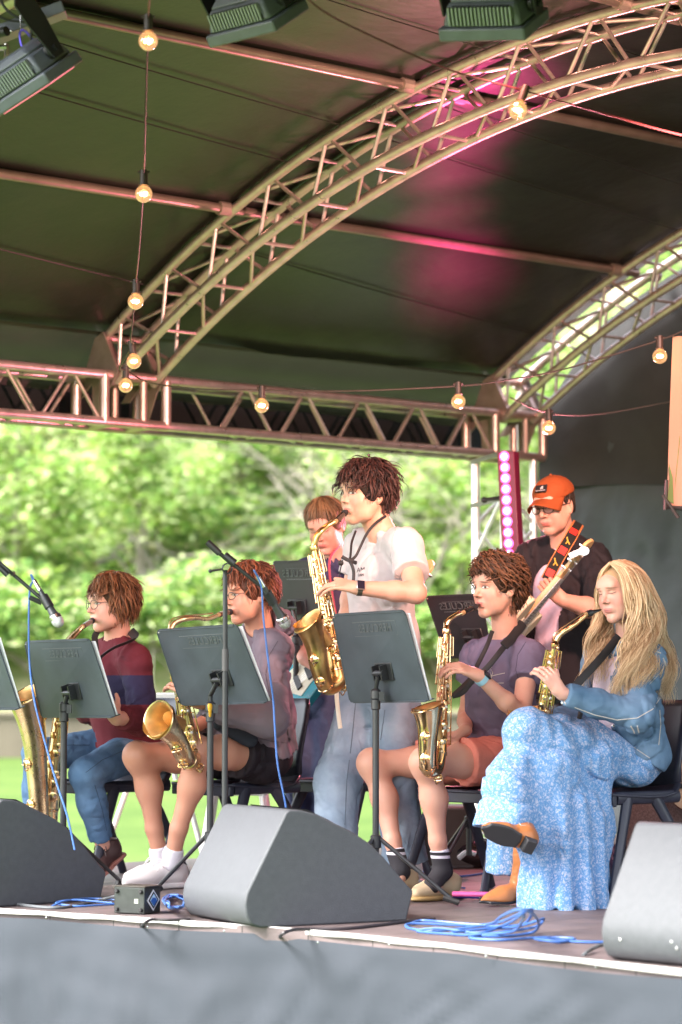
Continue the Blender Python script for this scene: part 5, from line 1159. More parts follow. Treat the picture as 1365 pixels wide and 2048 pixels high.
# ================================================================ saxophones
def brassmat(name, c, rough, var=.12):
    return mat(name, c, rough, 1.0, var=var, vscale=16, rvar=.06, bump=.02, bscale=60)
M['brass'] = brassmat('lacquered_brass', (.86, .62, .34), .17); M['brass_old'] = brassmat('aged_brass', (.62, .43, .17), .30, .25); M['brass_gold'] = brassmat('satin_gold', (.84, .66, .38), .28)
M['brass_in'] = mat('bell_inside', (.58, .33, .12), .42, .7, var=.2, vscale=14); M['ebonite'] = mat('ebonite', (.012, .011, .012), .22, coat=.5); M['cork'] = mat('cork', (.42, .24, .11), .8); M['pearl'] = mat('pearl', (.75, .72, .66), .25)
def nv3(a): a = np.array(a, float); return a / np.linalg.norm(a)
def sax(label, tip, neckpts, top, bot, bell, rim_n, rim_r=.0615, sc=1.0, m=None, view=None, mr=(.0105, .029), keys=True):
    m = m or M['brass']; e = empty('saxophone', Vector(tuple(bot)), label, 'saxophone', 'saxophones played by the band')
    tip = np.array(tip, float); neck = [np.array(p, float) for p in neckpts]; top = np.array(top, float); bot = np.array(bot, float)
    n0 = neck[0]; d = nv3(n0 - tip)
    mb = MB(); mb.tube([tip - d * .012, tip + d * .025, tip + d * .055, n0 + d * .004], [(.0035, .007), (.0085, .009), (.0108, .0108), (.0118, .0118)], 12, flat=(0, 0, 1)); mp = mb.build('mouthpiece', M['ebonite'], e)
    mb = MB(); mb.tube([tip + d * .030, tip + d * .052], .0125, 14); mb.tube([tip + d * .034, tip + d * .036], .0138, 12); mb.tube([tip + d * .046, tip + d * .048], .0138, 12); mb.build('ligature', M['black_metal'], mp)
    mb = MB(); mb.tube([n0, n0 + d * .02], .0092, 12); mb.build('neck_cork', M['cork'], mp)
    pth = smoothpath([n0 + d * .010] + neck[1:] + [top - nv3(bot - top) * .012], 8); k = len(pth)
    mb = MB(); mb.tube(pth, [.0078 + (mr[0] + .0015 - .0078) * i / (k - 1) for i in range(k)], 14); nk = mb.build('neck', m, e)
    ax = nv3(bot - top); vw = nv3(np.array((0, -1, 0)) - ax * (ax @ np.array((0, -1, 0)))); sd = np.cross(ax, vw)      # vw: towards the camera, sd: sideways
    bl = np.array(bell[0], float) - bot; tb = nv3((np.array(bell[-1]) - top) - ax * ((np.array(bell[-1]) - top) @ ax))   # tb: towards the bell
    mid = pth[len(pth) * 2 // 3]; mb = MB(); mb.tube(smoothpath([np.array(pth[4]) + (0, 0, .016), np.array(mid) + (-.004, 0, .020), np.array(pth[-3]) - tb * -.022], 5), .0028, 6); mb.build('octave_key', m, nk)
    mb = MB(); mb.lathe([(mr[0] + .004, -.012), (mr[0] + .0055, -.010), (mr[0] + .0055, .006), (mr[0] + .003, .010)], tuple(top), tuple(ax), 14); mb.ball(tuple(top - tb * .02 - vw * -.004), .006, 8); mb.tube([tuple(top), tuple(top - tb * .02)], .003, 6); mb.build('neck_clamp', m, e)
    NB = 14; mb = MB(); mb.tube([tuple(top + (bot - top) * i / NB) for i in range(NB + 1)], [mr[0] + (mr[1] - mr[0]) * (i / NB) for i in range(NB + 1)], 20); body = mb.build('body_tube', m, e)
    bp = smoothpath([tuple(bot - ax * .02), tuple(bot)] + [tuple(b) for b in bell], 10)[10:]; nb = len(bp); L = [0]
    for i in range(1, nb): L.append(L[-1] + (bp[i] - bp[i - 1]).length)
    rad = []
    for i in range(nb):
        t = L[i] / L[-1]; rr = mr[1] + (.040 * sc - mr[1]) * min(1, t / .75); rr += max(0, t - .62) ** 2.2 / (.38 ** 2.2) * (rim_r - .040 * sc); rad.append(rr)
    # last ring turned to the rim normal
    mb = MB(); mb.tube(bp, rad, 26, cap=False); mb.build('bell', m, e)
    rn = nv3(rim_n); c = np.array(bp[-1]);
    mb = MB(); mb.lathe([(rim_r * .985, -.003), (rim_r + .003, -.001), (rim_r + .0045, .003), (rim_r + .002, .006), (rim_r * .96, .004), (rim_r * .80, -.012), (rim_r * .64, -.040), (rim_r * .50, -.085), (rim_r * .42, -.13), (0, -.14)], tuple(c), tuple(rn), 32)
    rm_ = mb.build('bell_mouth', [m, M['brass_in']], e); rm_.data.polygons.foreach_set('material_index', [0 if i < 32 * 4 else 1 for i in range(len(rm_.data.polygons))])
    mb = MB(); mb.lathe([(rad[2] + .0012, -.006), (rad[2] + .003, -.004), (rad[2] + .003, .004), (rad[2] + .0012, .006)], tuple(bp[2]), tuple(nv3(np.array(bp[3]) - np.array(bp[1]))), 20)
    q_ = int(nb * .42); mb.lathe([(rad[q_] + .0008, -.004), (rad[q_] + .003, -.003), (rad[q_] + .003, .003), (rad[q_] + .0008, .004)], tuple(bp[q_]), tuple(nv3(np.array(bp[q_ + 1]) - np.array(bp[q_ - 1]))), 20); mb.build('bow_ring', M['brass'], e)
    if not keys: return e
    LL = np.linalg.norm(bot - top); rr_ = random.Random(int(abs(bot[0]) * 1000))
    def bpnt(t, a, off):     # point on the body surface at fraction t and angle a around it (0 = towards camera, 90 = sd)
        r = mr[0] + (mr[1] - mr[0]) * t + off; return top + (bot - top) * t + (vw * math.cos(R(a)) + sd * math.sin(R(a))) * r
    sb = 1 if sd @ tb > 0 else -1
    for a, off, t0, t1 in ((20 * sb, .008, .12, .93), (48 * sb, .011, .06, .86), (-22 * sb, .008, .10, .96), (-50 * sb, .012, .03, .62), (80 * sb, .012, .05, .45), (-78 * sb, .013, .28, .95), (2, .010, .35, .98)):
        mb = MB(); mb.tube([tuple(bpnt(t0, a, off)), tuple(bpnt(t1, a, off))], .0021 * (1 + .3 * (off > .011)), 6)
        for k in range(6):
            t = t0 + (t1 - t0) * k / 5; mb.tube([tuple(bpnt(t, a, -.001)), tuple(bpnt(t, a, off + .002))], .0018, 5); mb.ball(tuple(bpnt(t, a, off + .001)), .0034, 6)
        mb.build('key_rod', M['brass'], body)
    cups = [(.10, 30, .008), (.16, 12, .008), (.22, -12, .009), (.27, 34, .009), (.32, 0, .010), (.38, 28, .011), (.43, -32, .010), (.48, 8, .012), (.55, 30, .0125), (.61, -26, .012), (.66, 6, .0145), (.73, 26, .015), (.79, -22, .015), (.85, 8, .017), (.93, -14, .018), (.52, -60, .011), (.70, 62, .012)]
    for i, (t, a, r) in enumerate(cups):
        c0 = bpnt(t, a * sb, .007); nn = nv3(c0 - (top + (bot - top) * t)); mb = MB(); r *= sc
        mb.lathe([(r * .96, -.003), (r, -.001), (r, .0015), (r * .85, .003), (r * .3, .0035), (0, .005)], tuple(c0), tuple(nn), 14); cu = mb.build('key_cup', M['brass'], body)
        if i % 3 == 0: mb = MB(); mb.lathe([(.0062, 0), (.0062, .003), (.0045, .0042), (0, .0045)], tuple(c0 + nn * .004 + ax * .02), tuple(nn), 10); mb.build('pearl_touch', M['pearl'], body)
    # palm keys and side bars at the top, guards on the bow and bell
    for s2, t0, t1 in ((-1, .04, .20), (1, .05, .22)):
        mb = MB(); a = 88 * s2; f = .018
        mb.tube([tuple(bpnt(t0, a, 0)), tuple(bpnt(t0, a, f)), tuple(bpnt(t1, a, f)), tuple(bpnt(t1, a, 0))], .0026, 6); mb.tube([tuple(bpnt(t0, a, f * .5)), tuple(bpnt(t1, a, f * .5))], .002, 6); mb.build('palm_key', M['brass'], body)
    mb = MB(); c0 = bpnt(.74, 70 * sb, .018); mb.tube([tuple(c0 + sd * .018 * math.cos(t) * .6 + ax * .022 * math.sin(t) + vw * .004) for t in np.linspace(0, 6.28, 16)], .0024, 6); mb.build('thumb_ring', M['brass'], body)
    for fr_, rk in ((.20, .017), (.50, .020), (.68, .019)):
        i = int(nb * fr_); tg = nv3(np.array(bp[min(nb - 1, i + 1)]) - np.array(bp[i - 1])); o = nv3(-tb - tg * (-tb @ tg)) if fr_ < .3 else nv3(tb - tg * (tb @ tg)); o = nv3(o + vw * .5)
        c0 = np.array(bp[i]) + o * (rad[i] + .006); mb = MB(); mb.lathe([(rk, -.003), (rk + .001, .001), (rk * .8, .004), (0, .006)], tuple(c0), tuple(o), 14)
        mb.build('low_key_cup', M['brass'], e)
        mb = MB(); w3 = np.cross(o, tg); mb.tube(smoothpath([tuple(c0 + tg * .024 - o * .004), tuple(c0 + tg * .022 + o * .016), tuple(c0 - tg * .022 + o * .016), tuple(c0 - tg * .024 - o * .004)], 4), .0026, 6)
        mb.tube(smoothpath([tuple(c0 + w3 * .022 - o * .004), tuple(c0 + w3 * .018 + o * .014), tuple(c0 - w3 * .018 + o * .014), tuple(c0 - w3 * .022 - o * .004)], 4), .0024, 6); mb.build('key_guard', M['brass'], e)
    i = int(nb * .66); mb = MB(); mb.tube([bp[i], tuple(top + (bot - top) * .62)], .0038, 6); mb.build('bell_brace', M['brass'], e)
    return e
def strap(parent, pts, wd, m, name='strap', th=.0025, flat=None, sm=6):
    mb = MB(); mb.tube(smoothpath([tuple(p) for p in pts], sm), [(th, wd)] * ((len(pts) - 1) * sm + 1), 8, flat=flat or (0, -1, 0)); return mb.build(name, m, parent)
A = lambda *a: np.array(tuple(V(*a)))
def body_frame(yaw, pel, chest):
    F_ = frame(yaw); u = nv3(np.array(chest) - np.array(pel)); l = F_[:, 0] - u * (F_[:, 0] @ u); l = nv3(l); f = np.cross(u, l) ; f = nv3(f)
    if f @ F_[:, 1] < 0: f = -f
    return np.stack([l, f, u], 1)
def torso(s, Fb, pel, nb_, shL, shR, g=0.0, sc=1.0, k=.04, chestr=(.150, .105, .165), waistr=(.130, .100, .14), pelr=(.155, .115, .105), trap=.048, belly=0.0):
    pel, nb_, shL, shR = [np.array(x, float) for x in (pel, nb_, shL, shR)]; mid = (shL + shR) / 2; up = Fb[:, 2]
    ch = lerp(mid, pel, .30) + Fb[:, 1] * .012; wa = lerp(mid, pel, .66) + Fb[:, 1] * (.005 + belly)
    s.ell(ch, np.array(chestr) * sc + g, Fb, k); s.ell(wa, np.array(waistr) * sc + g, Fb, k + .02); s.ell(pel, np.array(pelr) * sc + g, Fb, k + .02)
    for q in (shL, shR): s.cone(lerp(nb_, q, .12), lerp(nb_, q, .92), trap * sc + g, (.050) * sc + g, .035)
    return ch
shade_mats = {}
def cloth(name, c, var=.10, rough=.8, bump=.15, bscale=420, vscale=5, **k): return mat(name, c, rough, var=var, vscale=vscale, bump=bump, bscale=bscale, spec=.2, fold=.12, **k)
def denim(name, c, c2):
    m = mat(name, c, .85, col2=c2, vscale=7, vlo=.3, vhi=.7, bump=.25, bscale=500, spec=.15, fold=.15); return m
def person(label, loc): return empty('person', tuple(loc), label, 'person', 'band members')
def finish_body(p, s, hc, Fh, sc, sm, h=.0042, wid=1.0):
    v, q = s.mesh(h); return npmesh('body', v, q, sm, p, {'hc': hc_attr(v, hc, Fh, sc, wid)})
def garment(p, s, name, m, h=.0062, wr=(.006, (13, 13, 9), .002, 0.0), sm=1):
    v, q = s.mesh(h, wrinkle(*wr) if wr else None); return npmesh(name, v, q, m, p, smooth_it=sm)
def glasses(p, hc, Fh, sc, m, lr=(.021, .017), name='glasses', rt=.0016):
    hc = np.array(hc); Pt = lambda x, y, z: hc + Fh @ (np.array([x, y, z]) * sc); mb = MB()
    for q in (-1, 1):
        mb.tube([tuple(Pt(q * (.0325 + lr[0] * math.cos(t)), .108 - abs(.02 * math.cos(t) * (1 if math.cos(t) > 0 else 0)) * .6, .004 + lr[1] * math.sin(t))) for t in np.linspace(0, 6.2832, 22)], rt, 6)
        mb.tube([tuple(Pt(q * .054, .098, .010)), tuple(Pt(q * .074, .070, .012)), tuple(Pt(q * .083, -.002, .010))], rt * .95, 6)
    mb.tube([tuple(Pt(-.0115, .109, .008)), tuple(Pt(0, .114, .011)), tuple(Pt(.0115, .109, .008))], rt, 6); g = mb.build(name, m, p)
    mb = MB()
    for q in (-1, 1): 
        pts_ = [tuple(Pt(q * (.0325 + lr[0] * .95 * math.cos(t)), .108 - abs(.02 * math.cos(t) * (1 if math.cos(t) > 0 else 0)) * .6, .004 + lr[1] * .95 * math.sin(t))) for t in np.linspace(0, 6.2832, 21)[:-1]]
        mb.add(pts_, [tuple(range(20))])
    mb.build('lenses', M['lensglass'], g); return g
def lensglass():
    g = bpy.data.materials.new('spectacle_glass'); g.use_nodes = True; n = g.node_tree.nodes; l = g.node_tree.links; n.remove(n['Principled BSDF'])
    t = n.new('ShaderNodeBsdfTransparent'); gl = n.new('ShaderNodeBsdfGlossy'); gl.inputs['Roughness'].default_value = .05; mx = n.new('ShaderNodeMixShader'); mx.inputs[0].default_value = .10
    l.new(t.outputs[0], mx.inputs[1]); l.new(gl.outputs[0], mx.inputs[2]); l.new(mx.outputs[0], n['Material Output'].inputs[0]); return g
M['lensglass'] = lensglass(); M['frames'] = mat('dark_frames', (.03, .018, .015), .3)
# strand generators -------------------------------------------------
def locks(count, length, wav, curl_r, seed_dirs=None, th_rng=(-3.14, 3.14), ph_rng=(-.35, 1.5), rr=.0045, face_open=.95, lift=.006, grav=.5, m=9, fringe=None, jit=.010, hair_line=.30, sweep=0.0, crown=(0, -.03, .125), ear=True):
    def g(rg):
        out = []; cr = np.array(crown)
        for i in range(count):
            th = rg.uniform(*th_rng); ph = math.asin(rg.uniform(math.sin(ph_rng[0]), math.sin(ph_rng[1])))
            if abs(th) < face_open and ph < hair_line + .1 * rg.random(): continue
            if 1.05 < abs(th) < 1.95 and ph < .12 and ear: continue
            p = skull_point(th, ph, lift * rg.uniform(.4, 1.2)); nrm = nv3(p - np.array((0, -.012, .03)))
            away = nv3(p - cr + np.array([rg.uniform(-.3, .3) * .03, rg.uniform(-.3, .3) * .03, 0])); t = away - nrm * (away @ nrm); t = nv3(t + np.array([sweep * .6, 0, 0]) * (abs(th) < 1.2)) if np.linalg.norm(t) > 1e-3 else nv3(np.array((1, 0, 0.1)))
            L = length * rg.uniform(.7, 1.25); pts = []; ph0 = rg.uniform(0, 6.28); b = np.cross(t, nrm); x = p.copy(); d = t.copy()
            for k in range(m):
                u = k / (m - 1); c_ = curl_r * min(1, .3 + u) 
                pts.append(x + b * (c_ * math.sin(ph0 + u * wav)) + nrm * (c_ * .7 * math.cos(ph0 + u * wav) + c_ * .4))
                d = nv3(d + np.array((0, 0, -grav * .35)) + nrm * (.0)); x = x + d * (L / (m - 1))
                q = (x - np.array((0, -.012, .03))) / np.array((.080, .101, .094)); ql = np.linalg.norm(q)
                if ql < 1: x = np.array((0, -.012, .03)) + (x - np.array((0, -.012, .03))) / ql
                if x[2] > -.01 and x[1] > .05 and fringe is not None and x[2] < fringe: x[1] = max(x[1], .098)
            out.append((pts, rr * rg.uniform(.7, 1.3)))
        return out
    return g
def multi(*gs): return lambda rg: sum([g(rg) for g in gs], [])
def on_surface(ob, px, py, lift=.002):
    o = Vector((0, 0, H)); d = (V(px, py, 5) - o).normalized(); M_ = wm(ob).inverted(); hit, loc, nr, _ = ob.ray_cast(M_ @ o, (M_.to_3x3() @ d)); 
    return (wm(ob) @ loc - d * lift) if hit else None

def FP(px, Y): v = V(px, 1500, Y); return Vector((v.x, Y, 0))

def cloth_line(ob, pts, m, r=.0016, nm='stitched_seam'):
    bpy.context.view_layer.update(); P_ = sum([[(a[0] + (b[0] - a[0]) * t / 6, a[1] + (b[1] - a[1]) * t / 6) for t in range(6)] for a, b in zip(pts[:-1], pts[1:])], []) + [pts[-1]]
    q = [on_surface(ob, *x, .0006) for x in P_]; run = []; runs = []
    for x in q:
        if x is None or (run and (x - run[-1]).length > .035):
            if len(run) > 2: runs.append(run)
            run = [] if x is None else [x]
        else: run.append(x)
    if len(run) > 2: runs.append(run)
    for rn in runs: mb = MB(); mb.tube(smoothpath(rn, 2), r, 5); mb.build(nm, m, ob)
# ================================================================ PERSON: curly haired player in coral shorts
BR_ = (.045, .022, .014)
M['strap'] = mat('strap_black', (.018, .018, .020), .6)
def curly():
    p = person('seated saxophonist with curly brown hair, purple grey T-shirt and coral shorts', V(1000, 1790, 10.9))
    hc = A(995, 1178, 10.82); Fh = frame(55, 2, 0); sc = 1.0; nb_ = A(1014, 1285, 10.88)
    shN, shF = A(1060, 1316, 10.72), A(952, 1314, 10.98); pel = A(1002, 1512, 10.98); Fb = body_frame(48, pel, (shN + shF) / 2)
    sk = skinmat('skin_light', (.66, .36, .26), (.50, .12, .11), (.10, .05, .03), browth=.0036, eye_open=.0045, gaze=.002)
    s = SDF(); head_sdf(s, hc, Fh, sc, jaw=.92, cheek=.9, neck=nb_, nr=.050, mouth_open=1, puff=.0)
    torso(s, Fb, pel, nb_, shN, shF, -.012)
    elN, wrN = A(1042, 1430, 10.54), A(958, 1352, 10.42); limb(s, shN, elN, wrN, .046, .036, .034, .036, .024)
    kn, tips = hand_sdf(s, wrN, A(905, 1328, 10.38) - wrN, (-.25, .45, -.75), thumb=-1, curls=[(38, 50, 30), (30, 42, 28), (26, 38, 25), (22, 35, 20)], spread=5, thumbdir=(-.6, .7, .2))
    elF, wrF = A(934, 1432, 11.02), A(930, 1462, 10.80); limb(s, shF, elF, wrF, .044, .034, .033, .034, .024)
    hand_sdf(s, wrF, (-.5, -.35, -.35), (-.6, -.3, .2), thumb=1, curl=(35, 40, 30), sc=.95)
    hpN, hpF = A(1030, 1520, 10.90), A(970, 1520, 11.08); knN, knF = A(850, 1526, 10.62), A(744, 1527, 10.95); akN, akF = A(886, 1742, 10.68), A(802, 1742, 10.88)
    for hp, kn_, ak in ((hpN, knN, akN), (hpF, knF, akF)):
        s.cone(hp, lerp(hp, kn_, .6), .078, .060, .04); s.cone(lerp(hp, kn_, .6), kn_, .060, .049, .04); s.ell(kn_ + np.array((-.006, -.008, .004)), (.047, .047, .052), None, .03)
        m_ = lerp(kn_, ak, .33) + np.array((.014, .01, 0)); s.cone(kn_, m_, .046, .0475, .05); s.cone(m_, lerp(kn_, ak, .72), .0475, .033, .05); s.cone(lerp(kn_, ak, .72), ak, .034, .030, .02)
    s.cone(akN, A(872, 1776, 10.64), .03, .022, .02); s.cone(akF, A(795, 1776, 10.82), .03, .022, .02)
    finish_body(p, s, hc, Fh, sc, sk)
    # hair: tight brown curls
    hm = hairmat('hair_brown_curly', (.035, .014, .008), (.17, .075, .035)); cap = scalp_cap(hc, Fh, sc, .014, .062, -.03)
    hair(p, hc, Fh, sc, hm, multi(locks(1000, .060, 6, .019, lift=.024, ph_rng=(-.55, 1.5), face_open=1.05, hair_line=.60, rr=.0044, grav=.15), locks(360, .055, 6, .019, lift=.030, ph_rng=(.85, 1.57), face_open=0, rr=.0045, grav=.1), locks(170, .055, 6, .018, th_rng=(-1.2, 1.2), ph_rng=(.62, 1.0), face_open=0, lift=.026, rr=.0042, grav=.6, fringe=.04),
        locks(120, .06, 6, .013, th_rng=(1.95, 3.1), ph_rng=(-.85, -.2), lift=.012, rr=.0048, grav=.9), locks(60, .06, 6, .013, th_rng=(-3.1, -1.95), ph_rng=(-.8, -.2), lift=.012, grav=.9)), 5, cap)
    # T-shirt
    tm = cloth('tshirt_purple_grey', (.145, .115, .175)); s = SDF(); torso(s, Fb, pel + (0, 0, .02), nb_, shN, shF, .012, waistr=(.142, .112, .15), pelr=(.158, .125, .09))
    s.cone(shN, lerp(shN, elN, .62), .066, .074, .04, cut=-.05); s.cone(shF, lerp(shF, elF, .62), .062, .070, .04, cut=-.05)
    s.cone(nb_, nb_ + Fb[:, 2] * .08, .066, .064, .006, cuta=.008, sub=True); s.plane(pel - Fb[:, 2] * .045, -Fb[:, 2], None)
    ts = garment(p, s, 'tshirt', tm, wr=(0.0125, (13, 13, 9), .002, 2.0))
    # printed line drawing on the chest
    wh = mat('shirt_print', (.62, .58, .50), .7)
    def chestpt(px, py): return A(px, py, 10.0)
    bpy.context.view_layer.update()
    for ln in ([(978, 1338), (974, 1350), (980, 1360), (986, 1346), (980, 1332), (984, 1362)], [(984, 1352), (996, 1349), (1010, 1346)], [(982, 1368), (998, 1366), (1008, 1366)], [(980, 1362), (976, 1376), (984, 1374)], [(981, 1330), (977, 1334), (984, 1335), (981, 1329)]):
        pts_ = [on_surface(ts, *q) for q in ln]; pts_ = [q for q in pts_ if q is not None]
        if len(pts_) > 1: mb = MB(); mb.tube(pts_, .0014, 5); mb.build('print_line', wh, ts)
    dk_ = cloth('thread_purple', (.075, .06, .095))
    for ln in ([(1052, 1284), (1036, 1310), (1032, 1340), (1042, 1372)], [(1034, 1366), (1062, 1372), (1092, 1366)], [(936, 1474), (970, 1480), (1010, 1486)]): cloth_line(ts, ln, dk_)
    # shorts
    sm_ = cloth('shorts_coral', (.70, .23, .17), .12); s = SDF(); s.ell(pel + (0, 0, .0), (.168, .135, .105), Fb, .05)
    s.cone(hpN, lerp(hpN, knN, .62), .106, .098, .05, cut=-.02); s.cone(hpF, lerp(hpF, knF, .62), .104, .096, .05, cut=-.02)
    so_ = garment(p, s, 'shorts', sm_, wr=(0.0125, (12, 12, 12), .002, 5.0))
    cloth_line(so_, [(902, 1484), (914, 1520), (932, 1560)], cloth('thread_coral', (.42, .12, .09)))
    # socks with stripes
    sockm = bpy.data.materials.new('sock_striped'); sockm.use_nodes = True; n = sockm.node_tree.nodes; l = sockm.node_tree.links; b = n['Principled BSDF']; b.inputs['Roughness'].default_value = .85
    tc = n.new('ShaderNodeTexCoord'); sx = n.new('ShaderNodeSeparateXYZ'); l.new(tc.outputs['Object'], sx.inputs[0]); cr = n.new('ShaderNodeValToRGB'); cr.color_ramp.interpolation = 'CONSTANT'
    el = cr.color_ramp.elements; el[0].color = (.022, .02, .026, 1); el[1].position = .52; el[1].color = (.65, .62, .70, 1)
    for ps, cc in ((.60, (.022, .02, .026, 1)), (.69, (.65, .62, .70, 1)), (.77, (.022, .02, .026, 1))): q = el.new(ps); q.color = cc
    mr = n.new('ShaderNodeMapRange'); mr.inputs[1].default_value = .09; mr.inputs[2].default_value = .24; l.new(sx.outputs[2], mr.inputs[0]); l.new(mr.outputs[0], cr.inputs[0]); l.new(cr.outputs[0], b.inputs['Base Color'])
    for kn_, ak in ((knN, akN), (knF, akF)):
        s = SDF(); a_ = lerp(kn_, ak, .80); s.cone(a_, ak, .0385, .036, .01, cuta=0.0); s.cone(ak, ak + np.array((-.045, -.04, -.055)), .037, .036, .02); garment(p, s, 'sock', sockm, h=.005, wr=(0.0025, (8, 8, 60), .001, 1.0))
    bm1 = cloth('shoe_beige', (.58, .46, .30), .08); bs = mat('shoe_sole_gold', (.40, .27, .11), .55)
    shoe(p, FP(915, 10.80), FP(822, 10.58), (bm1, bs), h=.085, w=.047, sole=.024); shoe(p, FP(828, 10.98), FP(748, 10.78), (bm1, bs), h=.085, w=.047, sole=.024)
    # smart watch with pale blue band
    wd_ = nv3(wrN - elN); wp = lerp(elN, wrN, .93); mb = MB(); mb.tube([tuple(wp - wd_ * .011), tuple(wp + wd_ * .011)], .0295, 18); wb = mb.build('watch_band', mat('band_pale_blue', (.30, .52, .62), .6), p)
    up_ = nv3(np.array((.15, -.55, .8)) - wd_ * (np.array((.15, -.55, .8)) @ wd_)); sd_ = np.cross(wd_, up_); mb = MB(); mb.box(tuple(wp + up_ * .029), tuple(wd_ * .019), tuple(sd_ * .016), tuple(up_ * .005)); mb.build('watch_case', mat('watch_black', (.012, .012, .014), .15), wb, bevel=.004)
    # neck strap
    hook = A(905, 1392, 10.60)
    strap(p, [A(985, 1262, 10.80), A(975, 1290, 10.74), A(958, 1325, 10.70), A(940, 1358, 10.64), hook], .009, M['strap']); strap(p, [A(1038, 1255, 10.84), A(1022, 1277, 10.76), A(1002, 1302, 10.66), A(975, 1335, 10.62), A(945, 1362, 10.62), A(925, 1385, 10.62), hook], .0115, M['strap'])
    strap(p, [A(1046, 1246, 10.90), A(1028, 1272, 10.755), A(1008, 1292, 10.68)], .020, M['strap'], 'strap_pad', .005)
    Pm = lambda x, y, z: hc + Fh @ (np.array([x, y, z]) * sc); tip = Pm(0, .090, -.060)
    sax('shiny brass alto saxophone held upright by the curly haired player', tip, [A(930, 1224, 10.70), A(912, 1231, 10.68), A(899, 1240, 10.66), A(893, 1252, 10.65)], A(893, 1264, 10.64), A(880, 1500, 10.52), [A(872, 1535, 10.49), A(858, 1535, 10.44), A(856, 1490, 10.41), A(857, 1450, 10.40), A(855, 1416, 10.395)], (-.28, -.18, .92), .064)
    return p
curly()
chair(Vector((V(972, 1560, 10.98).x, 10.98, 0)), 48, 'dark plastic chair under the curly haired player')
# ================================================================ PERSON: girl in denim jacket and long blue floral skirt
def localize(P_, hc, Fh, sc): return [((np.array(p) - hc) @ Fh) / sc for p in P_]
def guided(guides, hc, Fh, sc, count, spread=.010, wave=.010, wn=4.5, rr=.0055, m=26, frac=(.75, 1.08), start=.0):
    """strands interpolated between neighbouring world-space guide curves"""
    def res(pl, m):
        pl = np.array([tuple(q) for q in smoothpath([tuple(x) for x in pl], 8)]); d = np.r_[0, np.cumsum(np.linalg.norm(np.diff(pl, axis=0), axis=1))]
        t = np.linspace(0, d[-1], m); return np.stack([np.interp(t, d, pl[:, i]) for i in range(3)], 1)
    Gd = [res(g, m) for g in guides]
    def g(rg):
        out = []
        for i in range(count):
            a = rg.uniform(0, len(Gd) - 1.001); k = int(a); f = a - k; c = Gd[k] * (1 - f) + Gd[k + 1] * f
            t = np.linspace(0, 1, m); off = np.array([rg.gauss(0, 1), rg.gauss(0, 1), rg.gauss(0, .6)]) * spread; grow = np.minimum(1, .25 + t * 1.4)
            ph = rg.uniform(-.4, .4) + a * 1.7; am = wave * rg.uniform(.5, 1.3); w1 = np.sin(ph + t * wn * 6.28 * rg.uniform(.92, 1.08)) * np.clip(t * 2.2 - .3, 0, 1) * am; w2 = np.cos(ph + t * wn * 6.28) * np.clip(t * 2.2 - .3, 0, 1) * am
            c = c + off * grow[:, None] + np.stack([w1, w2, w1 * .15], 1); n_ = max(8, int(m * min(1, rg.uniform(*frac)))); out.append((localize(c[:n_], hc, Fh, sc), rr * rg.uniform(.6, 1.4)))
        return out
    return g
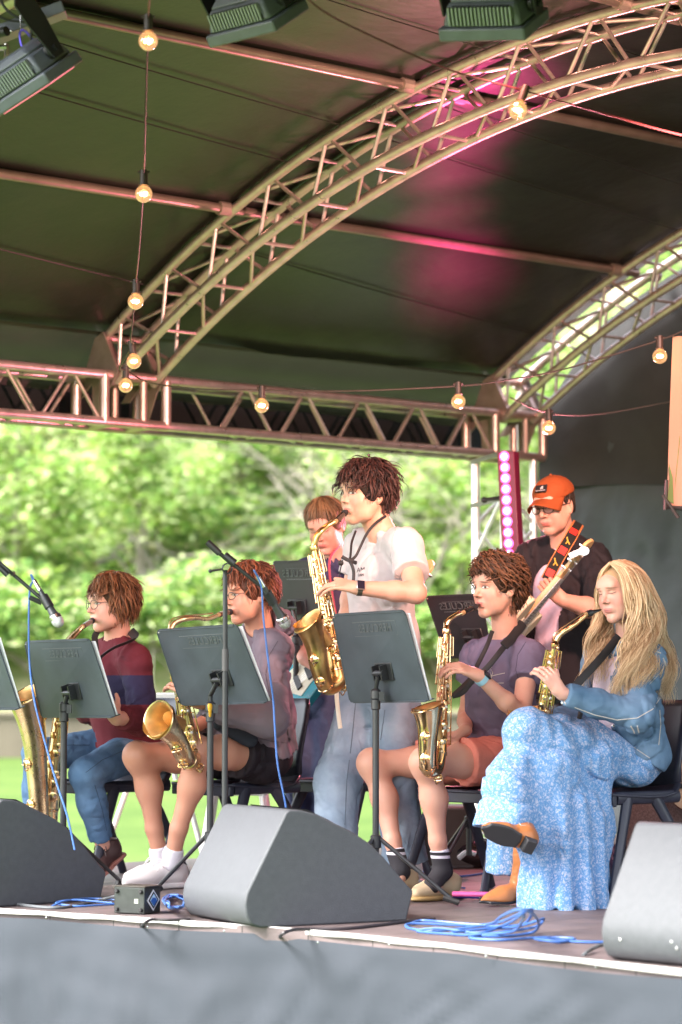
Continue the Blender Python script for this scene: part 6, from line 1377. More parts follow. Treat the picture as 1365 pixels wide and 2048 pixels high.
def girl():
    p = person('seated girl with long wavy blonde hair, denim jacket, blue floral skirt and tan boots', V(1260, 1800, 10.6))
    hc = A(1243, 1184, 10.50); Fh = frame(50, 10, 3); sc = .98; nb_ = A(1256, 1284, 10.56)
    shN, shF = A(1298, 1322, 10.38), A(1200, 1320, 10.62); pel = A(1262, 1516, 10.64); Fb = body_frame(46, pel, (shN + shF) / 2)
    sk = skinmat('skin_fair', (.70, .41, .32), (.55, .17, .16), (.20, .11, .06), browth=.0034, eye_open=.0016, blush=(.60, .24, .20))
    s = SDF(); head_sdf(s, hc, Fh, sc, jaw=.85, cheek=1.05, neck=nb_, nr=.045, nose=.8); torso(s, Fb, pel, nb_, shN, shF, -.016, sc=.92)
    elN, wrN = A(1276, 1432, 10.22), A(1122, 1385, 10.12); limb(s, shN, elN, wrN, .040, .033, .030, .031, .022)
    hand_sdf(s, wrN, A(1100, 1352, 10.10) - wrN, (-.5, .55, .25), thumb=1, curls=[(30, 45, 30), (34, 50, 30), (38, 52, 30), (40, 55, 30)], sc=.92, thumbdir=(.3, .6, .8))
    elF, wrF = A(1160, 1432, 10.66), A(1092, 1440, 10.45); limb(s, shF, elF, wrF, .040, .033, .030, .031, .022); hand_sdf(s, wrF, (-.5, -.3, .1), (-.4, .5, -.5), thumb=1, curl=(40, 45, 30), sc=.9)
    hpN, hpF = A(1250, 1520, 10.56), A(1225, 1520, 10.74); knN, knF = A(1052, 1458, 10.24), A(1085, 1510, 10.36); akN, akF = A(1050, 1640, 10.18), A(1046, 1750, 10.46)
    for hp, kn_, ak in ((hpN, knN, akN), (hpF, knF, akF)): limb(s, hp, kn_, ak, .075, .050, .045, .046, .034)
    finish_body(p, s, hc, Fh, sc, sk)
    # top
    s = SDF(); torso(s, Fb, pel, nb_, shN, shF, -.002, sc=.94, waistr=(.128, .10, .14), pelr=(.14, .11, .09)); s.cone(nb_, nb_ + Fb[:, 2] * .08, .058, .06, .006, sub=True); s.plane(lerp(nb_, pel, .93), -Fb[:, 2], None)
    top = garment(p, s, 'top', cloth('top_pale_pink', (.68, .55, .62), .05), wr=(0.0063, (13, 13, 9), .001, 7.0))
    # denim jacket
    dm = denim('denim_jacket', (.065, .13, .22), (.17, .27, .40)); s = SDF(); torso(s, Fb, pel + Fb[:, 2] * .02, nb_ + (0, 0, -.004), shN, shF, .016, sc=.95, waistr=(.145, .112, .15), pelr=(.160, .13, .10), trap=.044)
    s.cone(shN, elN, .062, .056, .05); s.cone(elN, lerp(elN, wrN, .55), .056, .046, .04); s.cone(lerp(elN, wrN, .55), wrN, .046, .040, .03, cut=-.028)
    s.cone(shF, elF, .056, .048, .05); s.cone(elF, wrF, .048, .038, .04, cut=-.02)
    s.cone(nb_, nb_ + Fb[:, 2] * .09, .060, .064, .01, cuta=.008, sub=True)
    fr_ = lerp(nb_, pel, .5) + Fb[:, 1] * .155 - Fb[:, 0] * .035; s.box(fr_, (.072, .085, .36), Fb, .03, .015, sub=True)
    hem = A(1262, 1500, 10.4); s.plane(hem, (-.50, 0, -.86), (np.array((A(1192, 1500, 10.0)[0], 9.8, .2)), np.array((2.0, 11.3, 1.2)))); s.plane(A(1200, 1500, 10.4), (0, 0, -1), (np.array((.5, 9.8, .2)), np.array((A(1192, 1500, 10.0)[0] + .03, 11.3, 1.2))))
    jk = garment(p, s, 'denim_jacket', dm, wr=(.026, (15, 15, 12), .004, 11.0)); bpy.context.view_layer.update()
    s = SDF(); s.cone(nb_ - Fb[:, 2] * .015 - Fb[:, 0] * .02, nb_ + Fb[:, 2] * .035 - Fb[:, 1] * .01, .074, .062, .01, cut=-.05, cuta=0); s.cone(nb_ - Fb[:, 2] * .03, nb_ + Fb[:, 2] * .09, .060, .058, .006, sub=True); s.box(nb_ + Fb[:, 1] * .08, (.030, .05, .08), Fb, .01, .01, sub=True); garment(p, s, 'jacket_collar', dm, h=.005, wr=(0.0075, (20, 20, 20), .001, 4.0))
    st = mat('stitching', (.55, .50, .46), .8)
    def seam(pts, ob, m=st, r=.0026, nm='seam'):
        pts = sum([[(a[0] + (b[0] - a[0]) * t / 5, a[1] + (b[1] - a[1]) * t / 5) for t in range(5)] for a, b in zip(pts[:-1], pts[1:])], []) + [pts[-1]]
        q = [on_surface(ob, *x, .0015) for x in pts]; q = [x for x in q if x is not None]
        keep = [q[0]] if q else []
        for x in q[1:]:
            if (x - keep[-1]).length < .05: keep.append(x)
        if len(keep) > 2: mb = MB(); mb.tube(keep, r, 5); mb.build(nm, m, ob)
    for ln in ([(1215, 1462), (1235, 1472), (1262, 1480), (1290, 1492), (1312, 1506)], [(1306, 1288), (1303, 1300), (1322, 1306)], [(1327, 1316), (1336, 1345), (1330, 1380), (1308, 1418), (1280, 1440), (1240, 1446)], [(1262, 1452), (1268, 1462), (1275, 1485)], [(1275, 1452), (1283, 1484)], [(1312, 1420), (1320, 1450), (1326, 1480)], [(1112, 1372), (1132, 1408)], [(1330, 1322), (1339, 1350), (1333, 1384), (1312, 1421), (1284, 1444)]): seam(ln, jk)
    for ln in ([(1327, 1316), (1336, 1345), (1328, 1385), (1306, 1418), (1275, 1436), (1235, 1440), (1190, 1430), (1150, 1415)], [(1320, 1420), (1322, 1450), (1318, 1490)], [(1215, 1474), (1240, 1484), (1270, 1496), (1300, 1516)]): cloth_line(jk, ln, st, .0018)
    for px, py in ((1227, 1452), (1247, 1493), (1126, 1406)):
        o = on_surface(jk, px, py, .002)
        if o is not None: mb = MB(); mb.ball(o, .0065, 10, sc=(1, .5, 1)); mb.build('button', M['silver'], jk)
    # skirt: pelvis + thighs + fall to the floor, pleated
    nt_ = bpy.data.materials.new('skirt_floral'); nt_.use_nodes = True; n = nt_.node_tree.nodes; l = nt_.node_tree.links; b = n['Principled BSDF']; b.inputs['Roughness'].default_value = .8; b.inputs['Specular IOR Level'].default_value = .2
    tc = n.new('ShaderNodeTexCoord'); ds = n.new('ShaderNodeTexNoise'); ds.inputs['Scale'].default_value = 30; ds.inputs['Detail'].default_value = 3; l.new(tc.outputs['Object'], ds.inputs[0])
    mx = n.new('ShaderNodeMix'); mx.data_type = 'VECTOR'; mx.inputs[0].default_value = .06; l.new(tc.outputs['Object'], mx.inputs[4]); l.new(ds.outputs[1], mx.inputs[5])
    vo = n.new('ShaderNodeTexVoronoi'); vo.feature = 'DISTANCE_TO_EDGE'; vo.inputs['Scale'].default_value = 50; l.new(mx.outputs[1], vo.inputs['Vector'])
    v2 = n.new('ShaderNodeTexNoise'); v2.inputs['Scale'].default_value = 95; v2.inputs['Detail'].default_value = 3; v2.inputs['Distortion'].default_value = 1.5; l.new(tc.outputs['Object'], v2.inputs[0])
    v3_ = n.new('ShaderNodeTexNoise'); v3_.inputs['Scale'].default_value = 9; l.new(tc.outputs['Object'], v3_.inputs[0])
    c1 = n.new('ShaderNodeValToRGB'); e1 = c1.color_ramp.elements; e1[0].position = .40; e1[0].color = (.11, .26, .50, 1); e1[1].position = .62; e1[1].color = (.48, .51, .66, 1); q = e1.new(.48); q.color = (.27, .40, .61, 1)
    l.new(v2.outputs[0], c1.inputs[0]); c2 = n.new('ShaderNodeValToRGB'); c2.color_ramp.elements[0].position = .03; c2.color_ramp.elements[1].position = .16; l.new(vo.outputs[0], c2.inputs[0])
    m2 = n.new('ShaderNodeMix'); m2.data_type = 'RGBA'; m2.inputs[6].default_value = (.11, .27, .53, 1); l.new(c2.outputs[0], m2.inputs[0]); l.new(c1.outputs[0], m2.inputs[7]); l.new(m2.outputs[2], b.inputs['Base Color'])
    s = SDF(); s.ell(pel + (0, 0, .0), (.155, .14, .115), Fb, .05); s.cone(hpN, lerp(hpN, knN, .5), .105, .098, .05); s.cone(lerp(hpN, knN, .5), knN, .098, .074, .05); s.cone(hpF, knF, .105, .09, .06)
    # front fall from the upper knee
    s.cone(knN + (.01, 0, -.01), A(1022, 1560, 10.18), .076, .088, .05); s.cone(A(1022, 1560, 10.18), A(1006, 1672, 10.16), .092, .112, .05, cut=-.03); s.cone(A(1095, 1530, 10.26), A(1085, 1640, 10.26), .10, .10, .08)
    # main fall between knees and floor
    s.cone(A(1110, 1500, 10.34), A(1118, 1620, 10.34), .12, .125, .07); s.cone(A(1180, 1520, 10.42), A(1160, 1640, 10.42), .10, .115, .07); s.cone(A(1160, 1640, 10.42), A(1140, 1790, 10.42), .11, .10, .07); s.cone(A(1118, 1620, 10.34), A(1127, 1830, 10.38), .124, .150, .07)
    s.cone(A(1012, 1640, 10.62), A(1004, 1762, 10.62), .040, .052, .02, cut=-.05)
    s.plane((0, 0, .012), (0, 0, -1), None)
    ax0 = A(1120, 1600, 10.36)
    def pleat(p_):
        rel = p_ - ax0; ang = np.arctan2(rel[:, 1], rel[:, 0]); low = np.clip((.50 - p_[:, 2]) * 5, 0, 1)
        f1 = np.sin(ang * 11 + 3.2 * vn3(p_ * 4.5) + p_[:, 2] * 3) * (.4 + .6 * vn3(p_ * np.array((9, 9, 3)) + 4)); f2 = vn3(p_ * np.array((34, 34, 7)) + 3)
        diag = np.abs(vn3(np.stack([p_[:, 0] * 9 + p_[:, 2] * 13, p_[:, 1] * 10, p_[:, 2] * 4 - p_[:, 0] * 6], 1)))
        flare = -.012 * np.clip((.16 - p_[:, 2]) * 8, 0, 1)
        t1 = np.clip((.56 - p_[:, 2] + .10 * (p_[:, 0] - ax0[0])) * 60, 0, 1); t2 = np.clip((.27 - p_[:, 2] - .08 * (p_[:, 0] - ax0[0])) * 60, 0, 1); gath = np.abs(vn3(p_ * np.array((46, 46, 5)) + 8))
        tier = -.007 * (t1 + t2) * low; gz = np.exp(-((p_[:, 2] - .50) / .06) ** 2) + np.exp(-((p_[:, 2] - .22) / .06) ** 2)
        return tier + gz * low * .010 * (gath - .3) - low * (.022 * f1 + .006 * f2) + (1 - low) * (.050 * np.clip(.35 - diag, 0, 1) - .004 + .005 * f2) + flare * (1 + f1)
    v, q = s.mesh(.0062, pleat); sk_ = npmesh('skirt', v, q, nt_, p, smooth_it=1)
    sk_['label'] = 'long tiered blue and white floral skirt'
    # boots
    tan = mat('tan_leather', (.42, .155, .05), .42, var=.15, vscale=14, bump=.15, bscale=50); sole = mat('boot_sole', (.03, .03, .034), .55)
    def boot(ank, heelp, toep, up2):
        hl, to = np.array(heelp, float), np.array(toep, float); d = to - hl; L = np.linalg.norm(d); d /= L; u = nv3(np.array(ank) - hl - d * ((np.array(ank) - hl) @ d)); a = np.cross(d, u); Rm = np.stack([d, a, u], 1); P = lambda x, y, z: hl + d * x * L + a * y + u * z
        s = SDF(); s.ell(P(.17, 0, .068), (.055, .036, .042), Rm, .02); s.cone(P(.20, 0, .075), P(.60, 0, .042), .036, .030, .03); s.cone(P(.60, 0, .040), P(.97, 0, .022), .036, .010, .03); s.ell(P(.64, 0, .032), (.075, .041, .024), Rm, .02); s.cone(P(.20, 0, .07), ank, .038, .036, .03)
        s.cone(ank, np.array(ank) + nv3(np.array(up2) - np.array(ank)) * .17, .042, .062, .03); s.plane(P(0, 0, .026), -u, (hl - .4, to + .4))
        v, q = s.mesh(.0045, wrinkle(.003, (30, 30, 60), .001, 3.0)); bo = npmesh('boot', v, q, tan, p, smooth_it=1)
        s = SDF(); s.box(P(.60, 0, .022), (L * .30, .033, .006), Rm, .005, .01); s.cone(P(.55, 0, .022), P(.98, 0, .022), .036, .010, .01); s.ell(P(.62, 0, .022), (.075, .043, .02), Rm, .01); s.plane(P(0, 0, .028), u, None); s.plane(P(0, 0, .015), -u, None)
        v, q = s.mesh(.004); npmesh('sole', v, q, sole, bo); mb = MB(); mb.prism([(.02, .0), (.20, .0), (.25, .030), (0.0, .030)], P(0, -.028, .0), d * L, u, a * .056); mb.build('heel', sole, bo, bevel=.003)
        mb = MB(); mb.tube([tuple(P(.18, .046, .10)), tuple(P(.24, .047, .07)), tuple(P(.34, .044, .062)), tuple(P(.38, .038, .09))], .0016, 5); mb.tube([tuple(P(.18, -.046, .10)), tuple(P(.24, -.047, .07)), tuple(P(.34, -.044, .062)), tuple(P(.38, -.038, .09))], .0016, 5); mb.build('boot_stitch', st, bo)
    gh = G(1068, 1797); gt = G(958, 1804); boot(A(1046, 1752, 10.46), tuple(FP(1066, 10.52)), tuple(FP(958, 10.36)), knF)
    # raised boot: sole turned to the viewer
    boot(A(1052, 1642, 10.18), A(1072, 1700, 10.02), A(966, 1662, 9.97), knN)
    # hair
    hm = hairmat('hair_blonde', (.38, .22, .11), (.80, .62, .40)); s = SDF(); P = lambda x, y, z: hc + Fh @ (np.array([x, y, z]) * sc)
    s.ell(P(0, -.018, .030), np.array((.088, .105, .098)) * sc, Fh, .01); s.ell(P(0, .118, -.030), np.array((.068, .092, .100)) * sc, Fh, .01, True); s.cone(P(0, -.05, 0), P(0.03, -.075, -.14), .075, .055, .03)
    g1 = [[A(1222, 1128, 10.43), A(1240, 1146, 10.40), A(1254, 1185, 10.385), A(1262, 1240, 10.39), A(1256, 1290, 10.33), A(1240, 1335, 10.29), A(1232, 1372, 10.26), A(1222, 1392, 10.25)],
          [A(1226, 1124, 10.45), A(1252, 1142, 10.39), A(1270, 1190, 10.37), A(1276, 1250, 10.36), A(1268, 1300, 10.29), A(1256, 1345, 10.26), A(1246, 1392, 10.24)],
          [A(1232, 1122, 10.47), A(1266, 1142, 10.40), A(1286, 1192, 10.37), A(1294, 1250, 10.36), A(1284, 1305, 10.27), A(1266, 1350, 10.25), A(1262, 1385, 10.24)],
          [A(1240, 1121, 10.49), A(1280, 1146, 10.42), A(1300, 1196, 10.39), A(1308, 1250, 10.38), A(1306, 1290, 10.34), A(1300, 1330, 10.24), A(1276, 1368, 10.22)],
          [A(1250, 1121, 10.52), A(1290, 1150, 10.46), A(1310, 1200, 10.46), A(1320, 1250, 10.46), A(1330, 1300, 10.45), A(1338, 1350, 10.44), A(1334, 1400, 10.43)],
          [A(1248, 1121, 10.56), A(1286, 1148, 10.56), A(1308, 1200, 10.58), A(1322, 1250, 10.58), A(1334, 1310, 10.56), A(1346, 1360, 10.52), A(1342, 1410, 10.50)]]
    g2 = [[A(1220, 1128, 10.44), A(1206, 1146, 10.46), A(1198, 1180, 10.52), A(1197, 1220, 10.54), A(1188, 1260, 10.50), A(1176, 1300, 10.46), A(1166, 1350, 10.44), A(1160, 1385, 10.44)],
          [A(1222, 1126, 10.46), A(1204, 1148, 10.50), A(1200, 1190, 10.56), A(1200, 1235, 10.56), A(1196, 1275, 10.52), A(1186, 1320, 10.46), A(1178, 1370, 10.43)],
          [A(1226, 1124, 10.50), A(1212, 1150, 10.58), A(1210, 1200, 10.60), A(1214, 1250, 10.58), A(1218, 1290, 10.52), A(1212, 1325, 10.46), A(1204, 1360, 10.42)]]
    hair(p, hc, Fh, sc, hm, multi(guided(g1, hc, Fh, sc, 1500, .0095, .0165, 2.8, .0026), guided(g2, hc, Fh, sc, 480, .009, .015, 2.8, .0024), guided(g1[:4], hc, Fh, sc, 60, .016, .018, 3.6, .0022), guided(g2, hc, Fh, sc, 26, .016, .02, 3.4, .0022)), 9, s, n=4)
    strap(p, [A(1238, 1272, 10.44), A(1216, 1300, 10.40), A(1190, 1330, 10.34), A(1160, 1362, 10.30), A(1138, 1386, 10.28), A(1108, 1402, 10.30)], .016, M['strap'])
    strap(p, [A(1165, 1412, 10.40), A(1158, 1440, 10.38), A(1152, 1462, 10.37)], .009, M['strap'])
    sax('bright brass alto saxophone resting against the girl\'s knee', A(1197, 1221, 10.27), [A(1178, 1227, 10.25), A(1160, 1241, 10.24), A(1140, 1256, 10.23), A(1122, 1268, 10.23), A(1112, 1282, 10.23)], A(1110, 1292, 10.23), A(1074, 1500, 10.34), [A(1062, 1530, 10.36), A(1046, 1520, 10.40), A(1042, 1480, 10.42), A(1044, 1448, 10.42), A(1046, 1422, 10.42)], (-.22, -.10, .97), .063)
    return p
girl()
chair(Vector((V(1222, 1560, 10.66).x, 10.70, 0)), 48, 'dark plastic chair under the girl in the denim jacket')
# ================================================================ PERSON: standing player in a white T-shirt
def standing():
    p = person('standing saxophonist with dark tousled hair, white T-shirt and loose pale jeans', V(740, 1760, 11.2))
    hc = A(733, 990, 11.18); Fh = frame(57, 2, -3); sc = 1.06; nb_ = A(768, 1078, 11.22)
    shN, shF = A(812, 1092, 11.06), A(722, 1092, 11.36); pel = A(770, 1380, 11.28); Fb = body_frame(52, pel, (shN + shF) / 2)
    sk = skinmat('skin_warm', (.70, .40, .28), (.52, .14, .12), (.03, .018, .014), browth=.0034, eye_open=.0042, gaze=.004)
    s = SDF(); head_sdf(s, hc, Fh, sc, jaw=1.12, cheek=1.15, neck=nb_, nr=.055, nose=.35, wid=1.05); torso(s, Fb, pel, nb_, shN, shF, -.012, sc=1.05)
    elN, wrN = A(832, 1186, 10.84), A(716, 1176, 10.80); limb(s, shN, elN, wrN, .050, .042, .038, .041, .028)
    hand_sdf(s, wrN, A(668, 1168, 10.82) - wrN, (-.25, .45, -.7), thumb=-1, curls=[(34, 40, 25), (24, 32, 22), (18, 26, 18), (22, 20, 15)], spread=7, sc=1.04, thumbdir=(-.6, .7, .3))
    elF, wrF = A(700, 1200, 11.44), A(690, 1290, 11.14); limb(s, shF, elF, wrF, .048, .040, .036, .038, .027); hand_sdf(s, wrF, (-.4, -.5, .2), (-.7, .2, -.4), thumb=1, curl=(35, 40, 30))
    hpN, hpF = A(792, 1400, 11.20), A(728, 1400, 11.38); knN, knF = A(790, 1560, 11.10), A(676, 1560, 11.16); akN, akF = A(812, 1735, 11.14), A(668, 1738, 11.10)
    for hp, kn_, ak in ((hpN, knN, akN), (hpF, knF, akF)): limb(s, hp, kn_, ak, .080, .055, .050, .050, .038)
    finish_body(p, s, hc, Fh, sc, sk, wid=1.05)
    hm = hairmat('hair_black_brown', (.012, .006, .006), (.085, .035, .028)); cap = scalp_cap(hc, Fh, sc, .018, .058, -.04, 1.04)
    hair(p, hc, Fh, sc, hm, multi(locks(1100, .070, 4, .011, lift=.022, ph_rng=(-.65, 1.5), face_open=1.1, hair_line=.55, rr=.0040, grav=.15), locks(420, .080, 5, .012, lift=.028, ph_rng=(.8, 1.57), face_open=0, rr=.0042, grav=.1), locks(150, .085, 5, .010, th_rng=(-1.3, 1.3), ph_rng=(.62, 1.05), face_open=0, lift=.024, rr=.004, grav=.7, fringe=.035),
        locks(50, .11, 5, .014, lift=.026, ph_rng=(.2, 1.5), face_open=0.5, hair_line=.7, rr=.002, grav=.1)), 15, cap)
    wt = cloth('tshirt_white', (.56, .51, .515), .03, bump=.08); s = SDF(); torso(s, Fb, pel, nb_, shN, shF, .014, sc=1.05, waistr=(.150, .122, .17), pelr=(.158, .128, .12))
    s.cone(pel + Fb[:, 2] * .10, pel - Fb[:, 2] * .02, .145, .155, .05)
    s.cone(shN, lerp(shN, elN, .80), .066, .076, .05, cut=-.06); s.cone(shF, lerp(shF, elF, .8), .066, .076, .05, cut=-.07)
    s.cone(nb_, nb_ + Fb[:, 2] * .09, .066, .064, .006, cuta=.008, sub=True); s.plane(A(770, 1332, 11.28), -Fb[:, 2], None)
    ts = garment(p, s, 'tshirt', wt, wr=(0.0137, (12, 12, 8), .002, 12.0)); bpy.context.view_layer.update()
    tw_ = cloth('thread_white', (.42, .37, .38))
    for ln in ([(798, 1042), (786, 1075), (782, 1110), (792, 1150)], [(786, 1152), (815, 1162), (842, 1160)], [(778, 1146), (815, 1155), (843, 1153)], [(700, 1318), (770, 1324), (850, 1322)]): cloth_line(ts, ln, tw_)
    ink = mat('print_ink', (.06, .055, .06), .7)
    for (tx, px, py, sz) in (('AM', 722, 1140, .030), ('EAM', 722, 1150, .016)):
        o = on_surface(ts, px, py, .004)
        if o is not None: textmesh(tx, sz, .0006, o, (.80, -.6, .05), (0, 0, 1), ink, 'shirt_lettering', ts)
    jm = denim('denim_pale', (.18, .245, .33), (.34, .42, .52)); s = SDF(); s.ell(pel + (0, 0, -.02), (.150, .12, .13), Fb, .05)
    for hp, kn_, ak in ((hpN, knN, akN), (hpF, knF, akF)): s.cone(hp, kn_, .108, .092, .05); s.cone(kn_, ak, .092, .095, .05, cut=-.02)
    je = garment(p, s, 'jeans', jm, wr=(.0075, (15, 15, 11), .002, 21.0)); bpy.context.view_layer.update()
    for ln in ([(712, 1400), (704, 1480), (694, 1560), (690, 1650)], [(770, 1420), (762, 1480)]): cloth_line(je, ln, cloth('thread_denim', (.12, .16, .21)), .0022)
    mb = MB(); mb.tube(smoothpath([tuple(A(677, 1360, 11.06)), tuple(A(674, 1390, 11.05)), tuple(A(677, 1425, 11.05)), tuple(A(681, 1457, 11.05))], 5), [(.0025, .009)] * 16, 8, flat=(0, -1, 0)); mb.build('belt_end', mat('cream_webbing', (.70, .64, .55), .8), p)
    ws_ = mat('white_shoe', (.70, .68, .66), .6); shoe(p, G(835, 1768), G(775, 1776), (ws_, ws_)); shoe(p, G(690, 1768), G(630, 1776), (ws_, ws_))
    wd_ = nv3(wrN - elN); wp = lerp(elN, wrN, .97); mb = MB(); mb.tube([tuple(wp - wd_ * .010), tuple(wp + wd_ * .010)], .0325, 18); wb = mb.build('watch_band', mat('band_olive', (.055, .055, .04), .6), p)
    up_ = nv3(np.array((.1, -.85, .35)) - wd_ * (np.array((.1, -.85, .35)) @ wd_)); sd_ = np.cross(wd_, up_); mb = MB(); mb.box(tuple(wp + up_ * .031), tuple(wd_ * .018), tuple(sd_ * .021), tuple(up_ * .005)); wc = mb.build('watch_case', mat('watch_rose', (.55, .40, .38), .3, .8), wb, bevel=.005)
    mb = MB(); mb.box(tuple(wp + up_ * .0362), tuple(wd_ * .0145), tuple(sd_ * .0175), tuple(up_ * .0008)); mb.build('watch_screen', mat('watch_glass', (.02, .015, .03), .12), wb)
    hk = A(700, 1122, 10.94)
    strap(p, [A(772, 1032, 11.12), A(752, 1046, 11.06), A(735, 1066, 11.02), A(722, 1092, 10.98), A(712, 1112, 10.96), hk], .006, M['strap'], th=.004); strap(p, [A(712, 1062, 11.20), A(704, 1085, 11.04), A(702, 1105, 10.98), hk], .005, M['strap'], th=.003)
    strap(p, [A(684, 1113, 10.94), A(694, 1119, 10.94), A(705, 1123, 10.94), A(713, 1126, 10.96)], .008, M['strap'], 'strap_crossbar', .005)
    strap(p, [hk, A(706, 1135, 10.93), A(708, 1150, 10.93), A(706, 1175, 10.92)], .007, M['strap']); strap(p, [A(686, 1120, 10.94), A(681, 1140, 10.93), A(674, 1180, 10.95)], .0025, M['strap'], 'strap_cord')
    mb = MB(); mb.ball(tuple(A(682, 1126, 10.93)), .012, 10); mb.build('strap_slider', M['strap'], p)
    Pm = lambda x, y, z: hc + Fh @ (np.array([x, y, z]) * sc)
    sax('aged brass alto saxophone held by the standing player', Pm(0, .088, -.060), [A(674, 1041, 11.02), A(656, 1052, 11.0), A(642, 1064, 10.98), A(633, 1078, 10.98)], A(629, 1098, 10.98), A(673, 1335, 10.88), [A(677, 1362, 10.87), A(655, 1372, 10.84), A(640, 1335, 10.80), A(632, 1290, 10.78), A(617, 1243, 10.75)], (-.62, -.36, .70), .066, sc=1.08, m=M['brass_old'], mr=(.0125, .032))
    return p
standing()
# ================================================================ PERSON: player in maroon and navy sweater at the left
def maroon():
    p = person('seated saxophonist at the left with glasses, maroon and navy banded jumper and blue jeans', V(220, 1770, 11.7))
    hc = A(224, 1209, 11.60); Fh = frame(58, 4, 0); sc = 1.0; nb_ = A(236, 1288, 11.66)
    shN, shF = A(272, 1322, 11.50), A(190, 1318, 11.76); pel = A(262, 1492, 11.76); Fb = body_frame(50, pel, (shN + shF) / 2)
    sk = skinmat('skin_fair2', (.70, .40, .30), (.48, .14, .12), (.20, .10, .05), browth=.003, eye_open=.003, blush=(.60, .23, .17))
    s = SDF(); head_sdf(s, hc, Fh, sc, jaw=1.0, cheek=1.1, neck=nb_, nr=.054, nose=.6, puff=1); torso(s, Fb, pel, nb_, shN, shF, -.012)
    elN, wrN = A(286, 1440, 11.30), A(232, 1436, 11.12); limb(s, shN, elN, wrN, .045, .038, .034, .038, .027)
    hand_sdf(s, wrN, (-.55, .1, .8), (-.3, .8, -.2), thumb=-1, curl=(35, 40, 30)); elF, wrF = A(180, 1420, 11.84), A(130, 1360, 11.6); limb(s, shF, elF, wrF, .044, .036, .034, .036, .026); hand_sdf(s, wrF, (-.8, -.3, .2), (-.3, -.6, -.3), thumb=1, curl=(35, 40, 30))
    hpN, hpF = A(268, 1500, 11.68), A(215, 1496, 11.88); knN, knF = A(172, 1548, 11.42), A(76, 1508, 11.70); akN, akF = A(206, 1690, 11.56), A(75, 1690, 11.66)
    for hp, kn_, ak in ((hpN, knN, akN), (hpF, knF, akF)): limb(s, hp, kn_, ak, .075, .052, .048, .048, .032)
    finish_body(p, s, hc, Fh, sc, sk)
    hm = hairmat('hair_auburn', (.06, .022, .010), (.30, .125, .055)); cap = scalp_cap(hc, Fh, sc, .014, .066, -.05)
    hair(p, hc, Fh, sc, hm, multi(locks(1150, .075, 3.4, .010, lift=.018, ph_rng=(-.6, 1.5), face_open=1.05, hair_line=.62, rr=.0036, grav=.3, ear=False), locks(420, .09, 3.4, .010, lift=.022, ph_rng=(.85, 1.57), face_open=0, rr=.0038, grav=.15, sweep=.8), locks(130, .080, 3, .006, th_rng=(-1.2, 1.2), ph_rng=(.72, 1.0), face_open=0, lift=.02, rr=.0038, grav=.6, fringe=.045, sweep=1.4)), 25, cap)
    glasses(p, hc, Fh, sc, M['frames'], (.022, .020))
    jm = bpy.data.materials.new('jumper_banded'); jm.use_nodes = True; n = jm.node_tree.nodes; l = jm.node_tree.links; b = n['Principled BSDF']; b.inputs['Roughness'].default_value = .85; b.inputs['Specular IOR Level'].default_value = .2
    tc = n.new('ShaderNodeTexCoord'); sx = n.new('ShaderNodeSeparateXYZ'); l.new(tc.outputs['Object'], sx.inputs[0]); mr = n.new('ShaderNodeMapRange'); mr.inputs[1].default_value = .6; mr.inputs[2].default_value = 1.1; l.new(sx.outputs[2], mr.inputs[0])
    cr = n.new('ShaderNodeValToRGB'); cr.color_ramp.interpolation = 'CONSTANT'; el = cr.color_ramp.elements; mar = (.125, .022, .032, 1); el[0].color = mar; el[1].position = (.775 - .6) / .5 ; el[1].color = (.030, .026, .065, 1); q = el.new((.900 - .6) / .5); q.color = mar
    l.new(mr.outputs[0], cr.inputs[0]); nz = n.new('ShaderNodeTexNoise'); nz.inputs['Scale'].default_value = 300; bp = n.new('ShaderNodeBump'); bp.inputs['Strength'].default_value = .2; bp.inputs['Distance'].default_value = .005; l.new(tc.outputs['Object'], nz.inputs[0]); l.new(nz.outputs[0], bp.inputs['Height']); l.new(bp.outputs[0], b.inputs['Normal']); l.new(cr.outputs[0], b.inputs['Base Color'])
    s = SDF(); torso(s, Fb, pel, nb_, shN, shF, .014, waistr=(.150, .125, .16), pelr=(.165, .13, .085)); s.cone(shN, elN, .068, .064, .05); s.cone(elN, wrN, .064, .046, .04, cut=-.05); s.cone(shF, elF, .064, .058, .05); s.cone(elF, wrF, .058, .045, .04, cut=-.04)
    s.cone(nb_, nb_ + Fb[:, 2] * .09, .060, .062, .006, cuta=.008, sub=True); s.plane(pel - Fb[:, 2] * .03, -Fb[:, 2], None)
    ju = garment(p, s, 'jumper', jm, wr=(0.0137, (14, 14, 12), .002, 31.0))
    cm = cloth('collar_maroon', (.12, .025, .035)); s = SDF(); s.cone(nb_ - Fb[:, 2] * .012, nb_ + Fb[:, 2] * .040 - Fb[:, 1] * .005, .072, .062, .01, cut=-.05, cuta=-.0); s.cone(nb_ - Fb[:, 2] * .03, nb_ + Fb[:, 2] * .09, .060, .058, .006, sub=True); s.box(nb_ + Fb[:, 1] * .08, (.016, .05, .08), Fb, .01, .01, sub=True)
    garment(p, s, 'collar', cm, h=.005, wr=None)
    dj = denim('denim_mid', (.055, .115, .22), (.14, .24, .38)); s = SDF(); s.ell(pel + (0, 0, -.01), (.158, .13, .10), Fb, .05)
    for hp, kn_, ak in ((hpN, knN, akN), (hpF, knF, akF)): s.cone(hp, kn_, .094, .066, .04); s.cone(kn_, lerp(kn_, ak, .4), .066, .060, .03); s.cone(lerp(kn_, ak, .4), ak, .060, .050, .04, cut=-.03)
    je = garment(p, s, 'jeans', dj, wr=(.0075, (14, 14, 26), .002, 33.0))
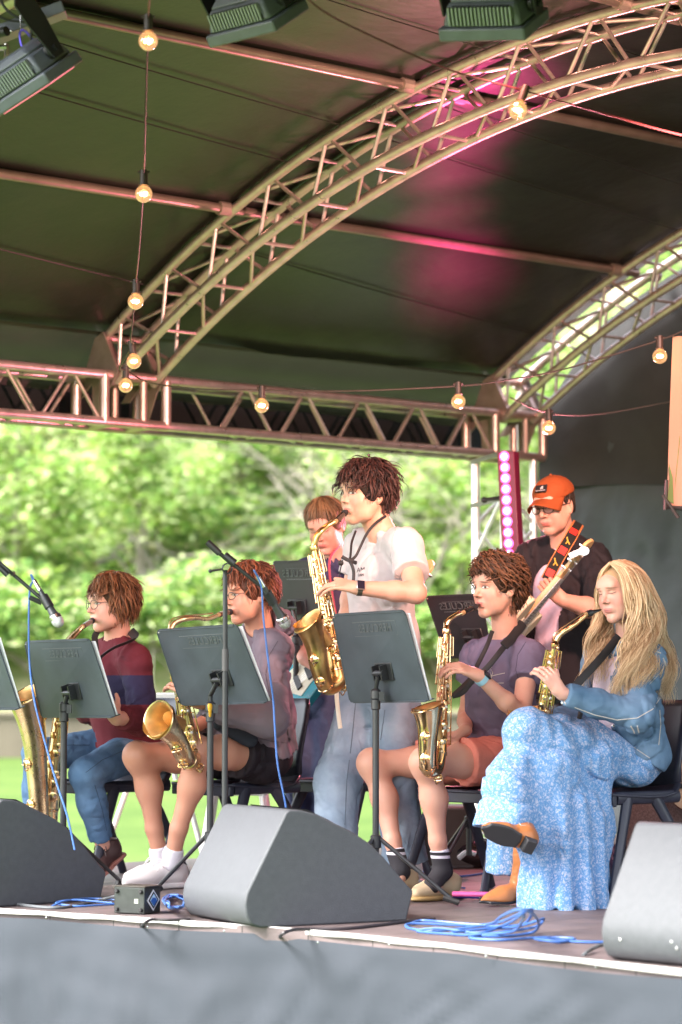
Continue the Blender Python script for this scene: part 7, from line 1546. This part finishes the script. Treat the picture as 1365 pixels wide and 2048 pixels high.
    for ln in ([(250, 1500), (205, 1520), (172, 1545)], [(190, 1570), (205, 1620), (214, 1662)], [(85, 1500), (140, 1490), (180, 1490)]): cloth_line(je, ln, cloth('thread_denim_dark', (.045, .08, .14)), .0014)
    ds_ = mat('shoe_dark_brown', (.06, .03, .03), .5); so_ = mat('shoe_sole_pink', (.40, .17, .14), .6); shoe(p, A(243, 1712, 11.66), FP(182, 11.50), (ds_, so_)); shoe(p, G(92, 1740), G(30, 1772), (ds_, so_))
    strap(p, [A(262, 1262, 11.60), A(272, 1276, 11.50), A(252, 1286, 11.44), A(228, 1296, 11.42), A(205, 1312, 11.42), A(188, 1335, 11.42)], .020, M['strap'], th=.004); strap(p, [A(196, 1262, 11.58), A(190, 1275, 11.52), A(192, 1300, 11.45), A(188, 1335, 11.42)], .014, M['strap'])
    Pm = lambda x, y, z: hc + Fh @ (np.array([x, y, z]) * sc)
    sax('large tenor saxophone played by the seated player in maroon', Pm(0, .088, -.060), [A(168, 1252, 11.40), A(158, 1262, 11.38), A(148, 1272, 11.36), A(140, 1282, 11.34)], A(136, 1292, 11.33), A(101, 1612, 11.46), [A(96, 1650, 11.46), A(82, 1640, 11.42), A(76, 1560, 11.36), A(68, 1470, 11.32), A(52, 1392, 11.28)], (-.42, -.40, .80), .082, sc=1.25, m=M['brass_gold'], mr=(.014, .036))
    return p
maroon()
chair(Vector((V(214, 1560, 11.80).x, 11.84, 0)), 48, 'dark plastic chair under the player in maroon')
# ================================================================ PERSON: hooded player
def hoodie():
    p = person('seated saxophonist in a mauve grey hoodie and black shorts with glasses and reddish brown hair', V(470, 1770, 11.4))
    hc = A(500, 1190, 11.36); Fh = frame(60, 6, 0); sc = 1.02; nb_ = A(522, 1272, 11.42)
    shN, shF = A(548, 1304, 11.26), A(470, 1300, 11.52); pel = A(512, 1502, 11.52); Fb = body_frame(52, pel, (shN + shF) / 2)
    sk = skinmat('skin_tan', (.64, .33, .22), (.46, .12, .10), (.12, .05, .03), browth=.0034, eye_open=.0035, blush=(.56, .20, .14))
    s = SDF(); head_sdf(s, hc, Fh, sc, jaw=1.1, cheek=1.1, neck=nb_, nr=.055, nose=.5, puff=1, wid=1.03); torso(s, Fb, pel, nb_, shN, shF, -.012, sc=1.05)
    elN, wrN = A(538, 1436, 11.06), A(392, 1402, 10.92); limb(s, shN, elN, wrN, .048, .040, .036, .040, .027)
    hand_sdf(s, wrN, A(362, 1372, 10.94) - wrN, (-.5, .5, .1), thumb=1, curls=[(25, 40, 25), (28, 42, 28), (32, 44, 28), (36, 46, 30)], thumbdir=(0, .8, .5))
    elF, wrF = A(455, 1420, 11.62), A(395, 1450, 11.4); limb(s, shF, elF, wrF, .046, .038, .035, .037, .026); hand_sdf(s, wrF, (-.6, -.5, .1), (-.5, .1, -.6), thumb=1, curl=(35, 40, 30))
    hpN, hpF = A(518, 1512, 11.44), A(470, 1510, 11.62); knN, knF = A(392, 1500, 11.12), A(277, 1513, 11.34); akN, akF = A(346, 1712, 11.26), A(320, 1708, 11.44)
    for hp, kn_, ak in ((hpN, knN, akN), (hpF, knF, akF)):
        s.cone(hp, lerp(hp, kn_, .6), .084, .068, .04); s.cone(lerp(hp, kn_, .6), kn_, .068, .053, .04); s.ell(kn_ + np.array((-.008, -.01, .004)), (.051, .051, .056), None, .03)
        m_ = lerp(kn_, ak, .33) + np.array((.016, .012, 0)); s.cone(kn_, m_, .048, .050, .05); s.cone(m_, lerp(kn_, ak, .74), .050, .035, .05); s.cone(lerp(kn_, ak, .74), ak, .037, .033, .02)
    finish_body(p, s, hc, Fh, sc, sk, wid=1.03)
    hm = hairmat('hair_chestnut', (.055, .018, .010), (.30, .10, .05)); cap = scalp_cap(hc, Fh, sc, .016, .064, -.03, 1.03)
    hair(p, hc, Fh, sc, hm, multi(locks(1150, .065, 4.5, .011, lift=.020, ph_rng=(-.45, 1.5), face_open=1.05, hair_line=.60, rr=.0038, grav=.25), locks(400, .075, 5, .011, lift=.024, ph_rng=(.85, 1.57), face_open=0, rr=.0038, grav=.15), locks(240, .070, 5, .010, th_rng=(-1.3, 1.3), ph_rng=(.66, 1.0), face_open=0, lift=.022, rr=.0038, grav=.8, fringe=.03)), 35, cap)
    glasses(p, hc, Fh, sc, M['frames'], (.020, .015))
    hd = cloth('hoodie_mauve', (.20, .165, .20), .10); s = SDF(); torso(s, Fb, pel, nb_, shN, shF, .022, sc=1.05, waistr=(.165, .142, .17), pelr=(.172, .14, .09)); s.cone(shN, elN, .080, .076, .05); s.cone(elN, lerp(elN, wrN, .6), .078, .064, .04); s.cone(lerp(elN, wrN, .6), wrN, .064, .045, .04, cut=-.04)
    s.cone(shF, elF, .072, .066, .05); s.cone(elF, wrF, .066, .048, .04, cut=-.04)
    hn = nb_ - Fb[:, 1] * .085 + Fb[:, 2] * .045; s.ell(hn, (.105, .075, .070), Fb, .025); s.cone(nb_ + Fb[:, 0] * .075 + Fb[:, 2] * .02, nb_ + Fb[:, 1] * .075 - Fb[:, 2] * .035, .030, .024, .02); s.cone(nb_ - Fb[:, 0] * .075 + Fb[:, 2] * .02, nb_ + Fb[:, 1] * .075 - Fb[:, 2] * .035, .030, .024, .02)
    s.cone(nb_, nb_ + Fb[:, 2] * .10, .064, .064, .008, cuta=.008, sub=True); s.plane(pel + Fb[:, 2] * .01, -Fb[:, 2], None)
    ho = garment(p, s, 'hoodie', hd, wr=(0.0175, (12, 12, 10), .002, 41.0))
    for ln in ([(556, 1282), (538, 1312), (532, 1350), (540, 1392)], [(500, 1470), (540, 1482), (575, 1486)]): cloth_line(ho, ln, cloth('thread_mauve', (.11, .09, .11)))
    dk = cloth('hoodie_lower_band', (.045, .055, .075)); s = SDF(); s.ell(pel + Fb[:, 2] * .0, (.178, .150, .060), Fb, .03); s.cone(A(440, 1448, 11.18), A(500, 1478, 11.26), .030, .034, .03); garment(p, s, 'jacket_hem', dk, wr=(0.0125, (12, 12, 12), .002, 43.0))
    sh = cloth('shorts_black', (.030, .024, .030), .15); s = SDF(); s.ell(pel + (0, 0, -.015), (.178, .145, .11), Fb, .05)
    s.cone(hpN, lerp(hpN, knN, .42), .112, .100, .05, cut=-.08); s.cone(lerp(hpN, knN, .35), lerp(hpN, knN, .42), .104, .100, .03, cut=-.02); s.cone(hpF, lerp(hpF, knF, .52), .108, .096, .05, cut=-.06); garment(p, s, 'shorts', sh, wr=(0.0137, (12, 12, 12), .002, 45.0))
    sw = cloth('sock_white', (.72, .68, .74), .04)
    for kn_, ak in ((knN, akN), (knF, akF)): s = SDF(); s.cone(lerp(kn_, ak, .93), ak, .040, .040, .01, cuta=0); s.cone(ak, ak + np.array((-.0, -.0, -.03)), .040, .036, .02); garment(p, s, 'sock', sw, h=.005, wr=(0.0037, (20, 20, 40), .001, 1.0))
    wm_ = mat('trainer_white', (.74, .68, .68), .55, bump=.1, bscale=80); shoe(p, FP(374, 11.36), FP(240, 11.12), (wm_, wm_), h=.095, w=.050, sole=.026); shoe(p, FP(346, 11.52), FP(246, 11.34), (wm_, wm_), h=.095, w=.050, sole=.026)
    Pm = lambda x, y, z: hc + Fh @ (np.array([x, y, z]) * sc)
    sax('brass tenor saxophone with wide open bell played by the hooded player', Pm(0, .088, -.060), [A(440, 1229, 11.16), A(415, 1238, 11.10), A(395, 1236, 11.05), A(370, 1238, 11.0), A(350, 1246, 10.99), A(343, 1256, 10.98)], A(342, 1266, 10.98), A(384, 1502, 11.08), [A(384, 1522, 11.04), A(370, 1512, 10.92), A(350, 1474, 10.84), A(318, 1440, 10.76)], (-.62, -.74, .18), .078, sc=1.05, m=M['brass_gold'], mr=(.0125, .035))
    return p
hoodie()
chair(Vector((V(472, 1560, 11.60).x, 11.66, 0)), 48, 'dark plastic chair under the hooded player')
chair(Vector((V(700, 1560, 11.9).x, 11.95, 0)), 48, 'dark plastic chair behind the standing player\'s legs')
# ================================================================ PERSON: bass player with the orange cap
def capman():
    p = person('standing bass player with orange cap, round glasses and open black shirt over a pink tee', V(1125, 1720, 11.9))
    hc = A(1109, 1014, 11.90); Fh = frame(36, 12, 3); sc = 1.02; nb_ = A(1128, 1092, 11.98)
    shN, shF = A(1190, 1122, 11.92), A(1062, 1120, 12.06); pel = A(1130, 1370, 12.02); Fb = body_frame(30, pel, (shN + shF) / 2)
    sk = skinmat('skin_stubble', (.64, .34, .25), (.48, .13, .11), (.035, .018, .012), browth=.004, eye_open=.0022, stubble=.30)
    s = SDF(); head_sdf(s, hc, Fh, sc, jaw=.95, cheek=.85, neck=nb_, nr=.053); torso(s, Fb, pel, nb_, shN, shF, -.012, sc=1.05)
    elN, wrN = A(1198, 1222, 11.62), A(1126, 1200, 11.52); limb(s, shN, elN, wrN, .048, .042, .040, .044, .030)
    hand_sdf(s, wrN, (-.72, -.25, .62), (-.1, .9, .35), thumb=1, curls=[(60, 60, 35), (58, 62, 35), (56, 62, 35), (50, 60, 35)], thumbdir=(.1, .5, .9))
    elF, wrF = A(1030, 1230, 12.14), A(1040, 1290, 11.80); limb(s, shF, elF, wrF, .046, .040, .036, .038, .028); hand_sdf(s, wrF, (.6, -.4, -.3), (.2, .5, -.6), thumb=-1, curl=(35, 40, 30))
    hpN, hpF = A(1160, 1390, 12.0), A(1098, 1390, 12.08); knN, knF = A(1168, 1550, 11.96), A(1092, 1550, 12.04); akN, akF = A(1180, 1700, 11.98), A(1088, 1700, 12.06)
    for hp, kn_, ak in ((hpN, knN, akN), (hpF, knF, akF)): limb(s, hp, kn_, ak, .078, .054, .050, .050, .036)
    finish_body(p, s, hc, Fh, sc, sk)
    hm = hairmat('hair_dark', (.015, .009, .007), (.06, .035, .025)); hair(p, hc, Fh, sc, hm, locks(320, .035, 1.5, .002, lift=.004, ph_rng=(-.55, .5), face_open=1.25, hair_line=.0, rr=.005, grav=.4, m=6), 45, scalp_cap(hc, Fh, sc, .006, .05, -.04))
    glasses(p, hc, Fh, sc, M['frames'], (.0225, .019), rt=.0021)
    # cap
    om = cloth('cap_orange', (.27, .06, .017), .06, bump=.1); P = lambda x, y, z: hc + Fh @ (np.array([x, y, z]) * sc); s = SDF()
    s.ell(P(0, -.010, .058), np.array((.090, .108, .082)) * sc, Fh, .01); s.plane(P(0, 0, .048), nv3(-Fh[:, 2] * 1 - Fh[:, 1] * .16), None); cp = garment(p, s, 'cap', om, h=.005, wr=(0.0037, (20, 20, 20), .0005, 3.0))
    mb = MB(); vv = []; ff = []
    for j in range(7):
        for i in range(15):
            a = -1.15 + 2.3 * i / 14; r0 = 1.0; y0 = .097 * math.cos(a) - .014; x0 = .084 * math.sin(a); ext = .082 * (j / 6) * (math.cos(a * .9) ** .6)
            vv.append(tuple(P(x0 * (1 + .02 * j / 6), y0 + ext, .052 - .020 * (j / 6) - .55 * x0 * x0 / .084 * (j / 6 + .15) * 1.0)))
    for j in range(6):
        for i in range(14): ff.append((j * 15 + i, j * 15 + i + 1, (j + 1) * 15 + i + 1, (j + 1) * 15 + i))
    mb.add(vv, ff); br = mb.build('cap_peak', om, cp, angle=180); so2 = br.modifiers.new('t', 'SOLIDIFY'); so2.thickness = .004
    mb = MB(); mb.ball(tuple(P(0, -.012, .141)), .007, 8); mb.build('cap_button', om, cp)
    # patch with a white dome mark
    pk = cloth('patch_black', (.015, .014, .016)); pw = mat('patch_white', (.70, .62, .66), .7); c0 = P(.006, .093, .096); ux = Fh[:, 0]; nn = nv3(Fh[:, 1] * .86 + Fh[:, 2] * .5); uy = np.cross(nn, -ux); uy = nv3(uy if uy[2] > 0 else -uy); nn = -np.cross(ux, uy) if np.cross(ux, uy) @ Fh[:, 1] < 0 else np.cross(ux, uy)
    mb = MB(); mb.box(tuple(c0), tuple(ux * .030), tuple(uy * .0175), tuple(nn * .003)); pt_ = mb.build('patch', pk, cp, bevel=.002)
    for r0, r1 in ((.0, .0045), (.0065, .0095), (.0115, .0145)):
        mb = MB(); vv = []
        for i in range(9): a = math.pi * .0 + math.pi / 2 * i / 8; vv += [tuple(c0 + nn * .0036 + ux * (.012 - math.cos(a) * r1) * 1.0 + uy * (-.004 + math.sin(a) * r1)), tuple(c0 + nn * .0036 + ux * (.012 - math.cos(a) * r0) + uy * (-.004 + math.sin(a) * r0))]
        mb.add(vv, [(2 * i, 2 * i + 1, 2 * i + 3, 2 * i + 2) for i in range(8)]); mb.build('dome_mark', pw, pt_, smooth=False)
    textmesh('THE NORTH FACE', .0060, .0003, tuple(c0 + nn * .0036 - uy * .0105), tuple(-ux), tuple(uy), pw, 'patch_lettering', pt_)
    # pink tee, black overshirt
    s = SDF(); torso(s, Fb, pel, nb_, shN, shF, .004, sc=1.05); s.cone(nb_, nb_ + Fb[:, 2] * .08, .064, .062, .006, cuta=.008, sub=True); s.plane(pel - Fb[:, 2] * .06, -Fb[:, 2], None); garment(p, s, 'tee', cloth('tee_pink', (.68, .50, .60), .04), wr=(0.0112, (10, 10, 7), .002, 51.0))
    s = SDF(); torso(s, Fb, pel, nb_, shN, shF, .026, sc=1.05, waistr=(.150, .118, .17), pelr=(.165, .13, .13)); s.cone(shN, elN, .072, .066, .05); s.cone(elN, lerp(elN, wrN, .25), .066, .058, .04, cut=-.04); s.cone(shF, elF, .070, .062, .05); s.cone(elF, lerp(elF, wrF, .4), .062, .054, .04, cut=-.03)
    for q in (-1, 1): s.cone(nb_ + Fb[:, 0] * .065 * q + Fb[:, 2] * .025 - Fb[:, 1] * .02, nb_ + Fb[:, 0] * .085 * q + Fb[:, 1] * .085 - Fb[:, 2] * .045, .020, .024, .015)
    s.cone(nb_, nb_ + Fb[:, 2] * .10, .066, .068, .01, cuta=.008, sub=True); s.box(lerp(nb_, pel, .48) + Fb[:, 1] * .17 - Fb[:, 0] * .035, (.075, .11, .36), Fb, .02, .012, sub=True); s.plane(pel - Fb[:, 2] * .10, -Fb[:, 2], None)
    garment(p, s, 'overshirt', cloth('overshirt_black', (.018, .015, .018), .15), wr=(0.0175, (11, 11, 7), .002, 53.0))
    s = SDF(); s.ell(pel + (0, 0, -.02), (.150, .12, .12), Fb, .05)
    for hp, kn_, ak in ((hpN, knN, akN), (hpF, knF, akF)): s.cone(hp, kn_, .096, .076, .05); s.cone(kn_, ak, .076, .066, .05, cut=-.02)
    garment(p, s, 'trousers', cloth('trousers_black', (.02, .019, .026)), wr=(0.0150, (11, 11, 8), .002, 55.0))
    nv_ = mat('shoe_navy', (.03, .02, .06), .6); sh_ = shoe(p, G(1232, 1738), G(1186, 1768), (nv_, M['white'])); shoe(p, G(1120, 1735), G(1070, 1765), (nv_, M['white']))
    # printed strap: black band with orange edges and red squares
    spn = [A(1158, 1046, 12.00), A(1152, 1056, 11.86), A(1142, 1074, 11.80), A(1130, 1094, 11.77), A(1116, 1118, 11.74), A(1104, 1140, 11.72), A(1094, 1160, 11.70)]
    s1 = strap(p, spn, .0275, mat('strap_orange_edge', (.55, .18, .05), .7), 'guitar_strap', .0025, flat=(0, -1, .1)); s2 = strap(s1, [q + (0, -.0012, 0) for q in spn], .0235, cloth('strap_band_black', (.02, .018, .016)), 'strap_band', .0027, flat=(0, -1, .1))
    rd = mat('strap_red', (.70, .03, .02), .6); yl = mat('strap_yellow', (.65, .38, .04), .6)
    sp_ = smoothpath([tuple(q) for q in spn], 6)
    for k, col in ((9, rd), (15, yl), (20, rd), (26, yl), (32, rd)):
        c = np.array(sp_[k]); t = nv3(np.array(sp_[min(36, k + 1)]) - np.array(sp_[k - 1])); x = nv3(np.cross(t, (0, -1, .1))); f_ = nv3(np.cross(x, t)); f_ = -f_ if f_[1] > 0 else f_
        mb = MB()
        if col is rd: mb.box(tuple(c + f_ * .0042), tuple(x * .0175), tuple(t * .019), tuple(f_ * .0012)); mb.build('strap_square', rd, s1)
        else: mb.tube([tuple(c + f_ * .0048 + x * .014 - t * .016), tuple(c + f_ * .0048 + x * .002), tuple(c + f_ * .0048 - x * .013 + t * .010)], .0032, 6); mb.tube([tuple(c + f_ * .0048 + x * .002), tuple(c + f_ * .0048 + x * .004 + t * .018)], .0028, 6); mb.build('strap_motif', yl, s1)
    return p
capman()
def bass(label, body_c, head, wdir, bodycol, guardcol, name='bass_guitar', Ls=1.0, headcol=None, nface=None, lower=None):
    """body_c: body centre, head: nut end of the neck, wdir: direction across the body (in its plane)"""
    e = empty('bass_guitar', Vector(tuple(body_c)), label, 'bass guitar', 'electric basses'); bc = np.array(body_c, float); hd = np.array(head, float); u = nv3(hd - bc); w3 = np.array(wdir, float); w3 = nv3(w3 - u * (w3 @ u)); f = np.cross(w3, u); f = -f if f[1] > 0 else f
    prof = [(-.02, -.255), (.06, -.245), (.125, -.20), (.155, -.13), (.145, -.06), (.115, -.01), (.105, .04), (.125, .10), (.130, .15), (.105, .185), (.075, .17), (.055, .125), (.035, .105), (-.035, .105), (-.06, .13), (-.075, .20), (-.10, .245), (-.135, .235), (-.150, .17), (-.130, .09), (-.120, .03), (-.135, -.05), (-.160, -.13), (-.135, -.21), (-.08, -.25)]
    q = smoothpath([Vector((a, b, 0)) for a, b in prof] + [Vector((prof[0][0], prof[0][1], 0))], 4)[:-1]; prof = [(a.x * Ls, a.y * Ls) for a in q]
    mb = MB(); mb.prism(prof, tuple(bc - f * .02), tuple(w3), tuple(u), tuple(f * .04)); bd = mb.build('body', bodycol, e, bevel=.008, seg=3)
    pg = [(-.09, -.10), (.02, -.16), (.10, -.14), (.115, -.06), (.08, .02), (.07, .08), (.04, .11), (-.04, .11), (-.075, .15), (-.09, .08), (-.06, .0)]
    q = smoothpath([Vector((a, b, 0)) for a, b in pg] + [Vector((pg[0][0], pg[0][1], 0))], 4)[:-1]; mb = MB(); mb.prism([(a.x * Ls, a.y * Ls) for a in q], tuple(bc + f * .0205), tuple(w3), tuple(u), tuple(f * .003)); mb.build('pickguard', guardcol, bd, smooth=False)
    for y in (-.09, -.02): mb = MB(); mb.box(tuple(bc + u * y * Ls + f * .026), tuple(w3 * .045), tuple(u * .014), tuple(f * .006)); mb.build('pickup', M['plastic'], bd, bevel=.002)
    mb = MB(); mb.box(tuple(bc - u * .19 * Ls + f * .024), tuple(w3 * .04), tuple(u * .022), tuple(f * .005)); mb.build('bridge', M['silver'], bd)
    n0 = bc + u * .07; mp = mat('maple_' + str(len(bpy.data.materials)), (.62, .36, .15), .35, var=.08, coat=.4); fb = mat('fretboard_' + str(len(bpy.data.materials)), headcol or (.30, .24, .20), .5, var=.1)
    mb = MB(); L = np.linalg.norm(hd - n0); mb.add([tuple(n0 + w3 * .030 + f * .010), tuple(n0 - w3 * .030 + f * .010), tuple(hd - w3 * .021 + f * .010), tuple(hd + w3 * .021 + f * .010), tuple(n0 + w3 * .026 - f * .014), tuple(n0 - w3 * .026 - f * .014), tuple(hd - w3 * .018 - f * .012), tuple(hd + w3 * .018 - f * .012)], [(0, 1, 2, 3), (7, 6, 5, 4), (0, 4, 5, 1), (1, 5, 6, 2), (2, 6, 7, 3), (3, 7, 4, 0)]); nk = mb.build('neck', mp, e, bevel=.003)
    mb = MB(); mb.add([tuple(n0 + w3 * .030 + f * .0105), tuple(n0 - w3 * .030 + f * .0105), tuple(hd - w3 * .021 + f * .0105), tuple(hd + w3 * .021 + f * .0105), tuple(n0 + w3 * .030 + f * .015), tuple(n0 - w3 * .030 + f * .015), tuple(hd - w3 * .021 + f * .015), tuple(hd + w3 * .021 + f * .015)], [(3, 2, 1, 0), (4, 5, 6, 7), (0, 1, 5, 4), (1, 2, 6, 5), (2, 3, 7, 6), (3, 0, 4, 7)]); fbo = mb.build('fretboard', fb, nk, smooth=False)
    for k in range(1, 16): t = 1 - .5 ** (k / 12) * 1.0; c = hd + (n0 - hd) * (t * 1.55 if t * 1.55 < 1 else .99); mb = MB(); mb.box(tuple(c + f * .0155), tuple(w3 * .024), tuple(u * .0012), tuple(f * .0012)); mb.build('fret', M['silver'], fbo)
    for k in range(4): o = (-.0165 + .011 * k); mb = MB(); mb.tube([tuple(bc - u * .18 + w3 * o * 1.3 + f * .032), tuple(hd + w3 * o * .85 + f * .019), tuple(hd + u * (.05 + .035 * k) + w3 * (.01 + o * .4) + f * .012)], .0011, 5); mb.build('string', M['silver'], e)
    hp = [(-.022, 0), (.022, 0), (.030, .03), (.045, .05), (.050, .09), (.040, .15), (.045, .19), (.020, .215), (-.020, .195), (-.030, .15), (-.026, .05)]
    q = smoothpath([Vector((a, b, 0)) for a, b in hp] + [Vector((hp[0][0], hp[0][1], 0))], 3)[:-1]; mb = MB(); mb.prism([(a.x, a.y) for a in q], tuple(hd - f * .008), tuple(w3), tuple(u), tuple(f * .015)); mb.build('headstock', mp, nk, bevel=.003)
    for k in range(4): c = hd + u * (.05 + .04 * k) + w3 * (.012 + 0) + f * .008; mb = MB(); mb.lathe([(.0, .012), (.007, .012), (.0075, .0), (.011, 0), (.011, -.001)], tuple(c), tuple(f), 10); mb.tube([tuple(c - w3 * .01 - f * .008), tuple(c - w3 * .055 - f * .008)], .003, 6); mb.lathe([(.0, 0), (.011, .002), (.012, .010), (0, .012)], tuple(c - w3 * .052 - f * .008), tuple(-w3), 10, sc=(.5, 1)); mb.build('tuning_peg', M['silver'], nk)
    return e
bass('electric bass with cream body and maple neck held by the player with the orange cap', A(1010, 1285, 11.50), A(1120, 1154, 11.42), (.7, 0, .72), mat('bass_cream', (.72, .58, .40), .25, coat=.6), mat('guard_cream', (.70, .62, .50), .3), headcol=(.46, .42, .38))
# clip-on tuner shining white on the headstock
e = empty('clip_tuner', V(1160, 1106, 11.32), 'small white lit tuner clipped on the bass headstock', 'tuner'); mb = MB(); mb.box(tuple(A(1150, 1108, 11.33)), (.024, 0, .010), (0, .006, 0), (-.005, 0, .012)); mb.build('clip', mat('tuner_white', (.75, .78, .78), .3), e, bevel=.003); mb = MB(); mb.ball(tuple(A(1168, 1102, 11.30)), .021, 12, sc=(1.1, .5, .9)); mb.build('display', mat('tuner_glow', (.9, .95, .95), .3, emis=(.9, 1, 1), estr=.35), e)
# ================================================================ PERSON: half hidden bassist behind the standing player
def backman():
    p = person('player looking down with short brown hair and navy shirt, half hidden behind the standing saxophonist', V(640, 1720, 12.4))
    hc = A(652, 1052, 12.30); Fh = frame(22, 26, 4); sc = 1.0; nb_ = A(672, 1122, 12.38)
    shN, shF = A(735, 1150, 12.30), A(612, 1150, 12.46); pel = A(640, 1385, 12.42); Fb = body_frame(28, pel, (shN + shF) / 2)
    sk = skinmat('skin_pinkish', (.66, .35, .28), (.50, .14, .13), (.10, .05, .03), browth=.0042, eye_open=.0012); s = SDF(); head_sdf(s, hc, Fh, sc, jaw=.92, cheek=.9, neck=nb_, nr=.052); torso(s, Fb, pel, nb_, shN, shF, -.012)
    elF, wrF = A(580, 1262, 12.42), A(610, 1318, 12.06); limb(s, shF, elF, wrF, .046, .040, .038, .042, .030); hand_sdf(s, wrF, (.72, -.25, -.45), (.1, .6, -.7), thumb=1, curl=(35, 45, 30)); elN, wrN = A(745, 1260, 12.2), A(760, 1200, 12.0); limb(s, shN, elN, wrN, .046, .040, .036, .038, .028); hand_sdf(s, wrN, (0, -.3, 1), (-.6, .6, 0), curl=(55, 55, 35))
    hpN, hpF = A(668, 1405, 12.38), A(612, 1405, 12.46); knN, knF = A(664, 1560, 12.34), A(606, 1560, 12.42); akN, akF = A(660, 1690, 12.34), A(606, 1690, 12.44)
    for hp, kn_, ak in ((hpN, knN, akN), (hpF, knF, akF)): limb(s, hp, kn_, ak, .078, .054, .050, .050, .036)
    finish_body(p, s, hc, Fh, sc, sk, h=.005); hm = hairmat('hair_mid_brown', (.07, .035, .015), (.26, .14, .07)); hair(p, hc, Fh, sc, hm, multi(locks(900, .055, 1.6, .003, lift=.014, ph_rng=(-.5, 1.5), face_open=1.1, hair_line=.62, rr=.0036, grav=.4), locks(440, .06, 1.6, .003, lift=.018, ph_rng=(.8, 1.57), face_open=0, rr=.0036, grav=.2)), 55, scalp_cap(hc, Fh, sc, .014, .062, -.05))
    s = SDF(); torso(s, Fb, pel, nb_, shN, shF, .014, waistr=(.14, .11, .16)); s.cone(shN, lerp(shN, elN, .7), .066, .070, .05, cut=-.05); s.cone(shF, lerp(shF, elF, .80), .066, .070, .05, cut=-.05); s.cone(nb_, nb_ + Fb[:, 2] * .08, .064, .062, .006, cuta=.008, sub=True); garment(p, s, 'tshirt', cloth('tshirt_navy', (.055, .045, .095)), wr=(0.0137, (11, 11, 7), .002, 61.0))
    s = SDF(); s.ell(pel + (0, 0, -.02), (.148, .12, .12), Fb, .05)
    for hp, kn_, ak in ((hpN, knN, akN), (hpF, knF, akF)): s.cone(hp, kn_, .094, .076, .05); s.cone(kn_, ak, .076, .070, .05, cut=-.02)
    garment(p, s, 'jeans', denim('denim_dark', (.035, .04, .10), (.09, .11, .20)), wr=(0.0175, (10, 10, 8), .002, 63.0)); shoe(p, G(676, 1725), G(630, 1745), (M['black_metal'], M['rubber']), laces=False); shoe(p, G(622, 1722), G(576, 1742), (M['black_metal'], M['rubber']), laces=False)
    strap(p, [A(684, 1085, 12.34), A(660, 1120, 12.22), A(664, 1180, 12.16), A(676, 1250, 12.12)], .006, mat('strap_pink_edge', (.40, .06, .10), .6), 'guitar_strap')
backman()
bass('turquoise electric bass with cream pickguard behind the standing saxophonist', A(632, 1345, 12.04), A(800, 1190, 11.9), (.6, 0, .8), mat('bass_turquoise', (.01, .30, .40), .2, coat=.8), mat('guard_white', (.70, .66, .52), .35))
